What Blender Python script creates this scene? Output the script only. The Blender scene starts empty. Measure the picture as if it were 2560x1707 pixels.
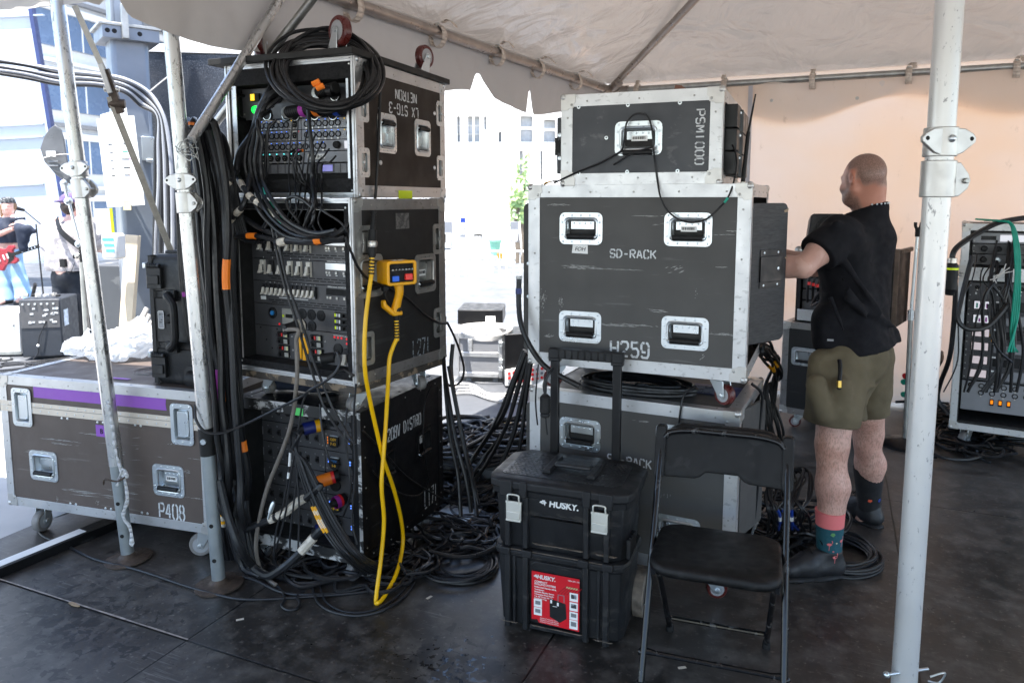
import bpy, math, random
from math import cos, sin, pi
import numpy as np
from mathutils import Vector as V3, Matrix
R = math.radians
random.seed(7)
scene = bpy.context.scene
COL = scene.collection

# ------------------------------------------------------------------ camera, sky, sun, exposure
CAM_H, PITCH, FPX = 1.6, 6.54, 1832.4          # eye height (m), tilt down (deg), focal length in photo pixels (2560 wide)
cam_d = bpy.data.cameras.new('camera'); cam = bpy.data.objects.new('camera', cam_d); COL.objects.link(cam)
cam_d.sensor_width = 36; cam_d.lens = FPX*36/2560
cam_d.shift_x = -14.5/2560; cam_d.shift_y = -142/2560
cam_d.clip_start = .05; cam_d.clip_end = 600
cam.location = (0, 0, CAM_H); cam.rotation_euler = (R(90-PITCH), 0, 0)
cam_d.dof.use_dof = True; cam_d.dof.focus_distance = 2.9; cam_d.dof.aperture_fstop = 4.5
scene.camera = cam
SUN_EL, SUN_AZ = 75, -155                        # degrees; azimuth measured from +Y (away from the camera) towards +X
world = bpy.data.worlds.new('World'); scene.world = world; world.use_nodes = True
wn = world.node_tree; bg = wn.nodes['Background']
sky = wn.nodes.new('ShaderNodeTexSky'); sky.sky_type = 'NISHITA'; sky.sun_disc = False
sky.sun_elevation = R(SUN_EL); sky.sun_rotation = R(SUN_AZ)
wn.links.new(sky.outputs[0], bg.inputs[0]); bg.inputs[1].default_value = 0.15
sun_d = bpy.data.lights.new('sun', 'SUN'); sun_d.energy = 5; sun_d.angle = R(.5); sun_d.color = (1, .96, .9)
sun = bpy.data.objects.new('sun', sun_d); COL.objects.link(sun)
sd = V3((sin(R(SUN_AZ))*cos(R(SUN_EL)), cos(R(SUN_AZ))*cos(R(SUN_EL)), sin(R(SUN_EL))))
sun.rotation_euler = sd.to_track_quat('Z', 'Y').to_euler()
vs = scene.view_settings
vs.view_transform = 'Standard'; vs.look = 'None'; vs.gamma = 1; vs.use_curve_mapping = False
vs.exposure = 2.0

# ------------------------------------------------------------------ survey helpers: photo measurements -> points in the place
_c, _s = cos(R(PITCH)), sin(R(PITCH))
def ray(u, v):
    a = (u-1294.5)/FPX; b = -(v-711.5)/FPX
    return V3((a, _c+b*_s, b*_c-_s))
EYE = V3((0, 0, CAM_H))
def at(u, v, Y):
    r = ray(u, v); return EYE + r*(Y/r.y)
def gr(u, v, z=0.0):
    r = ray(u, v); return EYE + r*((z-CAM_H)/r.z)

# ------------------------------------------------------------------ object helpers
def tag(o, label=None, cat=None, group=None, kind=None):
    if label: o['label'] = label
    if cat: o['category'] = cat
    if group: o['group'] = group
    if kind: o['kind'] = kind
    return o
def thing(name, label, cat, loc=(0, 0, 0), rz=0, group=None, rot=None):
    o = bpy.data.objects.new(name, None); o.empty_display_size = .1; COL.objects.link(o)
    o.location = loc; o.rotation_euler = rot if rot else (0, 0, rz)
    return tag(o, label, cat, group)
def copy_tree(o, parent=None):
    c = o.copy(); COL.objects.link(c)
    if parent: c.parent = parent
    for ch in list(o.children): copy_tree(ch, c)
    return c
class Frame:
    """local axes of a thing standing at loc, turned by rz: x right, y back, z up"""
    def __init__(s, loc, rz):
        s.o = V3(loc); s.rz = rz
        s.M = Matrix.Translation(s.o) @ Matrix.Rotation(rz, 4, 'Z'); s.I = s.M.inverted()
    def w(s, x, y, z): return s.M @ V3((x, y, z))
    def hit(s, u, v, axis=1, val=0.0):
        """where the sight line through photo pixel (u,v) meets the local plane axis=val; local coords"""
        o = s.I @ EYE; d = s.I.to_3x3() @ ray(u, v)
        t = (val-o[axis])/d[axis]; return o+d*t
    def hw(s, u, v, axis=1, val=0.0): return s.M @ s.hit(u, v, axis, val)

def catmull(pts, sub=6, closed=False):
    P = [V3(p) for p in pts]; n = len(P)
    if n < 3 and not closed: 
        return [P[0].lerp(P[-1], i/sub) for i in range(sub+1)]
    out = []
    rng = n if closed else n-1
    for i in range(rng):
        if closed: a, b, c, d = P[(i-1) % n], P[i], P[(i+1) % n], P[(i+2) % n]
        else: a, b, c, d = P[max(i-1, 0)], P[i], P[i+1], P[min(i+2, n-1)]
        for k in range(sub):
            t = k/sub; t2, t3 = t*t, t*t*t
            out.append(.5*((2*b)+(c-a)*t+(2*a-5*b+4*c-d)*t2+(3*b-a-3*c+d)*t3))
    if not closed: out.append(P[-1].copy())
    return out

class MB:
    def __init__(s): s.v = []; s.f = []; s.mi = []; s.ms = []; s.T = None
    def mat(s, m):
        if m not in s.ms: s.ms.append(m)
        return s.ms.index(m)
    def add(s, vs, fs, m):
        k = len(s.v); i = s.mat(m)
        s.v += [(s.T @ V3(p)) if s.T else V3(p) for p in vs]
        for f in fs: s.f.append([k+j for j in f]); s.mi.append(i)
        return s
    def box(s, lo, hi, m, rot=None, pivot=None):
        x0, y0, z0 = lo; x1, y1, z1 = hi
        V = [V3(p) for p in ((x0,y0,z0),(x1,y0,z0),(x1,y1,z0),(x0,y1,z0),(x0,y0,z1),(x1,y0,z1),(x1,y1,z1),(x0,y1,z1))]
        if rot:
            c = V3(pivot) if pivot else V3(((x0+x1)/2,(y0+y1)/2,(z0+z1)/2))
            V = [c+rot@(p-c) for p in V]
        return s.add(V, [(0,3,2,1),(4,5,6,7),(0,1,5,4),(1,2,6,5),(2,3,7,6),(3,0,4,7)], m)
    def bar(s, a, b, w, h, m, up=(0,0,1)):
        """square bar from a to b"""
        a, b = V3(a), V3(b); d = (b-a).normalized(); u = V3(up)
        x = d.cross(u); x = x.normalized() if x.length > 1e-5 else V3((1,0,0)); y = x.cross(d)
        V = [p+x*(sx*w/2)+y*(sy*h/2) for p in (a, b) for sx, sy in ((-1,-1),(1,-1),(1,1),(-1,1))]
        return s.add(V, [(3,2,1,0),(4,5,6,7),(0,1,5,4),(1,2,6,5),(2,3,7,6),(3,0,4,7)], m)
    def ring_loft(s, rings, m, closed=False, cap0=True, cap1=True):
        n = len(rings[0]); V = [p for r in rings for p in r]; F = []
        k = len(rings)
        for i in range(k if closed else k-1):
            a, b = i*n, ((i+1) % k)*n
            for j in range(n):
                F.append((a+j, a+(j+1) % n, b+(j+1) % n, b+j))
        if not closed:
            if cap0: F.append(tuple(range(n-1, -1, -1)))
            if cap1: F.append(tuple((k-1)*n+j for j in range(n)))
        return s.add(V, F, m)
    def cyl(s, a, b, r, m, r1=None, n=16, cap0=True, cap1=True):
        a, b = V3(a), V3(b); d = (b-a).normalized()
        x = d.orthogonal().normalized(); y = d.cross(x); r1 = r if r1 is None else r1
        rg = [[p+(x*cos(2*pi*j/n)+y*sin(2*pi*j/n))*q for j in range(n)] for p, q in ((a, r), (b, r1))]
        return s.ring_loft(rg, m, False, cap0, cap1)
    def lathe(s, a, axis, prof, m, n=24, caps=True):
        """prof: list of (distance along axis, radius)"""
        a = V3(a); d = V3(axis).normalized(); x = d.orthogonal().normalized(); y = d.cross(x)
        rg = [[a+d*h+(x*cos(2*pi*j/n)+y*sin(2*pi*j/n))*max(q, 1e-4) for j in range(n)] for h, q in prof]
        return s.ring_loft(rg, m, False, caps, caps)
    def tube(s, pts, r, m, n=8, closed=False, rfun=None):
        P = [V3(p) for p in pts]; k = len(P)
        t0 = (P[1]-P[0]).normalized(); x = t0.orthogonal().normalized(); rg = []; pt = t0
        for i in range(k):
            if closed: t = (P[(i+1) % k]-P[i-1]).normalized()
            else: t = (P[min(i+1, k-1)]-P[max(i-1, 0)]).normalized()
            q = pt.rotation_difference(t); x = q @ x; x = (x-t*x.dot(t)).normalized(); pt = t
            y = t.cross(x); rr = rfun(i/(k-1)) if rfun else r
            rg.append([P[i]+(x*cos(2*pi*j/n)+y*sin(2*pi*j/n))*rr for j in range(n)])
        return s.ring_loft(rg, m, closed)
    def sphere(s, c, r, m, n=12, k=8, sc=(1,1,1)):
        c = V3(c); rg = []
        for i in range(k+1):
            a = pi*i/k; a = min(max(a, .02), pi-.02)
            rg.append([c+V3((sin(a)*cos(2*pi*j/n)*sc[0], sin(a)*sin(2*pi*j/n)*sc[1], -cos(a)*sc[2]))*r for j in range(n)])
        return s.ring_loft(rg, m)
    def prism(s, poly, o, x, y, t, m):
        """polygon (2-D points) in the plane o + px*x + py*y, extruded by vector t"""
        o, x, y, t = V3(o), V3(x), V3(y), V3(t)
        A = [o+x*p[0]+y*p[1] for p in poly]; B = [p+t for p in A]; n = len(poly)
        area = sum(poly[i][0]*poly[(i+1) % n][1]-poly[(i+1) % n][0]*poly[i][1] for i in range(n))
        flip = (area > 0) == (x.cross(y).dot(t) > 0)
        f0, f1 = tuple(range(n)), tuple(range(n, 2*n))
        F = [f0[::-1], f1] if flip else [f0, f1[::-1]]
        for i in range(n):
            q = (i, (i+1) % n, n+(i+1) % n, n+i); F.append(q if flip else q[::-1])
        return s.add(A+B, F, m)
    def ringplate(s, outer, inner, o, x, y, t, m):
        """flat ring between two loops of equal point count, extruded by t"""
        o, x, y, t = V3(o), V3(x), V3(y), V3(t); n = len(outer)
        g = lambda L, k: [o+x*p[0]+y*p[1]+t*k for p in L]
        V = g(outer, 0)+g(inner, 0)+g(outer, 1)+g(inner, 1); F = []
        fl = x.cross(y).dot(t) < 0
        for i in range(n):
            j = (i+1) % n
            for q in ((2*n+i, 2*n+j, 3*n+j, 3*n+i), (i, j, 2*n+j, 2*n+i), (n+j, n+i, 3*n+i, 3*n+j)):
                F.append(q[::-1] if fl else q)
        return s.add(V, F, m)
    def build(s, name, parent=None, bevel=0, angle=35, smooth=True, segs=2, loc=None, rz=None, sub=0):
        me = bpy.data.meshes.new(name); me.from_pydata([tuple(p) for p in s.v], [], s.f)
        for m in s.ms: me.materials.append(m)
        if len(s.ms) > 1: me.polygons.foreach_set('material_index', s.mi)
        if smooth:
            me.polygons.foreach_set('use_smooth', [True]*len(me.polygons)); me.set_sharp_from_angle(angle=R(angle))
        me.update()
        o = bpy.data.objects.new(name, me); COL.objects.link(o)
        if parent: o.parent = parent
        if loc: o.location = loc
        if rz is not None: o.rotation_euler = (0, 0, rz)
        if bevel:
            b = o.modifiers.new('bevel', 'BEVEL'); b.width = bevel; b.segments = segs; b.limit_method = 'ANGLE'; b.angle_limit = R(40)
        if sub:
            q = o.modifiers.new('sub', 'SUBSURF'); q.levels = sub; q.render_levels = sub
        return o

def rrect(x0, z0, x1, z1, r, n=4):
    P = []
    for cx, cz, a in ((x1-r, z1-r, 0), (x0+r, z1-r, 90), (x0+r, z0+r, 180), (x1-r, z0+r, 270)):
        for k in range(n+1):
            t = R(a+90*k/n); P.append((cx+r*cos(t), cz+r*sin(t)))
    return P

# ------------------------------------------------------------------ materials
def mix(nt, fac, a, b, mode='MIX'):
    n = nt.nodes.new('ShaderNodeMix'); n.data_type = 'RGBA'; n.blend_type = mode
    for i, v in ((0, fac), (6, a), (7, b)):
        if hasattr(v, 'default_value') or hasattr(v, 'is_output'): nt.links.new(v, n.inputs[i])
        else: n.inputs[i].default_value = v if i == 0 else (*v[:3], 1)
    return n.outputs[2]
def noise(nt, vec, scale, detail=4, rough=.55, dist=0):
    n = nt.nodes.new('ShaderNodeTexNoise'); n.inputs['Scale'].default_value = scale
    n.inputs['Detail'].default_value = detail; n.inputs['Roughness'].default_value = rough; n.inputs['Distortion'].default_value = dist
    if vec: nt.links.new(vec, n.inputs['Vector'])
    return n.outputs[0]
def ramp(nt, v, a, b, lo=0.0, hi=1.0):
    n = nt.nodes.new('ShaderNodeMapRange'); nt.links.new(v, n.inputs[0])
    for i, q in enumerate((a, b, lo, hi)): n.inputs[i+1].default_value = q
    return n.outputs[0]
def coords(nt, scale=(1,1,1), rot=(0,0,0), which='Object'):
    t = nt.nodes.new('ShaderNodeTexCoord'); m = nt.nodes.new('ShaderNodeMapping')
    m.inputs['Scale'].default_value = scale; m.inputs['Rotation'].default_value = rot
    nt.links.new(t.outputs[which], m.inputs[0]); return m.outputs[0]
def math2(nt, op, a, b):
    n = nt.nodes.new('ShaderNodeMath'); n.operation = op
    for i, v in enumerate((a, b)):
        if hasattr(v, 'is_output'): nt.links.new(v, n.inputs[i])
        else: n.inputs[i].default_value = v
    return n.outputs[0]
def M(name, col, rough=.5, metal=0, var=.12, vs=7, bump=0, bs=80, wear=None, wcol=(.5,.5,.48), wscale=(3,3,14), wth=.68, spec=.5, emit=None, estr=0, coat=0, stretch=(1,1,1), rvar=.12, wdet=5):
    m = bpy.data.materials.new(name); m.use_nodes = True; nt = m.node_tree; p = nt.nodes['Principled BSDF']
    v = coords(nt, stretch)
    n1 = noise(nt, v, vs, 5)
    dark = tuple(c*(1-var) for c in col); lite = tuple(min(1, c*(1+var)) for c in col)
    cc = mix(nt, ramp(nt, n1, .3, .7), dark, lite)
    if wear:
        w1 = noise(nt, coords(nt, wscale), 1.6, wdet, .62, .3)
        w2 = noise(nt, v, 2.3, 2)
        wf = ramp(nt, math2(nt, 'ADD', w1, math2(nt, 'MULTIPLY', w2, .25)), wth+.1, wth+.16, 0, wear)
        cc = mix(nt, wf, cc, wcol)
    nt.links.new(cc, p.inputs['Base Color'])
    p.inputs['Metallic'].default_value = metal
    p.inputs['Specular IOR Level'].default_value = spec
    nt.links.new(ramp(nt, noise(nt, v, vs*2.7, 3), .3, .7, max(.02, rough-rvar), min(1, rough+rvar)), p.inputs['Roughness'])
    if coat: p.inputs['Coat Weight'].default_value = coat
    if bump:
        b = nt.nodes.new('ShaderNodeBump'); b.inputs['Strength'].default_value = bump; b.inputs['Distance'].default_value = .004
        nt.links.new(noise(nt, v, bs, 3), b.inputs['Height']); nt.links.new(b.outputs[0], p.inputs['Normal'])
    if emit:
        p.inputs['Emission Color'].default_value = (*emit, 1); p.inputs['Emission Strength'].default_value = estr
    return m
class NS(dict):
    __getattr__ = dict.__getitem__; __setattr__ = dict.__setitem__
T = NS()
T.lam_grey = M('grey laminate', (.076,.074,.071), .55, spec=.3, var=.07, vs=3, bump=.08, bs=300, wear=.30, wcol=(.2,.2,.195), wscale=(2.6,2.6,30), wth=.66)
T.lam_slate = M('slate laminate', (.050,.054,.060), .55, var=.08, vs=4, bump=.1, bs=250, wear=.3, wcol=(.2,.2,.2), wscale=(5,5,9), wth=.62)
T.abs = M('black moulded plastic', (.015,.0155,.0165), .45, spec=.35, var=.12, vs=30, bump=.12, bs=400, wear=.3, wcol=(.07,.07,.07), wscale=(8,8,8), wth=.58)
T.lam_brown = M('brown laminate', (.027,.0205,.0165), .55, spec=.22, var=.1, vs=3, bump=.1, bs=300, wear=.15, wcol=(.12,.11,.1), wscale=(3,3,35), wth=.68)
T.lam_trunk = M('worn brown laminate', (.085,.064,.054), .55, var=.12, vs=4, bump=.1, bs=300, wear=.35, wcol=(.2,.185,.175), wscale=(2.2,2.2,30), wth=.65)
T.lam_black = M('black laminate', (.020,.0195,.019), .55, spec=.22, var=.15, vs=4, bump=.1, bs=200, wear=.3, wcol=(.07,.07,.07), wscale=(2.5,2.5,35), wth=.64)
T.paint_black = M('chipped black paint', (.006,.006,.0068), .45, spec=.22, var=.2, vs=6, bump=.15, bs=150, wear=.3, wcol=(.08,.08,.08), wscale=(3,3,24), wth=.66)
T.chip = M('chipped black edge paint', (.02,.02,.02), .42, var=.2, vs=6, wear=.95, wcol=(.5,.5,.49), wscale=(7,7,10), wth=.53)
T.alu = M('aluminium trim', (.56,.565,.57), .4, metal=.75, var=.1, vs=7, wear=.4, wcol=(.2,.2,.2), wscale=(22,22,34), wth=.62, rvar=.07)
T.alu_dark = M('tarnished aluminium trim', (.30,.29,.28), .4, metal=.8, var=.2, vs=9, wear=.5, wcol=(.12,.11,.1), wscale=(22,22,34), wth=.6, rvar=.07)
T.galv = M('zinc plated steel', (.60,.64,.66), .3, metal=.85, var=.08, vs=5, rvar=.05)
T.zinc_dull = M('dull steel', (.36,.36,.34), .4, metal=.8, var=.2, vs=15)
T.steel_blk = M('black steel', (.009,.009,.010), .4, spec=.35, metal=.2, var=.1)
T.rubber = M('black rubber', (.009,.009,.0095), .55, spec=.3, var=.1)
T.cable = M('black cable jacket', (.008,.008,.009), .4, spec=.4, var=.15, vs=20)
T.cable_grey = M('grey cable jacket', (.017,.0175,.0195), .42, spec=.4, var=.15, vs=20)
T.cable_worn = M('worn grey cable jacket', (.16,.14,.12), .55, var=.2, vs=20)
T.white_cable = M('white cable jacket', (.6,.58,.55), .45)
T.pole = M('galvanised tent pole', (.55,.55,.54), .3, metal=.8, var=.1, vs=5, wear=.7, wcol=(.10,.10,.10), wscale=(45,45,14), wth=.60, rvar=.06)
T.pole_white = M('anodised tent pole', (.68,.675,.66), .34, metal=.35, var=.05, vs=5, wear=.7, wcol=(.13,.13,.14), wscale=(50,50,22), wth=.645, rvar=.05)
T.pole_low = M('grey steel leg sleeve', (.30,.33,.34), .45, metal=.6, var=.12, vs=9)
T.bronze_pipe = M('weathered frame pipe', (.34,.30,.27), .36, metal=.75, var=.15, vs=8)
T.cast = M('cast aluminium', (.52,.51,.49), .4, metal=.75, var=.12, vs=9, rvar=.06)
T.rust = M('rusty steel', (.075,.055,.042), .6, metal=.4, var=.4, vs=30)
T.plywood = M('raw plywood', (.33,.24,.15), .7, var=.2, vs=10, stretch=(1,1,6))
T.carpet = M('charcoal carpet', (.022,.022,.023), .95, spec=.1, var=.35, vs=90, bump=.5, bs=500)
T.panel_blk = M('black rack panel', (.066,.066,.070), .42, metal=.1, var=.1, vs=12)
T.panel_grey = M('graphite rack panel', (.23,.235,.25), .4, metal=.2, var=.06, vs=12)
T.hole = M('dark recess', (.004,.004,.004), .8)
T.cream = M('cream plastic', (.66,.63,.56), .4, var=.1, vs=40)
T.white = M('white paint', (.72,.72,.70), .5, var=.06, vs=30)
T.stencil = M('stencil paint', (.58,.60,.61), .6, var=.1, vs=30, wear=.8, wcol=(.12,.12,.12), wscale=(30,30,30), wth=.57)
T.stencil_dim = M('worn stencil paint', (.24,.27,.30), .6, var=.1, vs=30, wear=.9, wcol=(.02,.02,.02), wscale=(30,30,30), wth=.5)
T.orange = M('orange tape', (.85,.20,.01), .45, var=.08)
T.purple = M('purple tape', (.25,.075,.42), .5, var=.06)
T.magenta = M('magenta tape', (.33,.03,.30), .5, var=.06)
T.green_tape = M('green tape', (.1,.62,.14), .5)
T.hi_yellow = M('fluorescent yellow tape', (.72,.9,.0), .5, var=.04)
T.masking = M('soiled white tape', (.55,.50,.42), .6, var=.25, vs=40)
T.yellow = M('yellow plastic', (.85,.39,.0), .42, var=.06, vs=20)
T.yellow_cable = M('yellow cable jacket', (.85,.48,.0), .4, var=.05)
T.red = M('red plastic', (.7,.02,.02), .35, var=.05)
T.blue = M('blue plastic', (.01,.04,.26), .35, var=.05)
T.navy = M('navy tape', (.01,.02,.14), .45)
T.teal = M('teal tape', (.0,.30,.20), .5)
T.wheel_red = M('maroon castor tyre', (.085,.013,.011), .32, var=.15, vs=25)
T.wheel_grey = M('grey castor tyre', (.20,.19,.18), .5, var=.2, vs=25)
T.wheel_hub = M('castor hub', (.30,.31,.32), .4, var=.1)
T.paper = M('white paper', (.80,.80,.78), .7, var=.03)
T.led_green = M('green pilot lamp', (.0,.4,.02), .25, emit=(.0,.9,.05), estr=.6)
T.led_amber = M('amber pilot lamp', (.9,.55,.0), .3, emit=(1,.62,.0), estr=.25)
T.led_orange = M('orange pilot lamp', (.9,.3,.0), .3, emit=(1,.22,.0), estr=.2)
T.led_blue = M('blue pilot lamp', (.05,.2,.9), .3, emit=(.1,.25,1), estr=.5)
T.led_cyan = M('cyan pilot lamp', (.1,.7,.7), .3, emit=(.1,.9,.9), estr=.6)
T.led_red = M('red pilot lamp', (.7,.01,.02), .3, emit=(.9,.02,.03), estr=.12)
T.lcd = M('lit blue display', (.1,.1,.3), .2, emit=(.30,.30,.75), estr=.16)
T.lcd_white = M('lit white display', (.5,.5,.5), .2, emit=(.85,.85,.95), estr=.16)
T.lcd_pink = M('lit pale display', (.4,.35,.38), .2, emit=(.9,.78,.8), estr=.11)
T.print_amber = M('amber print', (.75,.42,.02), .5)
T.print_blue = M('blue print', (.02,.14,.35), .5)
T.conn = M('nickel connector', (.5,.47,.43), .3, metal=.9)

def text_mesh(txt, size, m, parent=None, name='lettering', M4=None, font_shear=0, bold=0, align='CENTER', ext=.0004):
    cu = bpy.data.curves.new(name, 'FONT'); cu.body = txt; cu.size = size; cu.align_x = align; cu.align_y = 'CENTER'
    cu.shear = font_shear; cu.offset = bold; cu.extrude = ext
    t = bpy.data.objects.new('tmp', cu); COL.objects.link(t)
    dg = bpy.context.evaluated_depsgraph_get(); dg.update()
    me = bpy.data.meshes.new_from_object(t.evaluated_get(dg)); me.name = name
    bpy.data.objects.remove(t)
    me.materials.clear(); me.materials.append(m)
    if M4: me.transform(M4)
    o = bpy.data.objects.new(name, me); COL.objects.link(o)
    if parent: o.parent = parent
    return o
def MF(o, x, y):
    """matrix that lays text (x right, y up) into plane o, x, y"""
    x, y = V3(x).normalized(), V3(y).normalized(); z = x.cross(y); o = V3(o)
    return Matrix(((x.x,y.x,z.x,o.x),(x.y,y.y,z.y,o.y),(x.z,y.z,z.z,o.z),(0,0,0,1)))

# stencil alphabet: strokes in a 1 x 1.6 box, with the bridges of a cut stencil
_c8 = lambda x0, y0, x1, y1, k=.25: [(x0+k,y0),(x1-k,y0),(x1,y0+k),(x1,y1-k),(x1-k,y1),(x0+k,y1),(x0,y1-k),(x0,y0+k)]
GL = {
'N': [[(0,0),(0,1.6)],[(.12,1.5),(.88,.1)],[(1,0),(1,1.6)]], 'E': [[(0,0),(0,1.6)],[(.2,1.6),(.9,1.6)],[(.2,.8),(.75,.8)],[(.2,0),(.9,0)]],
'T': [[(.5,0),(.5,1.35)],[(0,1.6),(1,1.6)]], 'R': [[(0,0),(0,1.6)],[(.2,1.6),(.75,1.6),(1,1.35),(1,1.05),(.75,.8),(.2,.8)],[(.5,.62),(1,0)]],
'O': [[(.38,0),(.2,0),(0,.25),(0,1.35),(.2,1.6),(.38,1.6)],[(.62,0),(.8,0),(1,.25),(1,1.35),(.8,1.6),(.62,1.6)]],
'0': [[(.38,0),(.2,0),(0,.25),(0,1.35),(.2,1.6),(.38,1.6)],[(.62,0),(.8,0),(1,.25),(1,1.35),(.8,1.6),(.62,1.6)]],
'L': [[(0,.2),(0,1.6)],[(0,0),(.9,0)]], 'X': [[(0,0),(.38,.62)],[(.62,.98),(1,1.6)],[(0,1.6),(1,0)]],
'S': [[(0,.3),(.2,0),(.8,0),(1,.25),(1,.55),(.8,.8)],[(.65,.8),(.2,.8),(0,1.05),(0,1.35),(.2,1.6),(.8,1.6),(1,1.3)]],
'G': [[(.4,0),(.2,0),(0,.25),(0,1.35),(.2,1.6),(.8,1.6),(1,1.35),(1,1.25)],[(.58,0),(.8,0),(1,.25),(1,.7),(.6,.7)]],
'-': [[(.15,.75),(.85,.75)]], '3': [[(0,1.35),(.2,1.6),(.8,1.6),(1,1.35),(1,1.05),(.8,.82),(.45,.82)],[(.85,.7),(1,.5),(1,.25),(.8,0),(.2,0),(0,.25)]],
'2': [[(0,1.25),(0,1.38),(.2,1.6),(.8,1.6),(1,1.38),(1,1.05),(.7,.7)],[(.6,.6),(0,.15),(0,0),(1,0)]],
'7': [[(0,1.6),(1,1.6),(.85,1.2)],[(.8,1.05),(.35,0)]], '1': [[(.45,0),(.45,1.6)]],
'8': [[(.4,.8),(.15,.8),(0,.55),(0,.25),(.2,0),(.4,0)],[(.6,0),(.8,0),(1,.25),(1,.55),(.85,.8),(.6,.8)],[(.35,.9),(.08,1.0),(.08,1.38),(.25,1.6),(.42,1.6)],[(.58,1.6),(.75,1.6),(.92,1.38),(.92,1.0),(.65,.9)]],
'V': [[(0,1.6),(.42,0)],[(1,1.6),(.58,.0)]], 'D': [[(0,0),(0,1.6)],[(0,1.6),(.38,1.6)],[(.5,1.6),(.6,1.6),(1,1.15),(1,.45),(.6,0),(.5,0)],[(.38,0),(0,0)]], 'I': [[(.5,0),(.5,1.6)]],
'P': [[(0,0),(0,1.6)],[(.2,1.6),(.8,1.6),(1,1.35),(1,.95),(.8,.7),(.2,.7)]], '4': [[(.72,0),(.72,.38)],[(.55,1.55),(0,.5),(1,.5)],[(.72,.65),(.72,1.6)]],
'B': [[(0,0),(0,1.6)],[(.2,1.6),(.75,1.6),(.95,1.4),(.95,1.05),(.75,.82),(.2,.82)],[(.8,.75),(1,.55),(1,.22),(.8,0),(.2,0)]],
'A': [[(0,0),(.4,1.6)],[(.55,1.6),(1,0)],[(.3,.55),(.72,.55)]], 'C': [[(1,1.25),(.8,1.6),(.55,1.6)],[(.4,1.6),(.2,1.6),(0,1.3),(0,.3),(.2,0),(.8,0),(1,.35)]],
'K': [[(0,0),(0,1.6)],[(.2,.75),(1,1.6)],[(.4,.85),(1,0)]], 'H': [[(0,0),(0,1.6)],[(1,0),(1,1.6)],[(.2,.82),(.8,.82)]],
'5': [[(1,1.6),(.1,1.6),(.1,.95)],[(.1,.88),(.75,.95),(1,.7),(1,.3),(.8,0),(.2,0),(0,.25)]],
'9': [[(.6,.6),(.2,.6),(0,.9),(0,1.35),(.2,1.6),(.42,1.6)],[(.6,1.6),(.8,1.6),(1,1.35),(1,.3),(.8,0),(.2,0),(0,.2)]],
'F': [[(0,0),(0,1.6)],[(.2,1.6),(.95,1.6)],[(.2,.85),(.75,.85)]], 'M': [[(0,0),(0,1.6)],[(.1,1.55),(.5,.6),(.9,1.55)],[(1,0),(1,1.6)]],
'W': [[(0,1.6),(.22,0)],[(.3,.1),(.5,1.2),(.7,.1)],[(.78,0),(1,1.6)]], '6': [[(1,1.35),(.8,1.6),(.2,1.6),(0,1.3),(0,.3),(.2,0),(.42,0)],[(.58,0),(.8,0),(1,.25),(1,.6),(.8,.85),(.2,.85)]],
'U': [[(0,1.6),(0,.3),(.2,0),(.42,0)],[(.58,0),(.8,0),(1,.3),(1,1.6)]], 'Y': [[(0,1.6),(.45,.75)],[(1,1.6),(.55,.75)],[(.5,.65),(.5,0)]],
}
def stencil(txt, h, m, parent, o, x, y, name='stencil_lettering', tw=None, wd=.62, sw=.29, gap=.42):
    """letters of height h in plane o,x,y, centred on o"""
    b = MB(); sy = h/1.6; sx = sy*wd/.62*1.0*.62/.62; adv = (wd/.62*1+gap)
    n = len(txt); x, y = V3(x).normalized(), V3(y).normalized(); nn = x.cross(y); o = V3(o)
    tot = n*adv-gap; W = tw/tot if tw else sy*.8
    for i, ch in enumerate(txt):
        if ch not in GL: continue
        for st in GL[ch]:
            P = [V3((p[0]*wd/.62+i*adv-tot/2, p[1]-.8)) for p in st]; P = [V3((p.x*W, p.y*sy)) for p in P]; t = min(sw*sy, .30*W)/2
            L, Rr = [], []
            for k in range(len(P)):
                d0 = (P[k]-P[k-1]).normalized() if k > 0 else None; d1 = (P[k+1]-P[k]).normalized() if k < len(P)-1 else None
                d = ((d0 or d1)+(d1 or d0)).normalized(); q = V3((-d.y, d.x)); c = q.dot(V3((-(d1 or d0).y, (d1 or d0).x)))
                q = q*(t/max(c, .5)); L.append(P[k]+q); Rr.append(P[k]-q)
            V = [o+x*p.x+y*p.y+nn*.0009 for p in L]+[o+x*p.x+y*p.y+nn*.0009 for p in Rr]; k = len(P)
            b.add(V, [(a, k+a, k+a+1, a+1) for a in range(k-1)], m)
    return b.build(name, parent, smooth=False)
from mathutils import noise as mn
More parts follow.
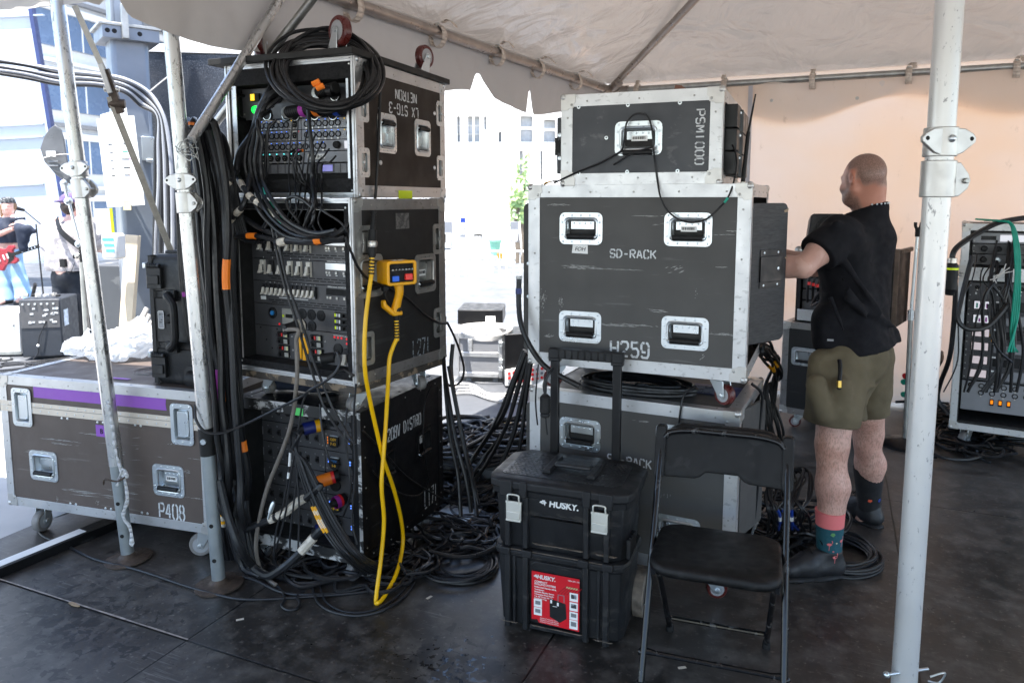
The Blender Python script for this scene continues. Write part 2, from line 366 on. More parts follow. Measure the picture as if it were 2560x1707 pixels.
# ------------------------------------------------------------------ setting: decks, ground
YAWD = R(-23.5)                                  # the deck panels, tent and cases all run about this way
DX = V3((cos(YAWD), sin(YAWD), 0)); DY = V3((-sin(YAWD), cos(YAWD), 0))
NODE0 = V3((-1.21, 2.52, 0))                 # a corner where four deck panels meet
def deck_material():
    m = bpy.data.materials.new('black stage plywood'); m.use_nodes = True; nt = m.node_tree; p = nt.nodes['Principled BSDF']
    g = nt.nodes.new('ShaderNodeNewGeometry')
    mp = nt.nodes.new('ShaderNodeMapping'); mp.vector_type = 'TEXTURE'; mp.inputs['Location'].default_value = NODE0; mp.inputs['Rotation'].default_value = (0, 0, YAWD)
    nt.links.new(g.outputs['Position'], mp.inputs[0]); pos = mp.outputs[0]
    n1 = noise(nt, pos, 1.4, 6, .6); n2 = noise(nt, pos, 9, 6, .65); n3 = noise(nt, pos, 45, 4, .6)
    c = mix(nt, ramp(nt, n1, .3, .72), (.011,.0105,.010), (.058,.053,.048))
    c = mix(nt, ramp(nt, n2, .46, .68, 0, .9), c, (.10,.095,.088))
    c = mix(nt, ramp(nt, n3, .60, .70, 0, .6), c, (.17,.155,.14))
    # scratches: long thin streaks in several directions
    for a, th, am in ((.4, .94, .35), (1.35, .93, .4), (2.3, .94, .35)):
        mm = nt.nodes.new('ShaderNodeMapping'); mm.inputs['Rotation'].default_value = (0, 0, a); mm.inputs['Scale'].default_value = (2.6, 80, 1)
        nt.links.new(pos, mm.inputs[0])
        w = noise(nt, mm.outputs[0], 1.5, 5, .55, .1)
        w2 = noise(nt, pos, 1.1+a*.3, 2)
        c = mix(nt, ramp(nt, math2(nt, 'ADD', w, math2(nt, 'MULTIPLY', w2, .7)), th+.12, th+.19, 0, am), c, (.2,.195,.19))
    # drips and damp foot marks
    v = nt.nodes.new('ShaderNodeTexVoronoi'); v.inputs['Scale'].default_value = 16; nt.links.new(pos, v.inputs['Vector'])
    dd = nt.nodes.new('ShaderNodeVectorMath'); dd.operation = 'DISTANCE'; nt.links.new(g.outputs['Position'], dd.inputs[0]); dd.inputs[1].default_value = gr(1120, 1665)
    near = ramp(nt, dd.outputs['Value'], .05, .33, 1, 0)
    wet = noise(nt, pos, 38, 3, .55, .4)
    wetm = ramp(nt, math2(nt, 'ADD', wet, math2(nt, 'MULTIPLY', near, .22)), .76, .775)
    c = mix(nt, math2(nt, 'MULTIPLY', ramp(nt, math2(nt, 'ADD', noise(nt, pos, 14, 4, .6, .6), math2(nt, 'MULTIPLY', near, .22)), .68, .72), .75), c, (.006,.006,.007))
    dd2 = nt.nodes.new('ShaderNodeVectorMath'); dd2.operation = 'DISTANCE'; nt.links.new(g.outputs['Position'], dd2.inputs[0]); dd2.inputs[1].default_value = gr(160, 1560)
    drip = ramp(nt, math2(nt, 'ADD', noise(nt, pos, 20, 3, .6, .5), math2(nt, 'MULTIPLY', ramp(nt, dd2.outputs['Value'], .1, .8, 1, 0), .2)), .70, .73)
    c = mix(nt, math2(nt, 'MULTIPLY', drip, .7), c, (.004,.004,.005))
    # panel joints 1.22 x 2.44
    sx = nt.nodes.new('ShaderNodeSeparateXYZ'); nt.links.new(pos, sx.inputs[0])
    jm = None
    for ax, per in ((0, 1.22), (1, 2.44)):
        q = math2(nt, 'ADD', sx.outputs[ax], math2(nt, 'MULTIPLY', n2, .004))
        f = math2(nt, 'PINGPONG', q, per/2)
        j = ramp(nt, f, .0025, .005, 1, 0)
        jm = j if jm is None else math2(nt, 'MAXIMUM', jm, j)
    c = mix(nt, jm, c, (.002,.002,.002))
    nt.links.new(c, p.inputs['Base Color'])
    ro = ramp(nt, n1, .3, .75, .27, .52)
    ro = math2(nt, 'ADD', ro, math2(nt, 'MULTIPLY', math2(nt, 'SUBTRACT', n2, .5), .22))
    mr = nt.nodes.new('ShaderNodeMix'); mr.data_type = 'FLOAT'
    nt.links.new(wetm, mr.inputs[0]); nt.links.new(ro, mr.inputs[2]); mr.inputs[3].default_value = .03
    nt.links.new(mr.outputs[0], p.inputs['Roughness'])
    b = nt.nodes.new('ShaderNodeBump'); b.inputs['Strength'].default_value = .25; b.inputs['Distance'].default_value = .003
    h = math2(nt, 'SUBTRACT', math2(nt, 'ADD', n2, math2(nt, 'MULTIPLY', n3, .16)), math2(nt, 'MULTIPLY', jm, 2))
    nt.links.new(h, b.inputs['Height']); nt.links.new(b.outputs[0], p.inputs['Normal'])
    return m
T.deck = deck_material()
T.stage2 = M('grey stage vinyl', (.085,.09,.10), .42, var=.15, vs=1.5, wear=.4, wcol=(.2,.2,.2), wscale=(1,1,1), wth=.55)
T.concrete = M('pale concrete', (.42,.41,.39), .8, var=.1, vs=2)
def poly_sheet(name, pts, z, m, thick=0):
    b = MB(); b.prism([(p[0], p[1]) for p in pts], (0,0,z), (1,0,0), (0,1,0), (0,0,-thick if thick else -.02), m)
    return tag(b.build(name, smooth=False), kind='structure')
poly_sheet('ground', [(-150,-60),(150,-60),(150,250),(-150,250)], -1.0, T.concrete)
poly_sheet('warm_bounce_sheet', [(.8,7.0),(12,2.3),(18,12),(4,20)], -.03, M('warm bounce colour', (.40,.25,.155), .85, var=.2, vs=6), .9)  # unseen warm sheet, added to bounce warm light through the sidewall
dl = gr(0, 1346); dl2 = gr(95, 1306)
e0 = dl-(dl2-dl)*6; e1 = V3((-2.22, 4.0, 0))
FE = lambda x: 4.05-(x+.5)*.424                   # front edge of the performing stage
poly_sheet('stage_deck', [(e0.x-6,-6),(9,-6),(9,3.6),(1.02,6.95),(.3,4.2),(.3,FE(.3)+.05),(-1.6,FE(-1.6)+.05),(-1.95,FE(-1.95)+.05),(dl2.x+.1,dl2.y+.12),(dl2.x,dl2.y),(dl.x,dl.y),(e0.x-6,1.2)], 0, T.deck, .6)
poly_sheet('apron', [(-9,1.8),(dl.x,dl.y-.004),(dl2.x,dl2.y-.004),(-2.0,4.4),(-2.2,4.8),(-9,7.4)], -.006, T.concrete, .5)
poly_sheet('performing_stage', [(-14,FE(-14)),(.25,FE(.25)),(3.6,11.7),(2.5,17),(-14,17)], .15, T.stage2, .03)
b = MB(); A = V3((-14,FE(-14),0)); B = V3((.25,FE(.25),0)); n_ = V3((-.39,-.92,0))
b.bar(A+V3((0,0,.095)), B+V3((0,0,.095)), .012, .05, T.alu)
for k in range(12):
    q = B.lerp(A, k*.085+.02); b.cyl(q+V3((.03,.08,0)), q+V3((.03,.08,.12)), .024, T.zinc_dull)
tag(b.build('performing_stage_edge'), kind='structure')
b = MB(); b.T = Matrix.Translation(gr(1255, 1077, .15)) @ Matrix.Rotation(YAWD, 4, 'Z'); b.box((-.14,-.12,.002),(.25,.16,.012), M('yellow tread plate', (.55,.38,.12), .5, var=.3, vs=60))
tag(b.build('tread_plate', bevel=.002), 'yellow tread plate lying on the edge of the bright stage between the two stacks', 'plate')
# pale worn plywood edge along one joint, and a wooden splinter
b = MB(); P0 = NODE0.copy(); P1 = NODE0-DX*1.32; pts = [P0.lerp(P1, k/40) for k in range(41)]
for i in range(40):
    w0 = .006+.004*mn.noise(pts[i]*7); w1 = .006+.004*mn.noise(pts[i+1]*7)
    z = V3((0,0,.0035)); b.add([pts[i]-DY*w0*.3+z, pts[i+1]-DY*w1*.3+z, pts[i+1]+DY*w1+z, pts[i]+DY*w0+z], [(0,1,2,3)], M('bare ply edge', (.30,.27,.24), .7, var=.4, vs=30) if i == 0 else b.ms[0])
tag(b.build('deck_joint_edge', smooth=False), kind='structure')
b = MB(); q = gr(185, 1512); b.T = Matrix.Translation(q) @ Matrix.Rotation(R(-28), 4, 'Z')
b.prism([(-.03,-.004),(.0,-.008),(.03,-.003),(.035,.003),(.0,.007),(-.02,.006)], (0,0,.001), (1,0,0), (0,1,0), (0,0,.006), T.plywood)
tag(b.build('wood_splinter', bevel=.001), 'small raw wooden splinter on the pale deck joint at the lower left', 'splinter')
# black timber batten with white tape on its top
a = gr(20, 1437); c2 = gr(318, 1312); d = (c2-a).normalized()
bt = thing('timber_batten', 'black timber batten with white tape along its top lying in front of the big trunk', 'batten', a, math.atan2(d.y, d.x)); Lb = (c2-a).length+.5
b = MB(); b.box((-.25,.0,0),(Lb,.085,.042), T.paint_black); b.build('batten', bt, bevel=.003)
b = MB(); b.box((-.25,.02,.0425),(.36,.075,.044), T.paper); b.build('white_tape', bt)
# tape scraps on the deck
for (u, v, rz) in ((1073,1493,.9),(1705,1668,.2),(600,1548,.4)):
    b = MB(); b.T = Matrix.Translation(gr(u, v)) @ Matrix.Rotation(rz, 4, 'Z'); b.box((-.014,-.006,.0005),(.014,.006,.0012), T.masking)
    tag(b.build('tape_scrap'), {1073:'scrap of pale tape on the deck between the coil and the puddle',1705:'scrap of pale tape on the deck under the folding chair',600:'scrap of pale tape on the deck in front of the bent pole base'}[u], 'tape scrap')

# ------------------------------------------------------------------ tent
def fabric(name, col, trans, tcol, wr=(1,1,1), bump=.5, rough=.38, stains=.35, bd=.03, tv=None, sp=.5):
    m = bpy.data.materials.new(name); m.use_nodes = True; nt = m.node_tree; p = nt.nodes['Principled BSDF']
    v = coords(nt, wr)
    n1 = noise(nt, v, 2.4, 3, .42, 1.2); n2 = noise(nt, v, 1.1, 3)
    c = mix(nt, ramp(nt, n2, .3, .7), tuple(x*.9 for x in col), col)
    c = mix(nt, ramp(nt, noise(nt, v, 13, 5, .7), .66, .75, 0, stains), c, tuple(x*.55 for x in col))
    nt.links.new(c, p.inputs['Base Color']); p.inputs['Roughness'].default_value = rough; p.inputs['Specular IOR Level'].default_value = sp
    b = nt.nodes.new('ShaderNodeBump'); b.inputs['Strength'].default_value = bump; b.inputs['Distance'].default_value = bd
    n3 = noise(nt, coords(nt, (9,2,3), (0,0,.6)), 1.3, 5, .6, .8); nt.links.new(math2(nt, 'ADD', n1, math2(nt, 'MULTIPLY', n3, .16)), b.inputs['Height']); nt.links.new(b.outputs[0], p.inputs['Normal'])
    t = nt.nodes.new('ShaderNodeBsdfTranslucent'); ms = nt.nodes.new('ShaderNodeMixShader'); ms.inputs[0].default_value = trans
    if tv: tcol2 = mix(nt, ramp(nt, noise(nt, coords(nt, (.5,.5,.7)), 1.6, 3), .38, .62), tcol, tv)
    else: tcol2 = tcol
    tc = mix(nt, ramp(nt, noise(nt, v, 13, 5, .7), .62, .75, 0, stains*1.3), tcol2, tuple(x*.55 for x in tcol)); nt.links.new(tc, t.inputs[0])
    nt.links.new(p.outputs[0], ms.inputs[1]); nt.links.new(t.outputs[0], ms.inputs[2]); nt.links.new(ms.outputs[0], nt.nodes['Material Output'].inputs[0])
    return m
T.canopy = fabric('white vinyl canopy', (.50,.465,.435), .05, (.55,.48,.42), bump=1.0, rough=.16, bd=.07, sp=1.0)
T.valance = fabric('white vinyl valance', (.46,.43,.41), .06, (.5,.46,.42), bump=.3, rough=.45, stains=.2)
T.valance_b = fabric('thin white valance', (.5,.48,.46), .5, (.7,.67,.64), bump=.3, rough=.45, stains=.2)
T.sidewall = fabric('white vinyl sidewall', (.60,.54,.48), .42, (.80,.59,.41), wr=(1,1,.6), bump=.35, rough=.5, stains=.5, tv=(.80,.68,.58))  # peach tint and its unevenness put warm backlight into the cloth colour
C0 = V3((.81, 6.55, 2.55)); EL = V3((-.4907,-.8713,0)); EB = V3((.9191,-.3939,0)); KS = .43
SL, TL = 9.6, 6.4
def roof_z(s, t):
    return KS*max(0, min(s, t, SL-s, TL-t))
b = MB(); ds = .1; ns, ntt = int(SL/ds)+2, int(TL/ds)+2; V = []
for i in range(ns+1):
    for j in range(ntt+1):
        s, t = i*ds-.1, j*ds-.1; p = C0+EL*s+EB*t
        edge = max(0, min(s, t, SL-s, TL-t))
        wv = .030*mn.noise(V3((s*1.3, t*1.3, 1)))+.022*mn.noise(V3((s*4+t*2, t*3.2, 3)))+.010*mn.noise(V3((s*9-t*5, t*6, 6)))
        # tension folds running in from the straps on the eaves
        wv += .018*math.exp(-edge*1.3)*sin(((s if t < s else t)*2*pi/.62))
        wv += .010*sin((s-t)*9)*math.exp(-abs(s-t)*2.2)
        sag = -.05*sin(min(1, edge/3)*pi)*(1-math.exp(-abs(s-t)*1.2))
        V.append(p+V3((0, 0, roof_z(s, t)+.06+(wv+sag)*min(1, edge*4))))
F = [(i*(ntt+1)+j, (i+1)*(ntt+1)+j, (i+1)*(ntt+1)+j+1, i*(ntt+1)+j+1) for i in range(ns) for j in range(ntt)]
b.add(V, F, T.canopy)
tent = thing('tent_canopy', 'white vinyl tent canopy with hanging scalloped valance over the whole stage corner', 'canopy', (0,0,0))
b.build('roof_fabric', tent, angle=180)
# seams welded along the fabric panels
b = MB()
for t in (1.55, 3.0):
    b.tube([C0+EL*s+EB*t+V3((0,0,roof_z(s,t)+.045)) for s in np.arange(t+.1, 8, .15)], .007, T.valance, n=5); b.tube([C0+EL*t+EB*s+V3((0,0,roof_z(t,s)+.045)) for s in np.arange(t+.1, 5, .15)], .007, T.valance, n=5)
b.build('seam', tent)
# valance on the left eave
def valance(P, along, n_out, s0, s1, drop, slits, m, parent, name, top=.07, seed=0, amp=.014):
    b = MB(); ds = .018; k = int((s1-s0)/ds); rows = 14; V = []
    for i in range(k+1):
        s = s0+i*ds; d = drop(s)
        for (c, w0, w1, up) in slits:
            x = (s-c)/w1 if s > c else (c-s)/w0
            if x < 1: d = min(d, up+(drop(s)-up)*max(0,(x-.2)/.8)**.8)
        for j in range(rows+1):
            f = j/rows; dz = top-(top+d)*f
            off = .012+amp*f*sin(s*7+seed)+amp*.7*f*mn.noise(V3((s*3, f*2, seed)))+.01*f*mn.noise(V3((s*11, f*5, seed+4)))
            V.append(P+along*s+n_out*(.035+off)+V3((0, 0, dz)))
    b.add(V, [(i*(rows+1)+j, i*(rows+1)+j+1, (i+1)*(rows+1)+j+1, (i+1)*(rows+1)+j) for i in range(k) for j in range(rows)], m)
    return b.build(name, parent, angle=180)
def s_of(u):  # distance along left eave whose sight line falls on photo column u
    best = min(range(0, 960), key=lambda k: abs(((C0+EL*(k/100)).x/((C0+EL*(k/100)).y*_c-(C0.z-CAM_H)*_s))*FPX+1294.5-u)); return best/100
sl1, sl2, sl3 = s_of(1213), s_of(1340), s_of(1452)
valance(C0, EL, -EB, .0, 8.8, lambda s: .30+.035*cos((s-sl1)*2*pi/1.33+pi)+.01*mn.noise(V3((s*2, 0, 0))), [(sl1, .20, .07, .15), (sl2, .05, .06, .17), (sl1+2.4, .05, .05, .22)], T.valance, tent, 'valance')
valance(C0, EB, -EL, .0, 6.2, lambda s: .25+.09*cos(s*2*pi/1.5), [], T.valance_b, tent, 'valance', seed=3, amp=.006)
# frame pipes
def pipe(name, a, b_, r, m, label, cat='pipe', group=None):
    a, b_ = V3(a), V3(b_); b = MB(); ax = b_-a
    b.cyl((0,0,0), ax, r, m, n=20)
    o = b.build(name, loc=a); return tag(o, label, cat, group)
pipe('eave_pipe', C0-EL*.0+V3((0,0,0)), C0+EL*SL, .03, T.bronze_pipe, 'weathered metal eave pipe above the scalloped valance, running in from upper centre')
pipe('eave_pipe', C0, C0+EB*TL, .026, T.zinc_dull, 'grey metal eave pipe along the top of the peach sidewall')
pipe('hip_pipe', C0+V3((0,0,.02)), C0+(EL+EB)*3.1+V3((0,0,KS*3.1+.0)), .028, T.bronze_pipe, 'sloping hip pipe rising under the canopy from the far corner')
b = MB(); b.sphere(C0, .055, T.bronze_pipe, 14, 10)
for dd_ in (EL, EB, (EL+EB).normalized()+V3((0,0,.3))): b.cyl(C0, C0+dd_*.16, .037, T.bronze_pipe)
tag(b.build('corner_fitting'), 'cast corner fitting where the eave pipes and the hip pipe meet', 'fitting')
# straps tied round the eave pipes
def strap(p, along, inward, label, group, seed):
    rr = random.Random(seed); b = MB(); w = .022; t = thing('canopy_strap', label, 'strap', p, 0, group)
    L = []
    for k in range(15):
        a = 2*pi*k/14; L.append(inward*(.046*cos(a))+V3((0,0,-.022+.062*sin(a))))
    for q0, q1 in zip(L, L[1:]):
        b.add([q0-along*w, q0+along*w, q1+along*w, q1-along*w], [(0,1,2,3)], T.strap)
    # loose tail
    q = V3((0,0,.05))+inward*.03; pr = q
    for k in range(6):
        q = pr+inward*.018+along*rr.uniform(-.006,.014)+V3((0,0,.008-.006*k)); b.add([pr-along*w*.7, pr+along*w*.7, q+along*w*.7, q-along*w*.7], [(0,1,2,3)], T.strap); pr = q
    o = b.build('webbing_loop', t, angle=60); sm = o.modifiers.new('solid', 'SOLIDIFY'); sm.thickness = .003
    b = MB(); b.box((-.014,-.01,.03),(.014,.01,.05), T.zinc_dull); b.build('buckle', t, bevel=.003)
T.strap = M('cream webbing', (.55,.47,.40), .7, var=.15, vs=60)
for i, u in enumerate((882, 1095, 1243, 1345, 1440)):
    strap(C0+EL*s_of(u), EL, EB, 'cream webbing strap looped round the weathered eave pipe, %s' % ['nearest the camera','second from the camera','middle one of five','fourth from the camera','nearest the far corner'][i], 'straps on the eave pipes', i)
for i, (u, nm) in enumerate(((1595,'behind the small top case'),(1812,'just right of the small top case'),(2033,'above the bald man'),(2272,'left of the right pole'),(2540,'at the right edge of the picture'))):
    best = min(np.arange(0, 6, .01), key=lambda k: abs(((C0+EB*k).x/((C0+EB*k).y*_c-(C0.z-CAM_H)*_s))*FPX+1294.5-u))
    strap(C0+EB*float(best), EB, EL, 'cream webbing strap looped round the grey eave pipe, '+nm, 'straps on the eave pipes', 20+i)
# back sidewall
b = MB(); kx, kz = 130, 46; V = []
for i in range(kx+1):
    for j in range(kz+1):
        t = .0+6.3*i/kx; z = 2.52*j/kz
        o_ = .012*sin(t*4.1)+.02*mn.noise(V3((t*1.2, z*.8, 5)))+.012*mn.noise(V3((t*5, z*.9, 8)))*(.4+z/2.5)+.01*sin(t*2*pi/.5)*math.exp(-(2.52-z)*4)
        V.append(C0+EB*t-EL*(.01+o_)+V3((0,0,z-2.53)))
b.add(V, [(i*(kz+1)+j, (i+1)*(kz+1)+j, (i+1)*(kz+1)+j+1, i*(kz+1)+j+1) for i in range(kx) for j in range(kz)], T.sidewall)
wl = thing('tent_sidewall', 'peach toned translucent tent sidewall hanging behind the bald man', 'sidewall', (0,0,0))
b.build('wall_fabric', wl, angle=180)
b = MB()
for t in (1.18, 4.9): b.bar(C0+EB*t+EL*.028+V3((0,0,-2.5)), C0+EB*t+EL*.028+V3((0,0,-.03)), .035, .004, T.seam if 'seam' in T else T.setdefault('seam', M('grey seam tape', (.42,.40,.42), .5)), up=EL)
b.build('seam_tape', wl)
b = MB()
for k in range(9): b.lathe(C0+EB*(1.35+k*.62)+EL*.06+V3((0,0,-.16-.015*(k % 2))), EL, [(0,.013),(.003,.013),(.004,.005)], T.zinc_dull, 12)
b.build('grommet', wl)

# legs
def clamp_fitting(parent, z, r, a0):
    """cast collar: two flat lugs above, one forked ear below"""
    b = MB(); ca, sa = cos(a0), sin(a0); X = V3((ca, sa, 0)); Y = V3((-sa, ca, 0)); Z = V3((0,0,1)); q = V3((0,0,z)); Z = V3((0,0,r/.0385))
    b.cyl(q+Z*.03, q+Z*.115, r*1.22, T.cast, n=24)
    lug = lambda sg: [(sg*r*.5,.112),(sg*r*1.3,.110),(sg*r*2.0,.096),(sg*r*2.25,.084),(sg*r*2.2,.07),(sg*r*1.2,.04),(sg*r*.5,.03)]
    for sg in (-1, 1):
        pl = lug(sg); b.prism(pl, q-Y*(r*1.02), X, Z, Y*.014, T.cast)
        b.cyl(q+X*(sg*r*1.85)+Z*.081-Y*(r*1.02+.0015), q+X*(sg*r*1.85)+Z*.081-Y*(r*1.02-.0155), r*.18, T.hole, n=14)
    b.sphere(q-Y*(r*1.25)+Z*.08, r*.3, T.galv, 10, 6)
    b.cyl(q-Z*.09, q+Z*.018, r*1.25, T.cast, n=24)
    for s2 in (-1, 1):
        b.prism([(r*.3,.014),(r*1.2,.012),(r*1.9,-.02),(r*2.1,-.04),(r*1.9,-.065),(r*1.15,-.088),(r*.3,-.09)], q+Y*(s2*r*.75-.006), X, Z, Y*.012, T.cast)
    b.cyl(q+X*(r*1.62)-Z*.042-Y*(r*1.15), q+X*(r*1.62)-Z*.042+Y*(r*1.15), r*.22, T.zinc_dull, n=12)
    b.build('clamp_fitting', parent, bevel=.0025)
def leg(base, top, r, label, zsleeve, zc, m, a0, disc=True, black=False):
    base, top = V3(base), V3(top); ax = (top-base); Lz = ax.length; q = V3((0,0,1)).rotation_difference(ax.normalized())
    t = thing('tent_pole', label, 'pole', base, rot=q.to_euler(), group='tent poles')
    b = MB(); b.cyl((0,0,zsleeve), (0,0,Lz), r, m, n=28); b.build('pole', t)
    b = MB(); b.cyl((0,0,.0), (0,0,zsleeve), r*.93, T.pole_low, n=28)
    for zz in (.12,.27): b.cyl((0,-r*.945,zz),(0,-r*.9,zz), .009, T.hole, n=10)
    b.build('leg_sleeve', t)
    if black:
        b = MB(); b.cyl((0,0,zsleeve-.055),(0,0,zsleeve+.06), r*1.03, T.rubber, n=28, cap0=False, cap1=False); b.cyl((0,-r*1.02,zsleeve+.01),(0,-r*1.25,zsleeve+.01), .012, T.galv, n=8); b.build('bolted_joint', t)
    if disc:
        b = MB(); b.lathe((0,0,.001), (0,0,1), [(0,.098),(.006,.098),(.009,.09),(.012,.045),(.02,r*1.15),(.03,r*.95)], T.rust, 28); b.build('base_plate', t)
    clamp_fitting(t, zc, r, a0)
    return t
p1b, p2b, pRb = gr(321,1397), gr(548,1462), gr(2258,1735)
leg(p1b, p1b+(at(143,0,p1b.y)-p1b)*1.12, .029, 'scuffed grey tent pole standing on a disc in front of the big trunk, leftmost pole', .44, 1.68, T.pole, R(-8))
leg(p2b, p2b+(at(421,0,p2b.y)-p2b)*1.12, .029, 'scuffed grey tent pole with a black bolted joint, between trunk and tall rack stack', .62, 1.62, T.pole, R(-5), black=True)
leg(pRb, pRb+(at(2375,0,pRb.y)-pRb)*1.15, .0385, 'white tent pole standing in the right foreground with cast two lug clamp', .02, 1.70, T.pole_white, R(8), disc=False)
# pin at the foot of the right pole
b = MB(); q = pRb+V3((0,0,.09)); b.cyl(q+V3((-.075,-.03,0)), q+V3((.075,-.0,0)), .005, T.galv); b.sphere(q+V3((-.075,-.03,0)), .011, T.galv); b.tube(catmull([q+V3((.06,-.04,.0)), q+V3((.10,-.05,.02)), q+V3((.09,-.04,-.02)), q+V3((.055,-.04,-.015))]), .003, T.galv)
tag(b.build('locking_pin'), 'steel locking pin through the foot of the right foreground pole', 'pin')
# diagonal braces
a = at(480,350,2.86); pipe('brace_pipe', a, at(722,-36,3.35), .02, T.pole, 'diagonal brace pipe clamped to the second pole, nearer of the two braces', 'brace')
pipe('brace_pipe', at(505,352,3.5), at(812,-40,3.18), .019, T.zinc_dull, 'darker diagonal brace pipe running up behind the nearer brace', 'brace')
b = MB()
for k in range(5):
    rr = random.Random(k); c = at(470+rr.uniform(-8,12), 376+rr.uniform(-12,10), 2.84)
    b.tube([c+V3((.032*cos(t+k), -.012+.01*sin(2*t+k), .024*sin(t)+.008*cos(t*2+k))) for t in np.linspace(0, 6.0, 20)], .0016, T.zinc_dull, n=5)
tag(b.build('tie_wire'), 'twist of thin wire tied round the clamp on the second pole', 'wire')
# chain hanging from the canopy
b = MB()
for k in range(6):
    c = at(765, 28+k*7.5, 3.75); ax = V3((1,0,0)) if k % 2 else V3((0,1,0))
    b.tube([c+ax*(.008*cos(t))+V3((0,0,.013*sin(t))) for t in np.linspace(0, 2*pi, 13)[:-1]], .0022, T.zinc_dull, n=5, closed=True)
tag(b.build('chain'), 'short steel chain hanging from the canopy above the upside down castors', 'chain')
# neighbouring canopy on the far left: eave pipe, valance hem and its roof, extended out of view to shade the deck
sA = at(421,-28,2.93); sA.z = 2.52; sB = V3((-4.4,3.75,2.52)); dS = (sB-sA).normalized(); nS = V3((dS.y,-dS.x,0)); nS = nS if nS.y > 0 else -nS
tent2 = thing('side_canopy', 'white canopy hem of the neighbouring tent at the top left corner', 'canopy', (0,0,0))
valance(sA, dS, nS, -.05, 3.3, lambda s: .115+.008*sin(s*3), [], T.valance, tent2, 'valance', top=.06, seed=9)
b = MB(); b.cyl(sA, sB, .026, T.bronze_pipe); b.build('eave_pipe', tent2)
b = MB(); V = [sA+dS*(3.3*i/24)-nS*(3.4*j/10)+V3((0,0,.06+1.2*j/10+.02*mn.noise(V3((i*.4,j*.5,2))))) for i in range(25) for j in range(11)]
b.add(V, [(i*11+j, (i+1)*11+j, (i+1)*11+j+1, i*11+j+1) for i in range(24) for j in range(10)], T.canopy); b.build('roof_fabric', tent2, angle=180)
# guy strap with rusty ratchet
gs = thing('ratchet_strap', 'flat cream guy strap with a rusty ratchet running down to the black hard case', 'strap', (0,0,0))
b = MB(); pA, pB, pC = at(186,15,3.02), at(272,205,3.1), at(432,640,3.35)
def ribbon(b, pts, w, m, side=V3((1,0,0)), th=.002):
    for q0, q1 in zip(pts, pts[1:]):
        d = (q1-q0).normalized(); x = side-d*side.dot(d); x.normalize(); n = x.cross(d)*th
        b.add([q0-x*w/2, q0+x*w/2, q1+x*w/2, q1-x*w/2, q0-x*w/2+n, q0+x*w/2+n, q1+x*w/2+n, q1-x*w/2+n], [(0,1,2,3),(7,6,5,4),(0,3,7,4),(1,5,6,2)], m)
T.web_pale = M('faded webbing', (.40,.37,.32), .7, var=.15, vs=60)
ribbon(b, [pA, pB], .024, T.web_pale); ribbon(b, [pB+V3((0,0,-.06)), pC], .026, T.web_pale, V3((.8,.6,0))); b.build('webbing', gs, smooth=False)
b = MB(); d = (pC-pB).normalized(); b.bar(pB-d*.05, pB+d*.13, .034, .03, T.rust, up=V3((.2,-1,0))); b.cyl(pB+d*.09+V3((-.03,-.01,0)), pB+d*.09+V3((.03,.01,0)), .02, T.rust)
b.bar(pB-d*.07+V3((0,-.02,.0)), pB+d*.05+V3((0,-.022,0)), .02, .008, T.cast, up=V3((.2,-1,0))); b.cyl(pB+d*.03+V3((-.026,-.01,0)), pB+d*.03+V3((.026,.01,0)), .012, T.cast)
b.build('ratchet', gs, bevel=.003)
# torn white tape hanging on the leftmost pole
b = MB()
def torn(pts, w0, seed):
    rr = random.Random(seed); pr = None
    for i, p in enumerate(pts):
        w = w0*(.5+.6*rr.random()); tw = rr.uniform(-.9,.9); x = V3((cos(tw), sin(tw)*.6, .15*rr.uniform(-1,1)))*w
        cur = (p-x, p+x)
        if pr: b.add([pr[0], pr[1], cur[1], cur[0]], [(0,1,2,3)], T.paper_tape)
        pr = cur
T.paper_tape = fabric('white tape', (.7,.7,.7), .3, (.7,.7,.7), bump=.2)
torn(catmull([at(270,1000,3.09), at(280,1060,3.08), at(292,1140,3.08), at(312,1200,3.07), at(318,1250,3.06), at(308,1290,3.06), at(326,1320,3.06), at(330,1366,3.06)], 4), .011, 3)
torn(catmull([at(300,1190,3.08), at(292,1215,3.07), at(308,1170,3.07), at(318,1195,3.06)], 4), .009, 5)
o = tag(b.build('torn_tape', angle=180), 'torn white tape hanging in strips from the leftmost tent pole', 'tape'); sm = o.modifiers.new('s', 'SOLIDIFY'); sm.thickness = .0008
b = MB(); q = at(297,1203,3.1); b.tube(catmull([q+V3((-.05,-.03,-.0)), q+V3((-.03,-.05,.03)), q+V3((.02,-.05,.02)), q+V3((.05,-.03,.035))]), .004, T.rust); tag(b.build('wire_hook'), 'bent wire hook on the leftmost tent pole above its grey foot', 'hook')
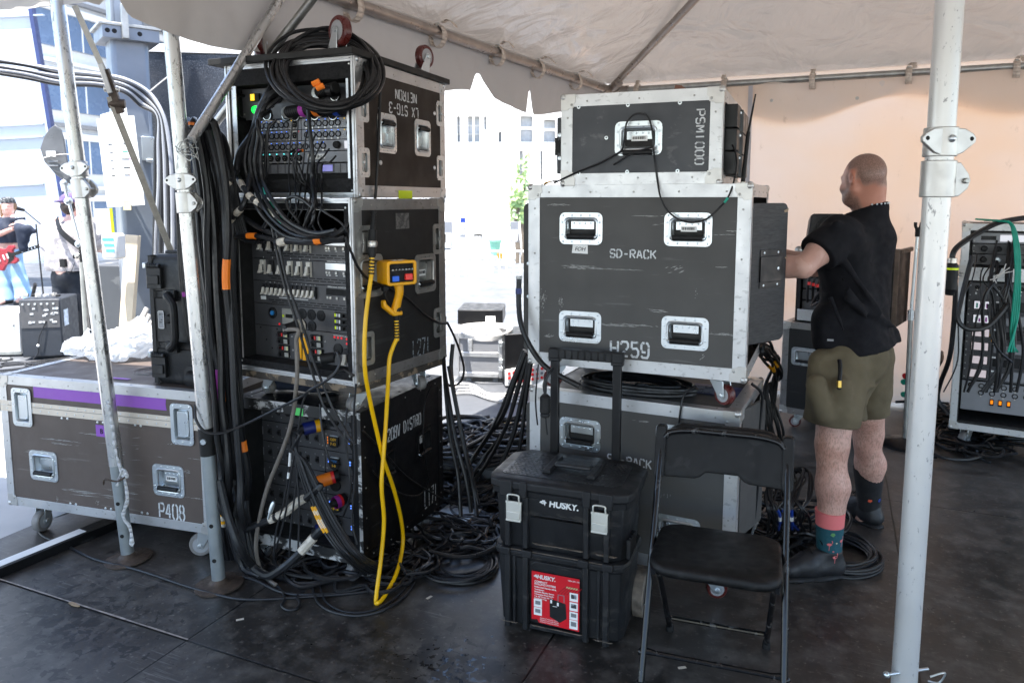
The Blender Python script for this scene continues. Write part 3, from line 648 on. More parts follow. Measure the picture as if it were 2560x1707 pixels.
# ------------------------------------------------------------------ flight case kit
X, Y, Z = V3((1,0,0)), V3((0,1,0)), V3((0,0,1))
def slab(b, o, ex, ey, ez, m):
    o = V3(o); ex, ey, ez = V3(ex), V3(ey), V3(ez)
    V = [o, o+ex, o+ex+ey, o+ey, o+ez, o+ex+ez, o+ex+ey+ez, o+ey+ez]
    F = [(0,3,2,1),(4,5,6,7),(0,1,5,4),(1,2,6,5),(2,3,7,6),(3,0,4,7)]
    if ex.cross(ey).dot(ez) < 0: F = [f[::-1] for f in F]
    return b.add(V, F, m)
def panel(b, o, x, y, W, H, holes, m, t=None):
    """flat panel with rectangular cut-outs (x0,y0,x1,y1)"""
    o, x, y = V3(o), V3(x), V3(y)
    xs = sorted({0, W, *[q for h in holes for q in (h[0], h[2])]}); ys = sorted({0, H, *[q for h in holes for q in (h[1], h[3])]})
    for i in range(len(xs)-1):
        for j in range(len(ys)-1):
            cx, cy = (xs[i]+xs[i+1])/2, (ys[j]+ys[j+1])/2
            if any(h[0] < cx < h[2] and h[1] < cy < h[3] for h in holes): continue
            P = [o+x*a+y*c for a, c in ((xs[i],ys[j]),(xs[i+1],ys[j]),(xs[i+1],ys[j+1]),(xs[i],ys[j+1]))]
            b.add(P, [(0,1,2,3)], m)
def rivet(b, p, n, m, r=.0042):
    b.lathe(p, n, [(0, r), (.0012, r*.9), (.0022, r*.35)], m, 8)
def trim(b, a, c, n1, n2, wd, m, t=.0022, riv=.16, w2=None):
    a, c, n1, n2 = V3(a), V3(c), V3(n1), V3(n2); e = c-a; L = e.length; d = e/L
    slab(b, a-n2*wd, e, n2*(wd+t), n1*t, m); slab(b, a-n1*(w2 or wd), e, n1*((w2 or wd)-.0001), n2*t, m)
    if riv:
        k = max(2, int(L/riv))
        for i in range(k):
            s = L*(i+.5)/k
            rivet(b, a+d*s-n2*wd*.55+n1*t, n1, T.zinc_dull); rivet(b, a+d*s-n1*wd*.55+n2*t, n2, T.zinc_dull)
def corner(parent, p, nx, ny, nz, s, m):
    b = MB(); p = V3(p)
    for n, u, v in ((nx,ny,nz),(ny,nx,nz),(nz,nx,ny)):
        n, u, v = V3(n), V3(u), V3(v)
        P = [(-.003,-.003),(s,-.003),(s*1.02,s*.45),(s*.9,s*.55),(s*.86,s*.86),(s*.55,s*.9),(s*.45,s*1.02),(-.003,s)]
        b.prism([(a, c) for a, c in P], p+n*.0025, -u, -v, n*.0022, m)
        rivet(b, p-u*s*.72-v*s*.66+n*.0047, n, T.zinc_dull, .006)
    o = (V3(nx)+V3(ny)+V3(nz)); b.sphere(p-o*.006, .0155, m, 10, 7)
    b.build('corner', parent, bevel=.0015)
HC = {}
def handle(parent, o, x, y, W, H, label=None, barcode=False, dark=False, name='handle', up=False):
    """recessed spring handle; up: the grip is lifted and hangs open"""
    o, x, y = V3(o), V3(x).normalized(), V3(y).normalized(); n = x.cross(y)
    pm = T.galv if not dark else T.zinc_dull
    b = MB(); out = rrect(-W/2,-H/2,W/2,H/2,.022); inn = rrect(-W/2+.026,-H/2+.026,W/2-.026,H/2-.026,.014)
    b.ringplate(out, inn, o+n*.0005, x, y, n*.0028, pm)
    b.tube([o+x*p[0]+y*p[1]+n*.004 for p in rrect(-W/2+.022,-H/2+.022,W/2-.022,H/2-.022,.016)], .0042, pm, n=6, closed=True)
    fl = rrect(-W/2+.036,-H/2+.036,W/2-.036,H/2-.036,.01)
    rings = [[o+x*p[0]+y*p[1]+n*.003 for p in inn], [o+x*p[0]+y*p[1]-n*.026 for p in fl]]
    b.ring_loft(rings, pm, cap0=False)
    for i in range(5):
        for sg in (-1, 1): rivet(b, o+x*((i-2)*(W-.03)/4)+y*(sg*(H/2-.011))+n*.0033, n, pm, .0045)
    for i in (-1, 1):
        for sg in (-1, 1): rivet(b, o+x*(sg*(W/2-.011))+y*(i*H*.2)+n*.0033, n, pm, .0045)
    # spring plate
    slab(b, o-x*(W*.27)+y*(-H*.02)-n*.022, x*(W*.54), y*(H*.24), n*.003, pm)
    for i in range(4): rivet(b, o+x*((i-1.5)*W*.13)+y*(H*.16)-n*.019, n, pm, .004)
    if barcode:
        slab(b, o-x*(W*.17)-y*(H*.07)-n*.0185, x*(W*.34), y*(H*.16), n*.001, T.paper)
        rr = random.Random(3); q = -W*.14
        while q < W*.14:
            w = rr.choice((.0015,.003)); slab(b, o+x*q+y*(-H*.02)-n*.0173, x*w, y*(H*.08), n*.0006, T.hole); q += w+rr.choice((.0015,.003))
    h = b.build(name, parent, label and 0 or 0)
    if label: h['label'] = label
    g = MB(); hw = W*.36; yb = -H*.25; yt = H*.20
    dep = .008 if not up else .012
    if up: yb = -H*.42
    g.tube(catmull([o-x*hw+y*yt-n*.014, o-x*hw+y*(yb*.5)-n*.004, o-x*(hw-.002)+y*yb+n*dep, o-x*(hw*.8)+y*(yb-.002)+n*dep], 4), .0038, T.galv, n=6)
    g.tube(catmull([o+x*hw+y*yt-n*.014, o+x*hw+y*(yb*.5)-n*.004, o+x*(hw-.002)+y*yb+n*dep, o+x*(hw*.8)+y*(yb-.002)+n*dep], 4), .0038, T.galv, n=6)
    g.cyl(o-x*hw*.86+y*yb+n*dep, o+x*hw*.86+y*yb+n*dep, .0105, T.rubber, n=14)
    g.build('grip', h)
    return (W/2-.03, H/2-.03)
def latch(parent, o, x, y, W, H, hook=0, dark=False, name='latch'):
    """recessed butterfly latch; hook: which side (along x) the hook claws over the edge"""
    o, x, y = V3(o), V3(x).normalized(), V3(y).normalized(); n = x.cross(y); pm = T.zinc_dull if dark else T.galv
    b = MB(); out = rrect(-W/2,-H/2,W/2,H/2,.016); inn = rrect(-W/2+.018,-H/2+.02,W/2-.018,H/2-.02,.01)
    b.ringplate(out, inn, o+n*.0008, x, y, n*.0026, pm)
    fl = rrect(-W/2+.022,-H/2+.026,W/2-.022,H/2-.026,.008)
    b.ring_loft([[o+x*p[0]+y*p[1]+n*.003 for p in inn], [o+x*p[0]+y*p[1]-n*.014 for p in fl]], pm, cap0=False)
    for i in (-1, 0, 1):
        for sg in (-1, 1): rivet(b, o+x*(i*W*.33)+y*(sg*(H/2-.01))+n*.0034, n, pm, .004)
    for sg in (-1, 1): rivet(b, o+x*(-hook*(W/2-.009) if hook else W/2-.009)+y*(sg*H*.2)+n*.0034, n, pm, .004)
    h = b.build(name, parent)
    g = MB()
    slab(g, o-x*(W*.16)-y*(H*.18)-n*.010, x*(W*.32), y*(H*.36), n*.006, pm)
    P = [(-.006,.036),(.004,.037),(.009,.03),(.006,.012),(.013,.0),(.006,-.012),(.009,-.03),(.004,-.037),(-.006,-.036),(-.004,0)]
    g.prism(P, o+n*.002+x*(hook*W*.1), x, y, n*.004, T.zinc_dull); g.cyl(o-n*.006+x*(hook*W*.1), o+n*.009+x*(hook*W*.1), .007, pm, n=10)
    if hook:
        slab(g, o+x*(hook*W*.3)-y*.02-n*.002, x*(hook*W*.32), y*.04, n*.005, pm)
    g.build('butterfly', h, bevel=.001)
    return (W/2-.02, H/2-.022)
def caster(parent, p, r, wid, yaw, mt, up=False, tilt=0):
    """swivel castor; p is the centre of its top plate, wheel hanging below (or standing above, upside down)"""
    s = 1 if up else -1; p = V3(p); f = V3((cos(yaw), sin(yaw), 0)); a = V3((-f.y, f.x, 0)); zc = p+Z*(s*(r+.034))+f*(-.024)
    b = MB(); b.T = None
    V = [(-.05,-.042),(.05,-.042),(.05,.042),(-.05,.042)]
    b.prism(V, p, X, Y, Z*(s*.004), T.galv)
    for u in (-.04,.04):
        for v in (-.033,.033): b.lathe(p+X*u+Y*v+Z*(s*.004), Z*s, [(0,.006),(.005,.006),(.006,.003)], T.galv, 6)
    b.lathe(p+Z*(s*.004), Z*s, [(0,.034),(.012,.034),(.018,.028),(.02,.0)], T.galv, 18)
    for sg in (-1, 1):
        q = a*(sg*(wid/2+.006))
        O = p+q
        P = [(.026,.016),(.03,.026),(-.012,r+.046),(-.022,r+.05),(-.034,r+.046),(-.038,r+.034),(-.03,.02),(-.022,.014)]
        b.prism([(c, d*s) for c, d in P], O-a*.002, f, Z, a*.004, T.galv)
        b.lathe(zc+a*(sg*(wid/2+.008)), a*sg, [(0,.011),(.006,.011),(.007,.006)], T.galv, 6)
    slab(b, p+f*-.028-a*(wid/2+.006)+Z*(s*.013), f*.054, a*(wid+.012), Z*(s*.004), T.galv)
    c = b.build('caster', parent, bevel=.001)
    w = MB(); tr = [(-wid/2, r*.66), (-wid/2, r*.9), (-wid*.36, r*.985), (-wid*.15, r), (wid*.15, r), (wid*.36, r*.985), (wid/2, r*.9), (wid/2, r*.66)]
    w.lathe(zc, a, tr, mt, 28, caps=False)
    for sg in (-1, 1): w.lathe(zc+a*(sg*wid*.5), a*sg, [(0,r*.68),(-.004,r*.64),(-.006,r*.5),(-.002,r*.44),(-.002,r*.3),(.002,r*.22)], T.wheel_hub, 24)
    w.build('wheel', c)
    return c
class Case:
    def __init__(s, name, label, cat, fl, yaw, w, d, h, z0, group=None):
        s.F = Frame((fl[0], fl[1], z0), R(yaw)); s.w, s.d, s.h = w, d, h
        s.root = thing(name, label, cat, s.F.o, s.F.rz, group)
        s.holes = {'front': [], 'right': [], 'left': [], 'back': []}
    def fh(s, u, v, y=0.0): p = s.F.hit(u, v, 1, y); return p.x, p.z
    def sh(s, u, v, x=None): p = s.F.hit(u, v, 0, s.w if x is None else x); return p.y, p.z
    def shell(s, lam, trimm, tw=.034, cs=.052, open_front=None, corners=True, inner=None, open_right=False, open_left=False, riv=.16, cm=None):
        w, d, h = s.w, s.d, s.h; b = MB()
        if open_front: s.holes['front'].append(open_front)
        if open_right: s.holes['right'].append((.02,.03,d-.02,h-.03))
        if open_left: s.holes['left'].append((.02,.03,d-.02,h-.03))
        panel(b, (0,0,0), X, Z, w, h, s.holes['front'], lam); panel(b, (w,0,0), Y, Z, d, h, s.holes['right'], lam)
        panel(b, (0,d,0), -Y, Z, d, h, [(d-q[2],q[1],d-q[0],q[3]) for q in s.holes['left']], lam); panel(b, (w,d,0), -X, Z, w, h, s.holes['back'], lam)
        panel(b, (0,0,h), X, Y, w, d, [], lam); panel(b, (0,d,0), X, -Y, w, d, [], lam)
        if inner:
            t = .014; x0, z0, x1, z1 = (t, t, w-t, h-t); y0, y1 = .0, d-t
            if open_front: x0, z0, x1, z1 = open_front
            if open_right or open_left: x0, z0, x1, z1 = (.0, .03, w, h-.03); y0 = .02; y1 = d-.02
            panel(b, (x0,y1,z0), X, Z, x1-x0, z1-z0, [], inner)
            if not (open_left): panel(b, (x0,y0,z0), Y, Z, y1-y0, z1-z0, [], inner)
            if not (open_right): panel(b, (x1,y1,z0), -Y, Z, y1-y0, z1-z0, [], inner)
            panel(b, (x0,y0,z0), X, Y, x1-x0, y1-y0, [], inner); panel(b, (x0,y1,z1), X, -Y, x1-x0, y1-y0, [], inner)
            if open_right or open_left: panel(b, (x1,y0,z0), -X, Z, x1-x0, z1-z0, [], inner)
        s.body = b.build('body', s.root, smooth=False)
        t = MB(); A = {}
        for i in (0, 1):
            for j in (0, 1):
                n1 = -Y if i == 0 else Y; y = 0 if i == 0 else d; n2 = -Z if j == 0 else Z; z = 0 if j == 0 else h
                trim(t, (0,y,z), (w,y,z), n1, n2, tw, trimm, riv=riv)
                n1 = -X if i == 0 else X; x = 0 if i == 0 else w
                trim(t, (x,0,z), (x,d,z), n1, n2, tw, trimm, riv=riv, t=.0026)
                n2 = -Y if j == 0 else Y; y = 0 if j == 0 else d
                trim(t, (x,y,0), (x,y,h), n1, n2, tw, trimm, riv=riv, t=.0030)
        s.edging = t.build('edging', s.root, bevel=.0012)
        if corners:
            for i in (0, 1):
                for j in (0, 1):
                    for k in (0, 1):
                        corner(s.root, (i*w, j*d, k*h), X if i else -X, Y if j else -Y, Z if k else -Z, cs, cm or T.cast)
    def hhole(s, face, u, v, hw, hh): s.holes[face].append((u-hw, v-hh, u+hw, v+hh))
    def front_handles(s, pts, W, H, **k):
        for (u, v, *kw) in pts:
            x, z = s.fh(u, v); s.hhole('front', x, z, W/2-.03, H/2-.03); handle(s.root, (x,0,z), X, Z, W, H, **(kw[0] if kw else {}), **k)
    def side_handles(s, pts, W, H, flip=False, **k):
        for (u, v, *kw) in pts:
            y, z = s.sh(u, v); s.hhole('right', y, z, W/2-.03, H/2-.03)
            handle(s.root, (s.w,y,z), -Y if flip else Y, -Z if flip else Z, W, H, **(kw[0] if kw else {}), **k)
    def casters(s, r, wid, mt, inset=(.1,.1), yaws=(0,0,0,0), up=False, drop=0):
        k = 0
        for j in (0, 1):
            for i in (0, 1):
                caster(s.root, (inset[0] if i == 0 else s.w-inset[0], inset[1] if j == 0 else s.d-inset[1], (s.h if up else 0)-drop), r, wid, yaws[k], mt, up); k += 1
def unit(parent, name, x0, x1, z0, z1, y, m, t=.003, screws=True, label=None):
    b = MB(); b.box((x0,y,z0),(x1,y+t,z1), m)
    if screws:
        for x in (x0+.009, x1-.009):
            for z in (z0+(z1-z0)*.2, z0+(z1-z0)*.8): b.lathe((x,y,z), -Y, [(0,.0045),(.0022,.004),(.0024,.0015)], T.zinc_dull, 8)
    o = b.build(name, parent, bevel=.0008)
    if label: o['label'] = label
    return o
def clone(o, parent, loc):
    c = o.copy(); COL.objects.link(c); c.parent = parent; c.location = loc; return c
def xlr(parent, x, y, z, r, male=False, proto={}):
    k = ('m' if male else 'f', round(r, 4))
    if k not in proto:
        b = MB(); b.lathe((0,0,0), -Y, [(0,r),(.003,r),(.0035,r*.85),(.001,r*.78),(.0012,.0)], T.steel_blk if not male else T.hole, 18)
        b.lathe((0,-.0016,0), -Y, [(0,r*.62),(.0012,r*.6),(.0014,.0)], T.panel_grey if not male else T.hole, 14)
        for i in range(3 if not male else 4):
            a = i*2.1+.5; b.lathe((r*.32*cos(a),-.003,r*.32*sin(a)), -Y, [(0,.0012),(.0012 if not male else .004,.0012),(.002 if not male else .0044,.0)], T.hole if not male else T.conn, 6)
        b.box((-.0035,-.004,-r*1.5),(.0035,-.001,-r*.98), T.conn)
        o = b.build('socket', parent); o.location = (x, y, z); proto[k] = o; return o
    return clone(proto[k], parent, (x, y, z))
def led(parent, x, y, z, r, m, proto={}):
    k = (m.name, r)
    if k not in proto:
        b = MB(); b.lathe((0,0,0), -Y, [(0,r),(.0025,r*.8),(.0032,.0)], m, 8); o = b.build('pilot_lamp', parent); o.location = (x,y,z); proto[k] = o; return o
    return clone(proto[k], parent, (x, y, z))
# ------------------------------------------------------------------ left background: stage, column, instruments
bd = thing('stage_backdrop', 'huge pale backdrop sheet with a navy edge behind the smiling singer', 'backdrop', (0,0,0))
q = [at(-420,-300,12.2), at(48,-300,12.2), at(70,12,12.2), at(156,535,12.2), at(172,640,12.2), at(-420,640,12.2)]
b = MB(); o0 = V3((0,12.2,0)); b.prism([(p.x,p.z) for p in q], o0, X, Z, Y*.05, M('pale blue sheet', (.42,.46,.52), .8, var=.04, vs=1)); b.build('sheet', bd, smooth=False)
b = MB()
for a, c_ in ((q[1],q[2]),(q[2],q[3]),(q[3],q[4])): b.bar(a+X*.05, c_+X*.05, .06, .10, M('navy edge', (.02,.035,.12), .6) if a is q[1] else b.ms[0], up=Y)
b.build('edge_rail', bd)
b = MB()
for v in (48, 320, 352, 470): b.bar(at(-420,v+18,12.18), at(110,v-10,12.18), .02, .05, M('sheet seam', (.36,.42,.50), .8) if v == 48 else b.ms[0], up=Y)
b.build('seam', bd)
F1 = Frame((-19.5,26,-1), R(75)); bl = thing('office_building', 'office block with alternating white and blue glass bands behind the backdrop', 'building', F1.o, F1.rz)
T.bglass = M('blue glass', (.10,.16,.27), .25, var=.2, vs=.6); T.bwhite = M('white cladding', (.66,.68,.70), .7, var=.04)
b = MB(); b.box((0,.15,0),(30,9,24), T.bwhite); b.build('wall', bl, smooth=False)
for k in range(9):
    z0_ = 1.2+k*2.5; b = MB(); b.box((.1,.0,z0_),(29.9,.14,z0_+1.35), T.bglass); o = b.build('window', bl, smooth=False)
    b = MB()
    for i in range(24): b.box((.6+i*1.23,-.03,z0_),(.66+i*1.23,-.002,z0_+1.35), T.bwhite)
    b.build('mullions', o, smooth=False)
    b = MB(); b.box((0,-.16,z0_+1.36),(30,.149,z0_+1.62), T.bwhite); b.box((0,-.10,z0_+1.85),(30,.148,z0_+2.0), T.panel_grey if k % 2 else T.bwhite); b.build('ledge', bl, smooth=False)
# steel column
T.colsteel = M('painted steel column', (.19,.215,.25), .42, metal=.3, var=.15, vs=3)
cp = V3((-2.65,5.12,.15)); col = thing('steel_column', 'square grey steel column with bolted bracket behind the big trunk', 'column', cp, R(38))
b = MB(); b.box((-.115,-.115,0),(.115,.115,2.58), T.colsteel); b.build('shaft', col, bevel=.03, segs=3)
b = MB(); b.box((-.10,-.10,2.58),(.10,.10,4.2), T.colsteel); b.build('upper_shaft', col, bevel=.02)
b = MB(); b.box((-.17,-.17,2.50),(.17,.17,2.60), T.colsteel); b.box((-.19,-.18,2.58),(.18,.18,2.60), T.zinc_dull); b.box((-.06,-.21,2.50),(-.02,-.17,2.72), T.zinc_dull)
for x in (-.10,-.14,.05): b.cyl((x,-.172,2.545),(x,-.166,2.545), .016, T.hole, n=10)
for y_ in (-.05,.08): b.cyl((.18,y_,2.6),(.18,y_,2.63), .012, T.zinc_dull, n=6)
b.build('bracket', col, bevel=.004)
b = MB(); b.box((.03,-.14,1.72),(.11,-.113,1.88), T.galv); b.cyl((.05,-.15,1.72),(.09,-.15,1.72), .014, T.galv); b.build('cable_bracket', col, bevel=.003)
F2 = Frame((-2.80,5.62,.15), R(8)); cb = thing('speaker_cabinet', 'tall black speckled cabinet with a white edge beside the steel column', 'cabinet', F2.o, F2.rz)
b = MB(); b.box((0,0,.0),(.78,.7,2.55), M('dark speckled panel', (.018,.022,.030), .30, var=.2, vs=2, wear=.55, wcol=(.12,.13,.15), wscale=(70,70,70), wth=.58)); b.build('body', cb, bevel=.01)
b = MB(); b.box((-.045,-.012,0),(-.001,.02,2.62), T.white); b.box((0,-.012,2.552),(.78,.02,2.61), T.white); b.build('white_edge', cb)
# paper sheets and what stands at the foot of the column
def sheet(pts, Yd, label, name='paper_sheet', m='paper', marks=None, th=.0015):
    P = [at(u, v, Yd) for u, v in pts]; o = P[0]; t = thing(name, label, 'paper' if m == 'paper' else 'board', o); b = MB()
    b.prism([((p-o).x,(p-o).z) for p in P], (0,0,0), X, Z, Y*th, T[m]); b.build('sheet', t, smooth=False)
    if marks:
        b = MB()
        for (u, v, L, mm) in marks: p = at(u, v, Yd)-o; b.box((p.x,-.0012,p.z-.0035),(p.x+L,-.0004,p.z+.0035), T[mm])
        b.build('handwriting', t, smooth=False)
    return t
mk = [(270,361,.026,'hole'),(308,359,.05,'hole'),(275,381,.02,'hole'),(306,379,.034,'teal'),(277,401,.018,'hole'),(304,398,.05,'hole'),(322,398,.012,'magenta'),(280,421,.015,'hole'),(309,419,.045,'hole'),(322,419,.012,'orange'),(279,440,.024,'hole'),(311,438,.04,'hole'),(322,438,.012,'red')]
sheet([(241,298),(335,289),(362,512),(268,519)], 4.86, 'long white cue sheet with handwritten coloured marks taped to the steel column', marks=mk)
sheet([(251,287),(316,269),(319,291),(252,300)], 4.868, 'white sheet showing above the cue sheet on the steel column')
b = MB(); p = at(308,506,4.855); b.box((p.x,p.y-.001,p.z-.05),(p.x+.05,p.y,p.z+.012), M('pale yellow tape', (.75,.6,.3), .5)); tag(b.build('yellow_tape'), 'pale yellow tape at the foot of the long cue sheet', 'tape')
t = sheet([(236,522),(277,521),(283,583),(242,587)], 5.0, 'white board with a yellow edge below the long cue sheet', 'white_board', 'white', th=.02); b = MB(); p0_, p1_ = at(277,521,4.99)-t.location, at(283,583,4.99)-t.location; b.bar(p0_, p1_, .018, .01, T.hi_yellow, up=Y); b.build('yellow_edge', t)
b = MB(); p = at(254,650,4.6); t = thing('water_pack', 'shrink wrapped pack of water with blue print beside the steel column', 'water pack', p)
b.box((0,0,0),(.10,.12,.165), T.white); b.build('pack', t, bevel=.02, segs=3); b = MB()
for k in range(3): b.box((.012+.01*k,-.002,.12-.035*k),(.085,-.0005,.138-.035*k), M('sky blue print', (.1,.4,.75), .5) if k == 0 else b.ms[0])
b.build('print', t)
F3 = Frame((at(243,800,5.35).x,5.35,.15), R(-5)); rc = thing('road_case', 'plain grey road case standing behind the trunk next to the steel column', 'road case', F3.o, F3.rz); b = MB(); b.box((0,0,.02),(.34,.5,.98), T.lam_slate); b.build('body', rc, bevel=.01)
b = MB()
for x in (0,.34): b.box((x-.012,-.004,.02),(x+.012,.0,.98), T.alu)
b.build('edging', rc)
a, c_ = at(313,880,4.75), at(333,588,4.86); b = MB(); b.bar(a, c_, .042, .085, M('pale timber', (.6,.5,.36), .6, var=.1), up=X); tag(b.build('timber_plank', bevel=.003), 'pale timber plank leaning against the steel column', 'plank')
for k in range(6):
    b = MB(); b.cyl(at(296+k*13,905+k*2,4.45+.02*k), at(368+k*6,770+k*16,4.6), .016, T.white_cable, n=10); tag(b.build('conduit_pipe'), 'pale conduit pipe lying in a sheaf behind the black hard case', 'pipe', 'sheaf of pale conduit pipes')
# cable run along the column
for k in range(6):
    o_ = k*7; rr = random.Random(k)
    pts = [at(-60,140+o_,4.5), at(60,158+o_+rr.uniform(-4,4),4.55), at(150,176+o_,4.6), at(240,186+o_*.8,4.6), at(310,198+o_*.9,4.6), at(372-o_*.6,232+o_*.9,4.65), at(408-o_*.5,290,4.65), at(424-o_,370,4.65), at(430-o_*1.2,470,4.65), at(428-o_*1.3+rr.uniform(-6,6),640,4.65), at(425-o_*1.2,820,4.6)]
    b = MB(); b.tube(catmull(pts, 6), .0125, T.cable_grey if k % 2 else M('pale grey jacket', (.30,.31,.33), .5)); tag(b.build('stage_cable'), 'thick cable in the run sweeping past the steel column and down its side', 'cable', 'cables sweeping past the steel column')
b = MB(); b.tube(catmull([at(372,231,4.55), at(400,208,4.5), at(425,188,4.4)], 4), .004, T.white_cable); tag(b.build('zip_tie'), 'white cord tying the cable run by the steel column', 'cord')
# antenna paddle on its stand
an_ = thing('antenna_stand', 'grey paddle shaped antenna on a thin stand behind the leftmost pole', 'antenna', gr(222,1190,0)*1.0)
an_.location = at(222,830,4.0); an_.location.z = 0; AO = an_.location.copy(); g = lambda u, v, y=4.0: at(u, v, y)-AO
P = [(137,312),(151,325),(158,350),(163,390),(173,440),(176,462),(166,456),(140,438),(113,405),(103,372),(112,342),(124,322)]
o = g(*P[0]); b = MB(); b.prism([((g(*p)-o).x,(g(*p)-o).z) for p in P], o, V3((1,.12,0)), Z, Y*.012, M('grey paddle board', (.10,.105,.115), .35, var=.35, vs=6)); b.build('paddle', an_, bevel=.003)
b = MB(); p = g(116,378,3.985); b.box((p.x,p.y-.004,p.z-.03),(p.x+.05,p.y,p.z), T.paper); p = g(120,402,3.985)
for k in range(2): b.box((p.x,p.y-.004,p.z-.022*k-.008),(p.x+.055,p.y,p.z-.022*k), T.panel_grey)
b.tube(catmull([g(107,396,3.98), g(140,388,3.97), g(163,386,3.98), g(176,387,3.98)], 4), .003, T.white_cable, n=6); b.build('label', an_)
b = MB(); b.cyl(g(159,455), g(164,478), .018, T.galv); b.sphere(g(160,458), .02, T.galv, 10, 7); b.sphere(g(171,503), .022, T.galv, 10, 7); b.build('swivel', an_)
b = MB(); b.cyl(g(164,475), g(200,610), .008, T.galv); b.build('boom', an_)
b = MB(); b.sphere(g(198,610), .022, T.galv, 10, 7); b.sphere(g(196,640), .02, T.conn, 10, 7); b.cyl(g(185,642), g(206,640), .012, T.steel_blk); b.build('clutch', an_)
b = MB(); b.cyl(g(203,612), g(207,660), .014, T.steel_blk); b.cyl(g(206,655), g(217,835), .016, T.zinc_dull); b.cyl(g(217,830), (0,0,.02), .013, T.steel_blk); b.build('mast', an_)
b = MB()
for a in (0.4,2.5,4.6): b.cyl((0,0,.25), (.32*cos(a),.32*sin(a),.015), .01, T.steel_blk, n=8)
b.build('tripod', an_)
# amplifier, white box, wedge, microphone stand
q = gr(57,902,.15); F4 = Frame(q, R(12)); am = thing('guitar_amp', 'black guitar amplifier seen from its back, on the stage behind the big trunk', 'amplifier', F4.o, F4.rz)
b = MB(); b.box((0,0,.03),(.34,.42,.56), M('black tolex', (.022,.026,.034), .55, bump=.3, bs=300)); b.build('cabinet', am, bevel=.012)
b = MB(); b.box((.01,-.006,.30),(.33,-.001,.54), T.panel_blk); o = b.build('back_panel', am); b = MB(); rr = random.Random(4)
for k in range(16): x, z_ = .03+.27*rr.random(), .33+.17*rr.random(); b.box((x,-.010,z_),(x+.02+.03*rr.random(),-.006,z_+.014), T.stencil)
for k in range(6): b.cyl((.04+k*.05,-.02,.52),(.04+k*.05,-.006,.52), .009, T.galv, n=8)
b.build('panel_print', o)
b = MB(); b.box((.341,.06,.30),(.344,.16,.45), M('pale sticker', (.6,.65,.7), .5, var=.4, vs=30)); b.build('sticker', am)
b = MB(); b.tube(catmull([(.22,-.01,.36),(.16,-.03,.22),(.14,-.02,.08),(.10,-.04,.02)], 5), .005, T.cable_grey); b.sphere((.145,-.025,.14), .013, T.paper, 8, 6); tag(b.build('amp_cord'), 'grey cord hanging down the back of the guitar amplifier', 'cord'); bpy.context.scene.collection.objects[-1] if False else None
o = [x for x in COL.objects if x.name.startswith('amp_cord')][0]; o.location = F4.o; o.rotation_euler = (0,0,F4.rz)
for k in range(7):
    q = F4.o+F4.M.to_3x3() @ V3((-.02+.055*k,.05+.03*(k % 3),.575)); b = MB(); b.box((-.02,-.015,0),(.02,.015,.02+.01*(k % 2)), [T.paper,T.conn,T.hole,T.cream][k % 4]); tag(b.build('pedal_box', loc=q, rz=.3*k, bevel=.003), 'small box lying on top of the black guitar amplifier', 'box', 'small boxes on the guitar amplifier')
q = gr(-40,893,.15); b = MB(); t = thing('white_box', 'plain white box on the stage left of the black guitar amplifier', 'box', q, R(6)); b.box((0,0,.02),(.33,.4,.42), T.white); b.build('body', t, bevel=.01); b = MB(); b.sphere((.28,-.004,.30), .012, T.panel_grey, 8, 6); b.box((.0,-.003,.02),(.33,0,.05), T.zinc_dull); b.build('trim', t)
q = gr(118,800,.15); t = thing('floor_monitor', 'black wedge monitor on the stage behind the guitar amplifier', 'monitor', q, R(30)); b = MB(); b.prism([(0,0),(.55,0),(.55,.20),(.40,.34),(.10,.30),(0,.12)], (0,0,.0), X, Z, Y*.55, T.steel_blk); b.build('cabinet', t, bevel=.012); b = MB(); b.box((.1,-.004,.03),(.45,-.001,.2), T.panel_grey); b.build('grille', t)
ms_ = thing('microphone_stand', 'thin black boom microphone stand between the singer and the guitarist', 'microphone stand', gr(112,772,.15)); MO = ms_.location.copy(); g = lambda u, v, dy=0: at(u, v, MO.y+dy)-MO
b = MB(); b.cyl((0,0,.02), g(90,560), .010, T.steel_blk, n=8); b.build('upright', ms_); b = MB(); b.cyl(g(108,566), g(58,524,-.1), .007, T.steel_blk, n=8); b.build('boom', ms_)
b = MB(); b.cyl(g(62,526,-.1), g(42,521,-.14), .018, T.steel_blk, .026, n=10); b.build('microphone', ms_); b = MB()
for a in (0,2.1,4.2): b.cyl((0,0,.16), (.3*cos(a),.3*sin(a),.012), .009, T.steel_blk, n=6)
b.build('tripod', ms_)
b = MB(); b.cyl(gr(70,790,.15), at(88,710,8.6), .02, T.steel_blk, n=8); tag(b.build('short_boom'), 'short black boom arm propped on the stage behind the guitar amplifier', 'boom')
for k in range(7):
    rr = random.Random(30+k); q = gr(rr.uniform(-10,80), rr.uniform(900,935), .158); pts = [q+V3((rr.uniform(-.5,.5)*(.3+.2*j), rr.uniform(-.3,.3), 0)) for j in range(6)]; b = MB(); b.tube(catmull(pts, 6), .007, T.cable_grey); tag(b.build('floor_cable'), 'dark cable lying on the stage in front of the white box and guitar amplifier', 'cable', 'cables on the stage by the guitar amplifier')
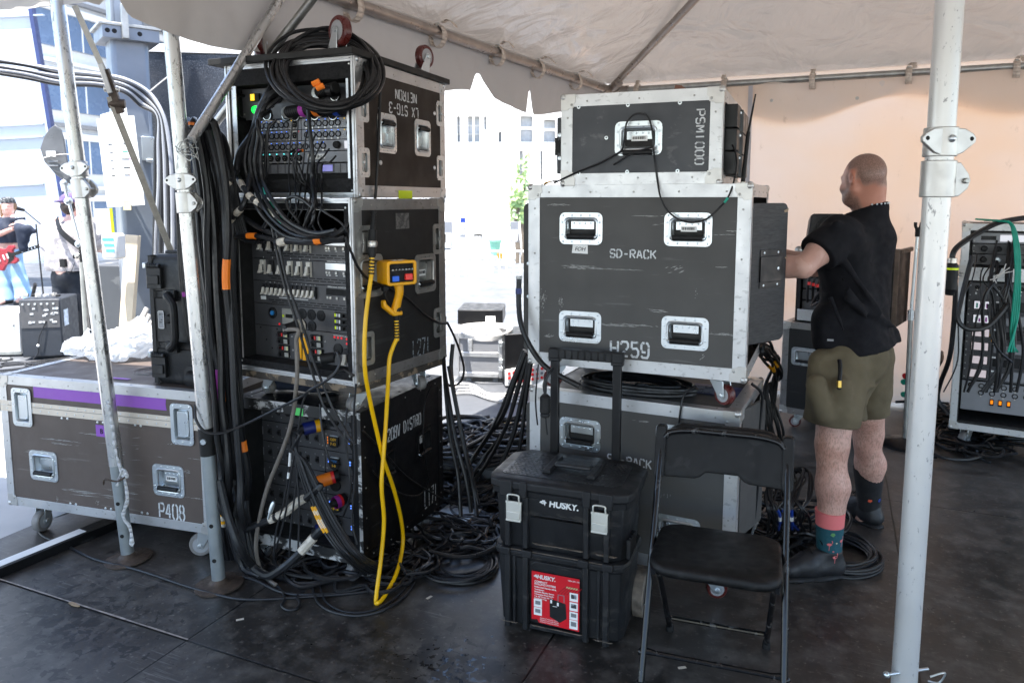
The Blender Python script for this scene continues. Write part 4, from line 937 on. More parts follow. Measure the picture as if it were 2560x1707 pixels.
# ------------------------------------------------------------------ the gap in the middle: street building and stage gear
F5 = Frame((-14,31,-1), R(3)); fb = thing('street_building', 'sunlit white street building with tall windows, seen between the two stacks', 'building', F5.o, F5.rz); holes = []
for (u0, v0, u1, v1) in ((1143,291,1150,356),(1170,291,1182,356),(1186,291,1199,356),(1210,291,1216,325),(1246,330,1254,356),(1301,291,1331,318),(1301,324,1331,356),(1359,300,1388,322),(1359,328,1388,356),(1299,376,1307,450),(1311,376,1317,450),(1351,376,1356,450),(1020,291,1050,356),(960,291,990,356)):
    p0_, p1_ = F5.hit(u0, v1), F5.hit(u1, v0); holes.append((p0_.x,p0_.z,p1_.x,p1_.z))
b = MB(); T.bldg = M('sunlit plaster', (.70,.69,.66), .8, var=.03, vs=.5); panel(b, (0,0,0), X, Z, 34, 15, holes, T.bldg); b.box((0,.5,0),(34,8,15), T.bldg); b.box((-.02,-.02,15),(34,.52,15.3), T.bldg); b.build('wall', fb, smooth=False)
for hq in holes:
    b = MB(); b.box((hq[0],.32,hq[1]),(hq[2],.36,hq[3]), M('window glass', (.50,.52,.54), .4) if 'wg' not in T else T.wg); T.wg = b.ms[0]; o = b.build('window', fb, smooth=False); b = MB(); n = max(1, int((hq[3]-hq[1])/.35))
    for k in range(1, n): z_ = hq[1]+(hq[3]-hq[1])*k/n; b.box((hq[0],.26,z_-.03),(hq[2],.318,z_+.03), T.bldg)
    if n > 1: b.build('glazing_bars', o, smooth=False)
b = MB()
for v in (372,469,641): z_ = F5.hit(1200,v).z; b.box((-.02,-.14,z_-.08),(34,-.003,z_), T.bldg)
b.build('ledge', fb, smooth=False)
def tree(u, v0, v1, Yd, wd, label, seed):
    rr = random.Random(seed); p = at(u, v0, Yd); t = thing('street_tree', label, 'tree', (p.x, Yd, -1)); top = at(u, v1, Yd).z+1; bt_ = p.z+1
    b = MB(); b.tube(catmull([(0,0,0),(.05,0,bt_*.5),(-.03,.05,bt_),(.06,0,top*.8)], 5), .12, M('bark', (.10,.08,.06), .9), rfun=lambda f: .12*(1-.7*f)); b.build('trunk', t)
    b = MB(); lm = [M('sunlit leaf', (.38,.48,.22), .6), M('mid leaf', (.26,.38,.15), .6)]  # sunlight is put into these leaf colours, paled to look overexposed
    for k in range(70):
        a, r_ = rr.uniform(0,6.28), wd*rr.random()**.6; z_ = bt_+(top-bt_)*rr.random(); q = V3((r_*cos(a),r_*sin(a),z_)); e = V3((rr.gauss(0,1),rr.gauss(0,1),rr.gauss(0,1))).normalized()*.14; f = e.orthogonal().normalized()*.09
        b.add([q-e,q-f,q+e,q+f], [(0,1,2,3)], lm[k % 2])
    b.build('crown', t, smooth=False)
tree(1308,545,385,24,.22,'slim green street tree in front of the sunlit white building',1); tree(1292,560,470,22,.25,'low green sapling beside the slim street tree',2)
b = MB(); q = at(1238,640,16); t = thing('street_bin', 'pale green bin with an orange foot on the street between the stacks', 'bin', q); b.lathe((0,0,0), Z, [(0,.09),(.3,.13),(.32,.15),(.36,.15)], M('mint plastic', (.25,.55,.38), .5), 14); b.build('body', t); b = MB(); b.box((.05,-.1,-.05),(.16,.05,.06), T.orange); b.build('orange_foot', t)
for k, (u, v, w_, h_, m, lab) in enumerate(((1157,560,.12,.3,'blue','tiny blue banner far off on the street'),(1286,580,.2,.5,'panel_grey','grey street cabinet by the right edge of the gap'),(1286,600,.16,.1,'red','small red box under the grey street cabinet'),(1157,596,.14,.2,'panel_grey','small grey box far off on the street'),(1120,590,.2,.7,'panel_grey','grey figure board beside the left stack far off'),(1195,592,.2,.12,'hole','dark bag far off on the street'))):
    q = at(u, v, 18); b = MB(); b.box((-w_/2,0,-h_/2),(w_/2,.15,h_/2), T[m]); b.box((-w_*.4,-.01,-h_*.42),(w_*.4,-.001,h_*.1), T.white); tag(b.build('street_box', loc=q, bevel=.01), lab, 'box')
fe = thing('crowd_barrier', 'pale crowd barrier on the street beyond the black flat case', 'barrier', at(1130,700,14)); b = MB(); L_ = 1.7
for z_ in (0,.55): b.cyl((0,0,z_),(L_,0,z_), .02, T.white)
for k in range(14): b.cyl((L_*k/13,0,0),(L_*k/13,0,.55), .008, T.white, n=6)
for x in (0,L_): b.cyl((x,0,-.35),(x,0,.6), .02, T.white)
b.build('barrier', fe)
# silver trunk, flat case, red connector stage box
q = gr(1134,952,.15); F6 = Frame(q, R(-8)); st = thing('silver_trunk', 'silver trunk with dark panels standing on the bright stage in the gap', 'trunk', F6.o, F6.rz)
b = MB(); b.box((0,0,.04),(.42,.4,.40), T.panel_grey); b.build('body', st); b = MB()
for q_ in ((0,.0,.04,.05,.40),(.37,.0,.04,.42,.40),(.05,0,.04,.37,.08),(.05,0,.205,.37,.245),(.05,0,.35,.37,.40),(.12,0,.245,.16,.35)): b.box((q_[0],-.012,q_[2]),(q_[3],-.001,q_[4]), T.alu)
b.box((-.004,-.004,.395),(.424,.404,.412), T.alu); b.build('edging', st, bevel=.006)
b = MB()
for z_ in (.1,.16,.3): b.box((.375,-.03,z_),(.41,-.012,z_+.035), T.galv)
b.build('latch', st, bevel=.004)
b = MB(); b.cyl((.1,.05,0),(.14,.05,0), .03, T.wheel_hub); b.cyl((.32,.05,.0),(.36,.05,.0), .03, T.wheel_hub); b.build('wheel', st)
q = F6.w(-.02,.12,.413); fc = thing('flat_case', 'flat black case lying on top of the silver trunk', 'case', q, F6.rz+.1); b = MB(); b.box((.03,0,.03),(.40,.42,.15), T.steel_blk); b.build('body', fc, bevel=.008); b = MB(); b.box((.26,-.004,.05),(.34,-.001,.10), T.paper); b.build('label', fc); b = MB()
for x in (.06,.34): b.cyl((x,.05,.0),(x,.05,.03), .015, T.rubber, n=8)
b.build('feet', fc)
q = gr(1262,968,.15); F7 = Frame(q, R(10)); sb = thing('stage_box', 'white stage box with rows of red connectors at the foot of the H259 case', 'stage box', F7.o, F7.rz); b = MB(); b.box((0,0,.02),(.40,.34,.42), T.steel_blk); b.build('body', sb, bevel=.005)
b = MB(); b.prism([(0,.02),(.40,.02),(.40,.20),(0,.14)], (0,-.03,0), X, Z, Y*.03, T.white); o = b.build('connector_panel', sb); b = MB()
for i in range(10):
    for j in range(3): b.lathe((.03+i*.037,-.031,.045+j*.036+i*.004), -Y, [(0,.012),(.008,.011),(.009,.0)], T.red if (i+j) % 4 else T.panel_grey, 8)
b.build('connectors', o)
for k in range(5):
    rr = random.Random(k); c_ = F6.w(.27,.02,.40); b = MB(); b.tube([c_+V3((.17*cos(a)*(1+.05*k),.13*sin(a)-.06*(a > 3.2)*1,.02+.008*k-.05*max(0,-sin(a))+rr.uniform(-.002,.002))) for a in np.linspace(0,6.283,26)[:-1]], .009, T.white_cable, n=6, closed=True); tag(b.build('white_cable_loop'), 'loop of white cable draped over the silver trunk', 'cable', 'white cable loops on the silver trunk')
for k in range(4):
    rr = random.Random(50+k); b = MB(); b.tube(catmull([gr(1125+rr.uniform(0,20),960+k*8,.165), gr(1180,962+k*7,.165), gr(1230+rr.uniform(-8,8),985+k*5,.165), gr(1320,978+k*9,.165)], 6), .010, T.white_cable, n=6); tag(b.build('white_floor_cable'), 'white cable snaking over the bright stage in front of the silver trunk', 'cable', 'white cables on the bright stage')
# ------------------------------------------------------------------ left stack: the three racks
# --- upside-down dimmer network rack on top
c = Case('rack_case', 'topmost rack case of the left stack, upside down, NETRON stencilled on its side', 'rack case', (-1.232,3.188), -21.3, .638, .759, .543, 1.616)
LX = c; w, d, h = c.w, c.d, c.h
p0 = c.F.hit(588,450,1,0); p1 = c.F.hit(872,196,1,0); op = (p0.x, p0.z, p1.x, p1.z)
c.side_handles([(967,243+95) if False else (967, 334), (1056, 346)], .152, .165, flip=True)
hy = []
for (u, v, hk) in ((907,268,-1),(904,406,-1),(1103,286,1),(1103,421,1)):
    y, z = c.sh(u, v); y = min(max(y, .045), d-.045); c.hhole('right', y, z, .02, .034); latch(c.root, (w,y,z), Y, Z, .078, .118, hook=hk)
c.shell(T.lam_brown, T.alu, tw=.045, cs=.05, open_front=op, inner=T.carpet, corners=False)
for i in (0, 1):
    for k in (0, 1):
        corner(c.root, (w if i else 0, d, h*k), X if i else -X, Y, Z if k else -Z, .05, T.galv); corner(c.root, (w if i else 0, 0, h*k), X if i else -X, -Y, Z if k else -Z, .036, T.galv)
# carpeted front frame and bright tongue edge
b = MB(); t0 = .016
for q in ((t0,t0,op[0],h-t0),(op[2],t0,w-t0,h-t0),(op[0],t0,op[2],op[1]),(op[0],op[3],op[2],h-t0)): b.box((q[0],-.006,q[1]),(q[2],-.0005,q[3]), T.carpet)
b.build('front_lining', c.root)
b = MB()
for q in ((-.004,-.004,t0,h+.004),(w-t0,-.004,w+.004,h+.004),(t0,-.004,w-t0,t0),(t0,h-t0,w-t0,h+.004)):
    b.box((q[0],-.012,q[1]),(q[2],-.0032,q[3]), T.alu)
    m_ = .4; cx0, cx1, cz0, cz1 = q[0], q[2], q[1], q[3]
    if q[2]-q[0] < q[3]-q[1]: b.box(((cx0+cx1)/2-.002,-.017,cz0),((cx0+cx1)/2+.003,-.012,cz1), T.alu)
    else: b.box((cx0,-.017,(cz0+cz1)/2-.002),(cx1,-.012,(cz0+cz1)/2+.003), T.alu)
b.build('tongue_edge', c.root, bevel=.0012)
for (u, v) in ((948,272),(951,407),(1086,284),(1086,420)):
    y, z = c.sh(u, v); b = MB(); b.lathe((w+.0005,y,z), X, [(0,.0105),(.003,.009),(.004,.004)], T.galv, 12); b.build('bolt_head', c.root)
# upside-down dolly board with castors
b = MB(); b.box((-.055,-.05,h+.004),(w+.02,d+.03,h+.03), T.lam_black); b.build('dolly_board', c.root, bevel=.003)
q = c.F.hit(842,90,1,.10); caster(c.root, (q.x,.10,h+.031), .062, .036, R(160), T.wheel_red, True)
q = c.F.hit(620,96,1,.16); caster(c.root, (max(.05,q.x),.16,h+.031), .060, .036, R(120), T.wheel_red, True)
q = c.F.hit(1058,160,0,w-.05); caster(c.root, (w-.06,min(q.y,d-.06),h+.031), .056, .034, R(-100), T.wheel_red, True)
q = c.F.hit(760,90,1,.55); caster(c.root, (q.x,.62,h+.031), .058, .036, R(200), T.wheel_red, True)
y, z = c.sh(1015,242); y2, z2 = c.sh(1010,277)
L_ = lambda u0, u1, v: c.sh(u1,v)[0]-c.sh(u0,v)[0]
stencil('NETRON', .040, T.stencil, c.root, (w+.0004,y,z), -Y, -Z, tw=L_(987,1039,245)); stencil('LX STG-3', .042, T.stencil, c.root, (w+.0004,y2,z2), -Y, -Z, tw=L_(975,1046,277))
y, z = c.sh(1012,489); b = MB(); b.box((w+.0035,y-.06,z-.02),(w+.0042,y+.06,z+.022), T.hi_yellow); o = b.build('tape_label', c.root); o['label'] = 'fluorescent yellow tape along the lower edge'
# rack units
PY = .055; x0, x1 = op[0]+.028, op[2]-.004; zt, zb = op[3]-.006, op[1]+.006; HH = zt-zb; zz = lambda f: zt-HH*f
xx = lambda f: x0+(x1-x0)*f
u = unit(c.root, 'power_panel', x0-.02, x1, zz(.345), zz(.0), PY, T.panel_blk)
b = MB(); px, pz = xx(.098), zz(.098); b.box((px-.024,PY-.012,pz-.016),(px+.024,PY,pz+.016), T.hole); b.build('indicator_housing', u)
b = MB(); b.box((px-.02,PY-.015,pz-.014),(px+.002,PY-.008,pz+.014), T.led_amber); b.build('indicator_lamp', u, bevel=.002)
b = MB(); pz = zz(.235); b.lathe((px,PY,pz), -Y, [(0,.022),(.006,.021),(.008,.017)], T.galv, 18); b.build('bezel', u)
b = MB(); b.lathe((px,PY-.006,pz), -Y, [(0,.018),(.010,.015),(.014,.0)], T.led_green, 18); o = b.build('indicator_lamp', u); o['label'] = 'round green lamp'
for zf in (.07,.155): led(u, xx(.225), PY, zz(zf), .009, T.galv)
for (xf, zf) in ((.30,.11),(.48,.115),(.66,.12),(.82,.13),(.20,.30),(.38,.31),(.46,.32),(.64,.32),(.8,.33)):
    b = MB(); b.lathe((xx(xf),PY,zz(zf)), -Y, [(0,.026),(.004,.026),(.006,.021),(.002,.019),(.002,0)], T.steel_blk, 20); b.lathe((xx(xf),PY-.0035,zz(zf)), -Y, [(0,.023),(.003,.022),(.0032,.019)], T.galv, 20, caps=False); b.build('socket', u)
# multi-pin plugs in two rows, corrugated bodies lying left to right
for (xf, zf, L, col) in ((.30,.085,.13,None),(.42,.29,.15,'magenta'),(.56,.29,.12,'orange'),(.70,.10,.11,'cable'),(.72,.30,.14,'blue')):
    t = thing('multipin_plug', {None:'black multipin plug beside the amber lamp of the top rack','magenta':'black corrugated multipin plug with magenta tape in the top rack','orange':'black corrugated plug with orange tape below the coil in the top rack','cable':'plain black corrugated plug half hidden behind the coil in the top rack','blue':'black multipin plug with blue band at the right of the top rack'}[col], 'plug', c.F.w(xx(xf), PY, zz(zf)), c.F.rz)
    b = MB(); pr = []
    for k in range(23): pr.append((L*k/22, .021+(.0035 if k % 2 else 0)))
    b.lathe((.01,-.034,0), V3((1,-.28,.1 if zf < .2 else .02)), pr, T.rubber, 16); b.cyl((0,-.004,0),(0.0,-.035,0), .024, T.zinc_dull); b.build('strain_relief', t)
    if col: b = MB(); b.lathe((.012+L*.62,-.034-L*.17,.0), V3((1,-.28,.04)), [(0,.027),(.03,.027)], T[col], 16, caps=False); b.build('tape_band', t)
# two rows of four-channel nodes and one wide node
def node_row(za, zb_, cells, n, male=True, proto=None):
    for (fa, fb, skip) in cells:
        u = unit(c.root, 'network_node', xx(fa), xx(fb), zz(zb_), zz(za), PY, T.panel_grey, screws=False)
        W = xx(fb)-xx(fa); zc = zz(za+(zb_-za)*.52)
        for k in range(n): xlr(u, xx(fa)+W*(.1+k*.115), PY, zc, .0135 if n == 6 else .0135)
        xlr(u, xx(fa)+W*.87, PY, zc, .0135, True)
        for k in range(n): led(u, xx(fa)+W*(.1+k*.115), PY, zz(za+.016), .002, T.led_blue)
        led(u, xx(fa)+W*.79, PY, zz(za+.016), .0022, T.led_amber); led(u, xx(fa)+W*.95, PY, zz(za+.016), .0022, T.led_red)
        for k in range(3): led(u, xx(fa)+W*.765, PY, zc+.006-k*.007, .0016, T.white)
        text_mesh('ACTIVE', .008, T.white, u, 'print', MF((xx(fa)+W*.87,PY-.0006,zz(za+.014)), -X, -Z)); text_mesh('ACTIVE', .008, T.white, u, 'print', MF((xx(fa)+W*.78,PY-.0006,zz(zb_-.012)), -X, -Z))
node_row(.355,.468,((.10,.505,0),(.51,.995,0)),6); node_row(.474,.588,((.10,.505,0),(.51,.995,0)),6)
u = unit(c.root, 'network_node', xx(.0), xx(.995), zz(.708), zz(.594), PY, T.panel_grey)
for k in range(12): xlr(u, xx(.12+k*.053), PY, zz(.655), .0135); led(u, xx(.12+k*.053), PY, zz(.615), .002, T.led_blue)
b = MB(); b.lathe((xx(.83),PY,zz(.65)), -Y, [(0,.016),(.016,.0145),(.018,.012)], T.rubber, 18); b.build('knob', u)
b = MB(); b.box((xx(.89),PY-.002,zz(.69)),(xx(.94),PY,zz(.61)), T.lcd_white); b.build('display', u)
text_mesh('N12', .018, T.white, u, 'print', MF((xx(.972),PY-.0006,zz(.65)), -X, -Z))
u = unit(c.root, 'network_switch', xx(.0), xx(.995), zz(.832), zz(.716), PY, T.panel_grey)
for k in range(6): xlr(u, xx(.15+k*.067), PY, zz(.78), .014, True); led(u, xx(.14+k*.067), PY, zz(.733), .0025, T.led_cyan)
b = MB(); b.box((xx(.56),PY-.001,zz(.795)),(xx(.715),PY,zz(.74)), T.paper); b.build('paper_label', u); text_mesh('THE NET', .014, T.hole, u, 'print', MF((xx(.64),PY-.0016,zz(.768)), -X, -Z))
u = unit(c.root, 'power_supply', xx(.02), xx(.97), zz(.955), zz(.845), PY-.004, T.panel_blk)
b = MB()
for (fa, fb, n) in ((.22,.56,5),(.80,.965,3)):
    for i in range(n):
        for j in range(9): b.box((xx(fa+(fb-fa)*i/n)+.002,PY-.0052,zz(.852+.0105*j)-.0028),(xx(fa+(fb-fa)*(i+.9)/n),PY-.0042,zz(.852+.0105*j)), T.panel_grey)
b.build('grille', u, smooth=False)
b = MB(); b.box((xx(.695),PY-.006,zz(.932)),(xx(.785),PY-.0042,zz(.862)), T.lcd); b.build('display', u, bevel=.001)
for zf in (.868,.925): b = MB(); b.lathe((xx(.61),PY-.004,zz(zf)), -Y, [(0,.012),(.008,.011),(.009,.008)], T.panel_blk, 14); b.lathe((xx(.61),PY-.0122,zz(zf)), -Y, [(0,.007),(.0006,.007)], T.white, 12); b.build('knob', u)
b = MB(); b.box((xx(-.02),PY+.004,zb-.004),(xx(1),PY+.006,zz(.96)), T.hole); b.build('blank_panel', c.root)
b = MB(); q = c.F.hit(596,246,1,PY); b.tube(catmull([(x0-.012,PY,zz(.07)),(x0-.012,PY-.035,zz(.08)),(x0-.012,PY-.04,zz(.2)),(x0-.012,PY-.035,zz(.31)),(x0-.012,PY,zz(.33))]), .008, T.steel_blk); b.build('pull_handle', c.root)

# --- dimmer rack in the middle
c = Case('rack_case', 'middle rack case of the left stack full of breaker switches, L271 on its side', 'rack case', (-1.222,3.138), -28.6, .677, .608, .725, .88)
L2 = c; w, d, h = c.w, c.d, c.h
p0 = c.F.hit(607,893,1,0); p1 = c.F.hit(862,524,1,0); op = (p0.x, p0.z, p1.x, p1.z)
c.side_handles([(1063,683,{'barcode':True})], .155, .17, dark=True)
y, z = c.sh(925,690); c.hhole('right', y, z, .047, .055); handle(c.root, (w,y,z), Y, Z, .155, .17, dark=True)
for (u, v, hk) in ((911,607,-1),(917,872,-1),(1100,597,1),(1098,805,1)):
    y, z = c.sh(u, v); y = min(max(y, .05), d-.045); c.hhole('right', y, z, .023, .042); latch(c.root, (w,y,z), Y, Z, .09, .135, hook=hk, dark=True)
c.shell(T.lam_black, T.alu_dark, tw=.043, cs=.055, open_front=op, inner=T.hole, corners=False, riv=.2)
for i in (0, 1):
    for k in (0, 1): corner(c.root, (w if i else 0, d, h*k), X if i else -X, Y, Z if k else -Z, .055, T.zinc_dull); corner(c.root, (w if i else 0, 0, h*k), X if i else -X, -Y, Z if k else -Z, .05, T.zinc_dull)
b = MB(); t0 = .016
for q in ((t0,t0,op[0],h-t0),(op[2],t0,w-t0,h-t0),(op[0],t0,op[2],op[1]),(op[0],op[3],op[2],h-t0)): b.box((q[0],-.006,q[1]),(q[2],-.0005,q[3]), T.carpet)
b.build('front_lining', c.root)
b = MB()
for q in ((-.004,-.004,t0,h+.004),(w-t0,-.004,w+.004,h+.004),(t0,-.004,w-t0,t0),(t0,h-t0,w-t0,h+.004)):
    b.box((q[0],-.012,q[1]),(q[2],-.0032,q[3]), T.alu)
    if q[2]-q[0] < q[3]-q[1]: b.box(((q[0]+q[2])/2-.002,-.017,q[1]),((q[0]+q[2])/2+.003,-.012,q[3]), T.alu)
    else: b.box((q[0],-.017,(q[1]+q[3])/2-.002),(q[2],-.012,(q[1]+q[3])/2+.003), T.alu)
b.build('tongue_edge', c.root, bevel=.0012)
b = MB(); b.box((-.0,-.01,-.035),(w+.0,d,-.003), M('battered ply base', (.05,.042,.035), .7, var=.3, vs=8, wear=.9, wcol=(.24,.18,.12), wscale=(9,9,9), wth=.55)); b.build('dolly_board', c.root, bevel=.004)
for (xx_, yy_, ya) in ((.10,.1,0),(w-.075,.09,R(70)),(w-.07,d-.12,R(155)),(.1,d-.1,0)): caster(c.root, (xx_,yy_,-.036), .031, .032, ya, T.wheel_grey)
y, z = c.sh(1053,866); stencil('L271', .070, T.stencil_dim, c.root, (w+.0004,y,z), Y, Z, tw=c.sh(1072,866)[0]-c.sh(1031,866)[0])
b = MB(); y, z = c.sh(1006,551); b.box((w+.0005,y-.045,z-.035),(w+.001,y+.045,z+.03), M('worn sticker', (.12,.115,.11), .6, var=.4, vs=60, wear=.8, wcol=(.03,.03,.03), wscale=(30,30,30), wth=.5)); b.build('worn_sticker', c.root)
PY = .075; Zs = [c.F.hit(747, v, 1, PY).z for v in (590,650,708,766,822,905)]
xa = c.F.hit(622,700,1,PY).x; xb = op[2]-.006; XX = lambda f: xa+(xb-xa)*f
T.sw_blk = M('black switch body', (.02,.02,.022), .35)
def breaker(par, x, y, z, body, w_=.022, h_=.062, proto={}):
    k = (body.name, w_)
    if k not in proto:
        b = MB(); b.box((-w_/2,-.012,-h_/2),(w_/2,.0,h_/2), body); b.box((-w_*.5,-.0125,-h_*.5),(w_*.5,-.012,-h_*.3), T.sw_blk if body.name != 'black switch body' else T.panel_grey)
        b.box((w_*.16,-.0128,-h_*.27),(w_*.5,-.012,h_*.2), T.hole)
        b.prism([(-.024*h_/.062,0),(.012*h_/.062,0),(.012*h_/.062,.006),(-.010*h_/.062,.010),(-.024*h_/.062,.019)], (-w_*.46,-.012,0), Z, -Y, X*(w_*.62), T.cream)
        o = b.build('breaker_switch', par, bevel=.0008); o.location = (x,y,z); proto[k] = o; return o
    return clone(proto[k], par, (x, y, z))
def dashes(b, za, x0, x1, n, y, h=.004):
    for r_ in (0, 1):
        for k in range(n): a = x0+(x1-x0)*(k+.5*r_)/n; b.box((a,y-.0006,za-r_*.010),(a+(x1-x0)/n*.8,y,za-r_*.010+h), T.hole)
for i in (0, 1):
    u = unit(c.root, 'dimmer_module', xa, xb, Zs[i+1]+.001, Zs[i]-.001, PY, T.panel_blk if i == 0 else T.panel_blk); zc = (Zs[i]+Zs[i+1])/2+.012
    for k in range(6): breaker(u, XX(.155+k*.086), PY, zc, T.sw_blk if (k < 3 and i == 0) or (i == 1 and k in (1, 2)) else T.cream)
    for k in range(6): text_mesh(str(k+1), .010, T.white, u, 'print', MF((XX(.155+k*.086),PY-.0006,zc+.041), X, Z))
    b = MB(); dashes(b, Zs[i+1]+.022, XX(.19), XX(.90), 11, PY); b.build('vent_slots', u, smooth=False)
    b = MB(); b.box((XX(.725),PY-.0015,zc+.004),(XX(.91),PY,zc+.03), T.galv); b.build('display', u)
    b = MB()
    for f in (.728,.752,.81,.875,.9): b.box((XX(f),PY-.004,zc-.014),(XX(f)+.010,PY,zc-.003), T.zinc_dull); b.box((XX(f),PY-.0006,zc-.021),(XX(f)+.010,PY,zc-.018), T.white)
    b.build('button_row', u)
    text_mesh('OPERATIONAL PARAMETERS', .008, T.white, u, 'print', MF((XX(.82),PY-.0006,zc+.037), X, Z))
u = unit(c.root, 'dimmer_module', xa, xb, Zs[3]+.001, Zs[2]-.001, PY, T.panel_blk); zc = (Zs[2]+Zs[3])/2+.014
for k in range(12): breaker(u, XX(.17+k*.0415), PY, zc, T.sw_blk, .0185, .05); text_mesh(str(k+1), .007, T.white, u, 'print', MF((XX(.17+k*.0415),PY-.0006,zc+.031), X, Z))
b = MB(); dashes(b, Zs[3]+.017, XX(.19), XX(.90), 11, PY); b.build('vent_slots', u, smooth=False)
b = MB(); b.box((XX(.725),PY-.0015,zc-.004),(XX(.92),PY,zc+.022), T.hole); b.build('display', u)
b = MB(); b.box((XX(.115),PY-.001,Zs[3]+.017),(XX(.165),PY,Zs[3]+.032), T.paper); b.build('paper_label', u); text_mesh('OPERATIONAL PARAMETERS', .008, T.white, u, 'print', MF((XX(.82),PY-.0006,zc+.03), X, Z))
b = MB(); b.box((XX(.29),PY-.0006,zc-.034),(XX(.56),PY,zc-.031), T.white); b.build('print_line', u)
b = MB()
for f in (.73,.755,.81,.875,.9): b.box((XX(f),PY-.004,zc-.02),(XX(f)+.010,PY,zc-.010), T.zinc_dull)
b.build('button_row', u)
# strips of printed ears on the left
for i in range(3):
    b = MB(); zc = (Zs[i]+Zs[i+1])/2; b.box((xa+.002,PY-.0012,zc-.03),(xa+.02,PY-.0002,zc+.038), T.hole); o = b.build('maker_plate', c.root)
    text_mesh('ELEKTROX', .014, T.white, o, 'print', MF((xa+.011,PY-.0018,zc+.002), Z, -X), bold=.001)
# power panel
u = unit(c.root, 'outlet_panel', xa, xb, Zs[4]+.001, Zs[3]-.001, PY, T.panel_blk); zc = (Zs[3]+Zs[4])/2
b = MB(); b.lathe((XX(.225),PY,zc+.01), -Y, [(0,.025),(.004,.025),(.006,.018),(.002,.015),(.002,0)], T.rubber, 20); b.lathe((XX(.225),PY-.003,zc+.01), -Y, [(0,.011),(.004,.010),(.004,.005)], M('light blue ring', (.02,.2,.5), .4), 16); b.build('locking_socket', u)
b = MB(); b.box((XX(.325),PY-.008,zc-.032),(XX(.43),PY,zc+.036), T.zinc_dull); b.box((XX(.36),PY-.010,zc-.004),(XX(.425),PY-.008,zc+.012), T.hole); b.box((XX(.33),PY-.010,zc-.002),(XX(.345),PY-.008,zc+.008), T.hi_yellow); b.build('main_breaker', u, bevel=.001)
for (f, dz) in ((.505,.018),(.588,.018),(.672,.018),(.505,-.03),(.588,-.03)):
    b = MB(); b.lathe((XX(f),PY,zc+dz), -Y, [(0,.023),(.003,.023),(.004,.02)], T.rubber, 20); b.box((XX(f)-.008,PY-.0046,zc+dz-.001),(XX(f)-.004,PY-.004,zc+dz+.008), T.hole); b.box((XX(f)+.004,PY-.0046,zc+dz-.001),(XX(f)+.008,PY-.004,zc+dz+.008), T.hole); b.cyl((XX(f),PY-.0046,zc+dz-.009),(XX(f),PY-.004,zc+dz-.009), .004, T.hole, n=8); b.build('outlet', u)
for k in range(3):
    b = MB(); z1 = zc+.028-k*.026; b.box((XX(.80),PY-.009,z1-.011),(XX(.915),PY,z1+.011), T.steel_blk); b.box((XX(.803),PY-.0098,z1-.006),(XX(.815),PY-.009,z1+.007), T.hi_yellow); b.box((XX(.818),PY-.0098,z1-.006),(XX(.828),PY-.009,z1+.007), T.galv); b.box((XX(.838),PY-.0098,z1-.007),(XX(.85),PY-.009,z1+.007), T.white); b.box((XX(.87),PY-.018,z1-.006),(XX(.885),PY-.009,z1+.006), T.hole); b.build('breaker_switch', u)
led(u, XX(.285), PY, zc-.036, .005, T.led_red)
# mains panel
u = unit(c.root, 'mains_panel', xa, xb, Zs[5]-.004, Zs[4]-.001, PY, T.panel_blk); za, zb_ = Zs[4], Zs[5]; zf = lambda f: za+(zb_-za)*f
for (fx, fz) in ((.33,.22),(.335,.62),(.635,.2),(.64,.60)):
    for k in range(2):
        b = MB(); z1 = zf(fz)-k*.028; b.box((XX(fx)-.034,PY-.009,z1-.012),(XX(fx)+.026,PY,z1+.012), T.hole); b.box((XX(fx)-.03,PY-.02,z1-.006),(XX(fx)-.018,PY-.009,z1+.006), T.sw_blk)
        b.box((XX(fx)+.002,PY-.0098,z1-.009),(XX(fx)+.024,PY-.009,z1+.009), M('breaker label', (.35,.35,.32), .5) if 'blab' not in T else T.blab)
        if k == 0: b.box((XX(fx)+.014,PY-.0104,z1-.008),(XX(fx)+.023,PY-.0098,z1+.008), M('pale yellow label', (.6,.6,.3), .5)); b.box((XX(fx)-.012,PY-.0098,z1-.007),(XX(fx)-.004,PY-.009,z1+.007), T.red)
        b.build('breaker_switch', u)
b = MB(); P = [(-.03,.055),(-.012,.055),(-.010,-.03),(-.002,-.03),(-.001,-.0),(.006,.055),(.02,.055),(.022,.01),(.026,.01),(.024,-.028),(.012,-.03),(.010,-.055),(-.004,-.055),(-.005,-.04),(-.018,-.045),(-.022,-.055)]
P = [(-.028,.058),(-.012,.058),(-.014,-.052),(-.022,-.052)]; b.prism(P, (XX(.515),PY-.004,zf(.52)), X, Z, -Y*.004, T.yellow)
P = [(.0,.058),(.016,.058),(.022,.02),(.028,.02),(.026,-.026),(.012,-.028),(.010,-.056),(-.008,-.056),(-.006,-.02)]; b.prism(P, (XX(.515),PY-.004,zf(.52)), X, Z, -Y*.004, T.yellow)
for x_ in (-.02,.008): b.lathe((XX(.515)+x_,PY-.008,zf(.52)+.048), -Y, [(0,.006),(.002,.005)], T.galv, 10)
b.build('lever_guard', u, bevel=.001)
for (fx, fz) in ((.785,.12),(.815,.125),(.845,.13),(.89,.14),(.89,.27)): led(u, XX(fx), PY, zf(fz), .0055, T.led_red)
b = MB(); b.lathe((XX(.815),PY,zf(.46)), -Y, [(0,.024),(.004,.024),(.005,.021)], T.rubber, 20); b.build('outlet', u)
breaker(u, XX(.895), PY, zf(.66), T.sw_blk, .028, .07)
for (t_, fx, fz, s_) in (('L1',.40,.25,.010),('L3',.405,.66,.010),('L2',.70,.28,.010),('L1/L2',.715,.68,.010),('CAUTION',.335,.87,.012),('MAINS',.47,.38,.013),('NODE STATUS',.82,.07,.008),('MODE',.89,.08,.008)): text_mesh(t_, s_, T.white, u, 'print', MF((XX(fx),PY-.0006,zf(fz)), X, Z))
b = MB()
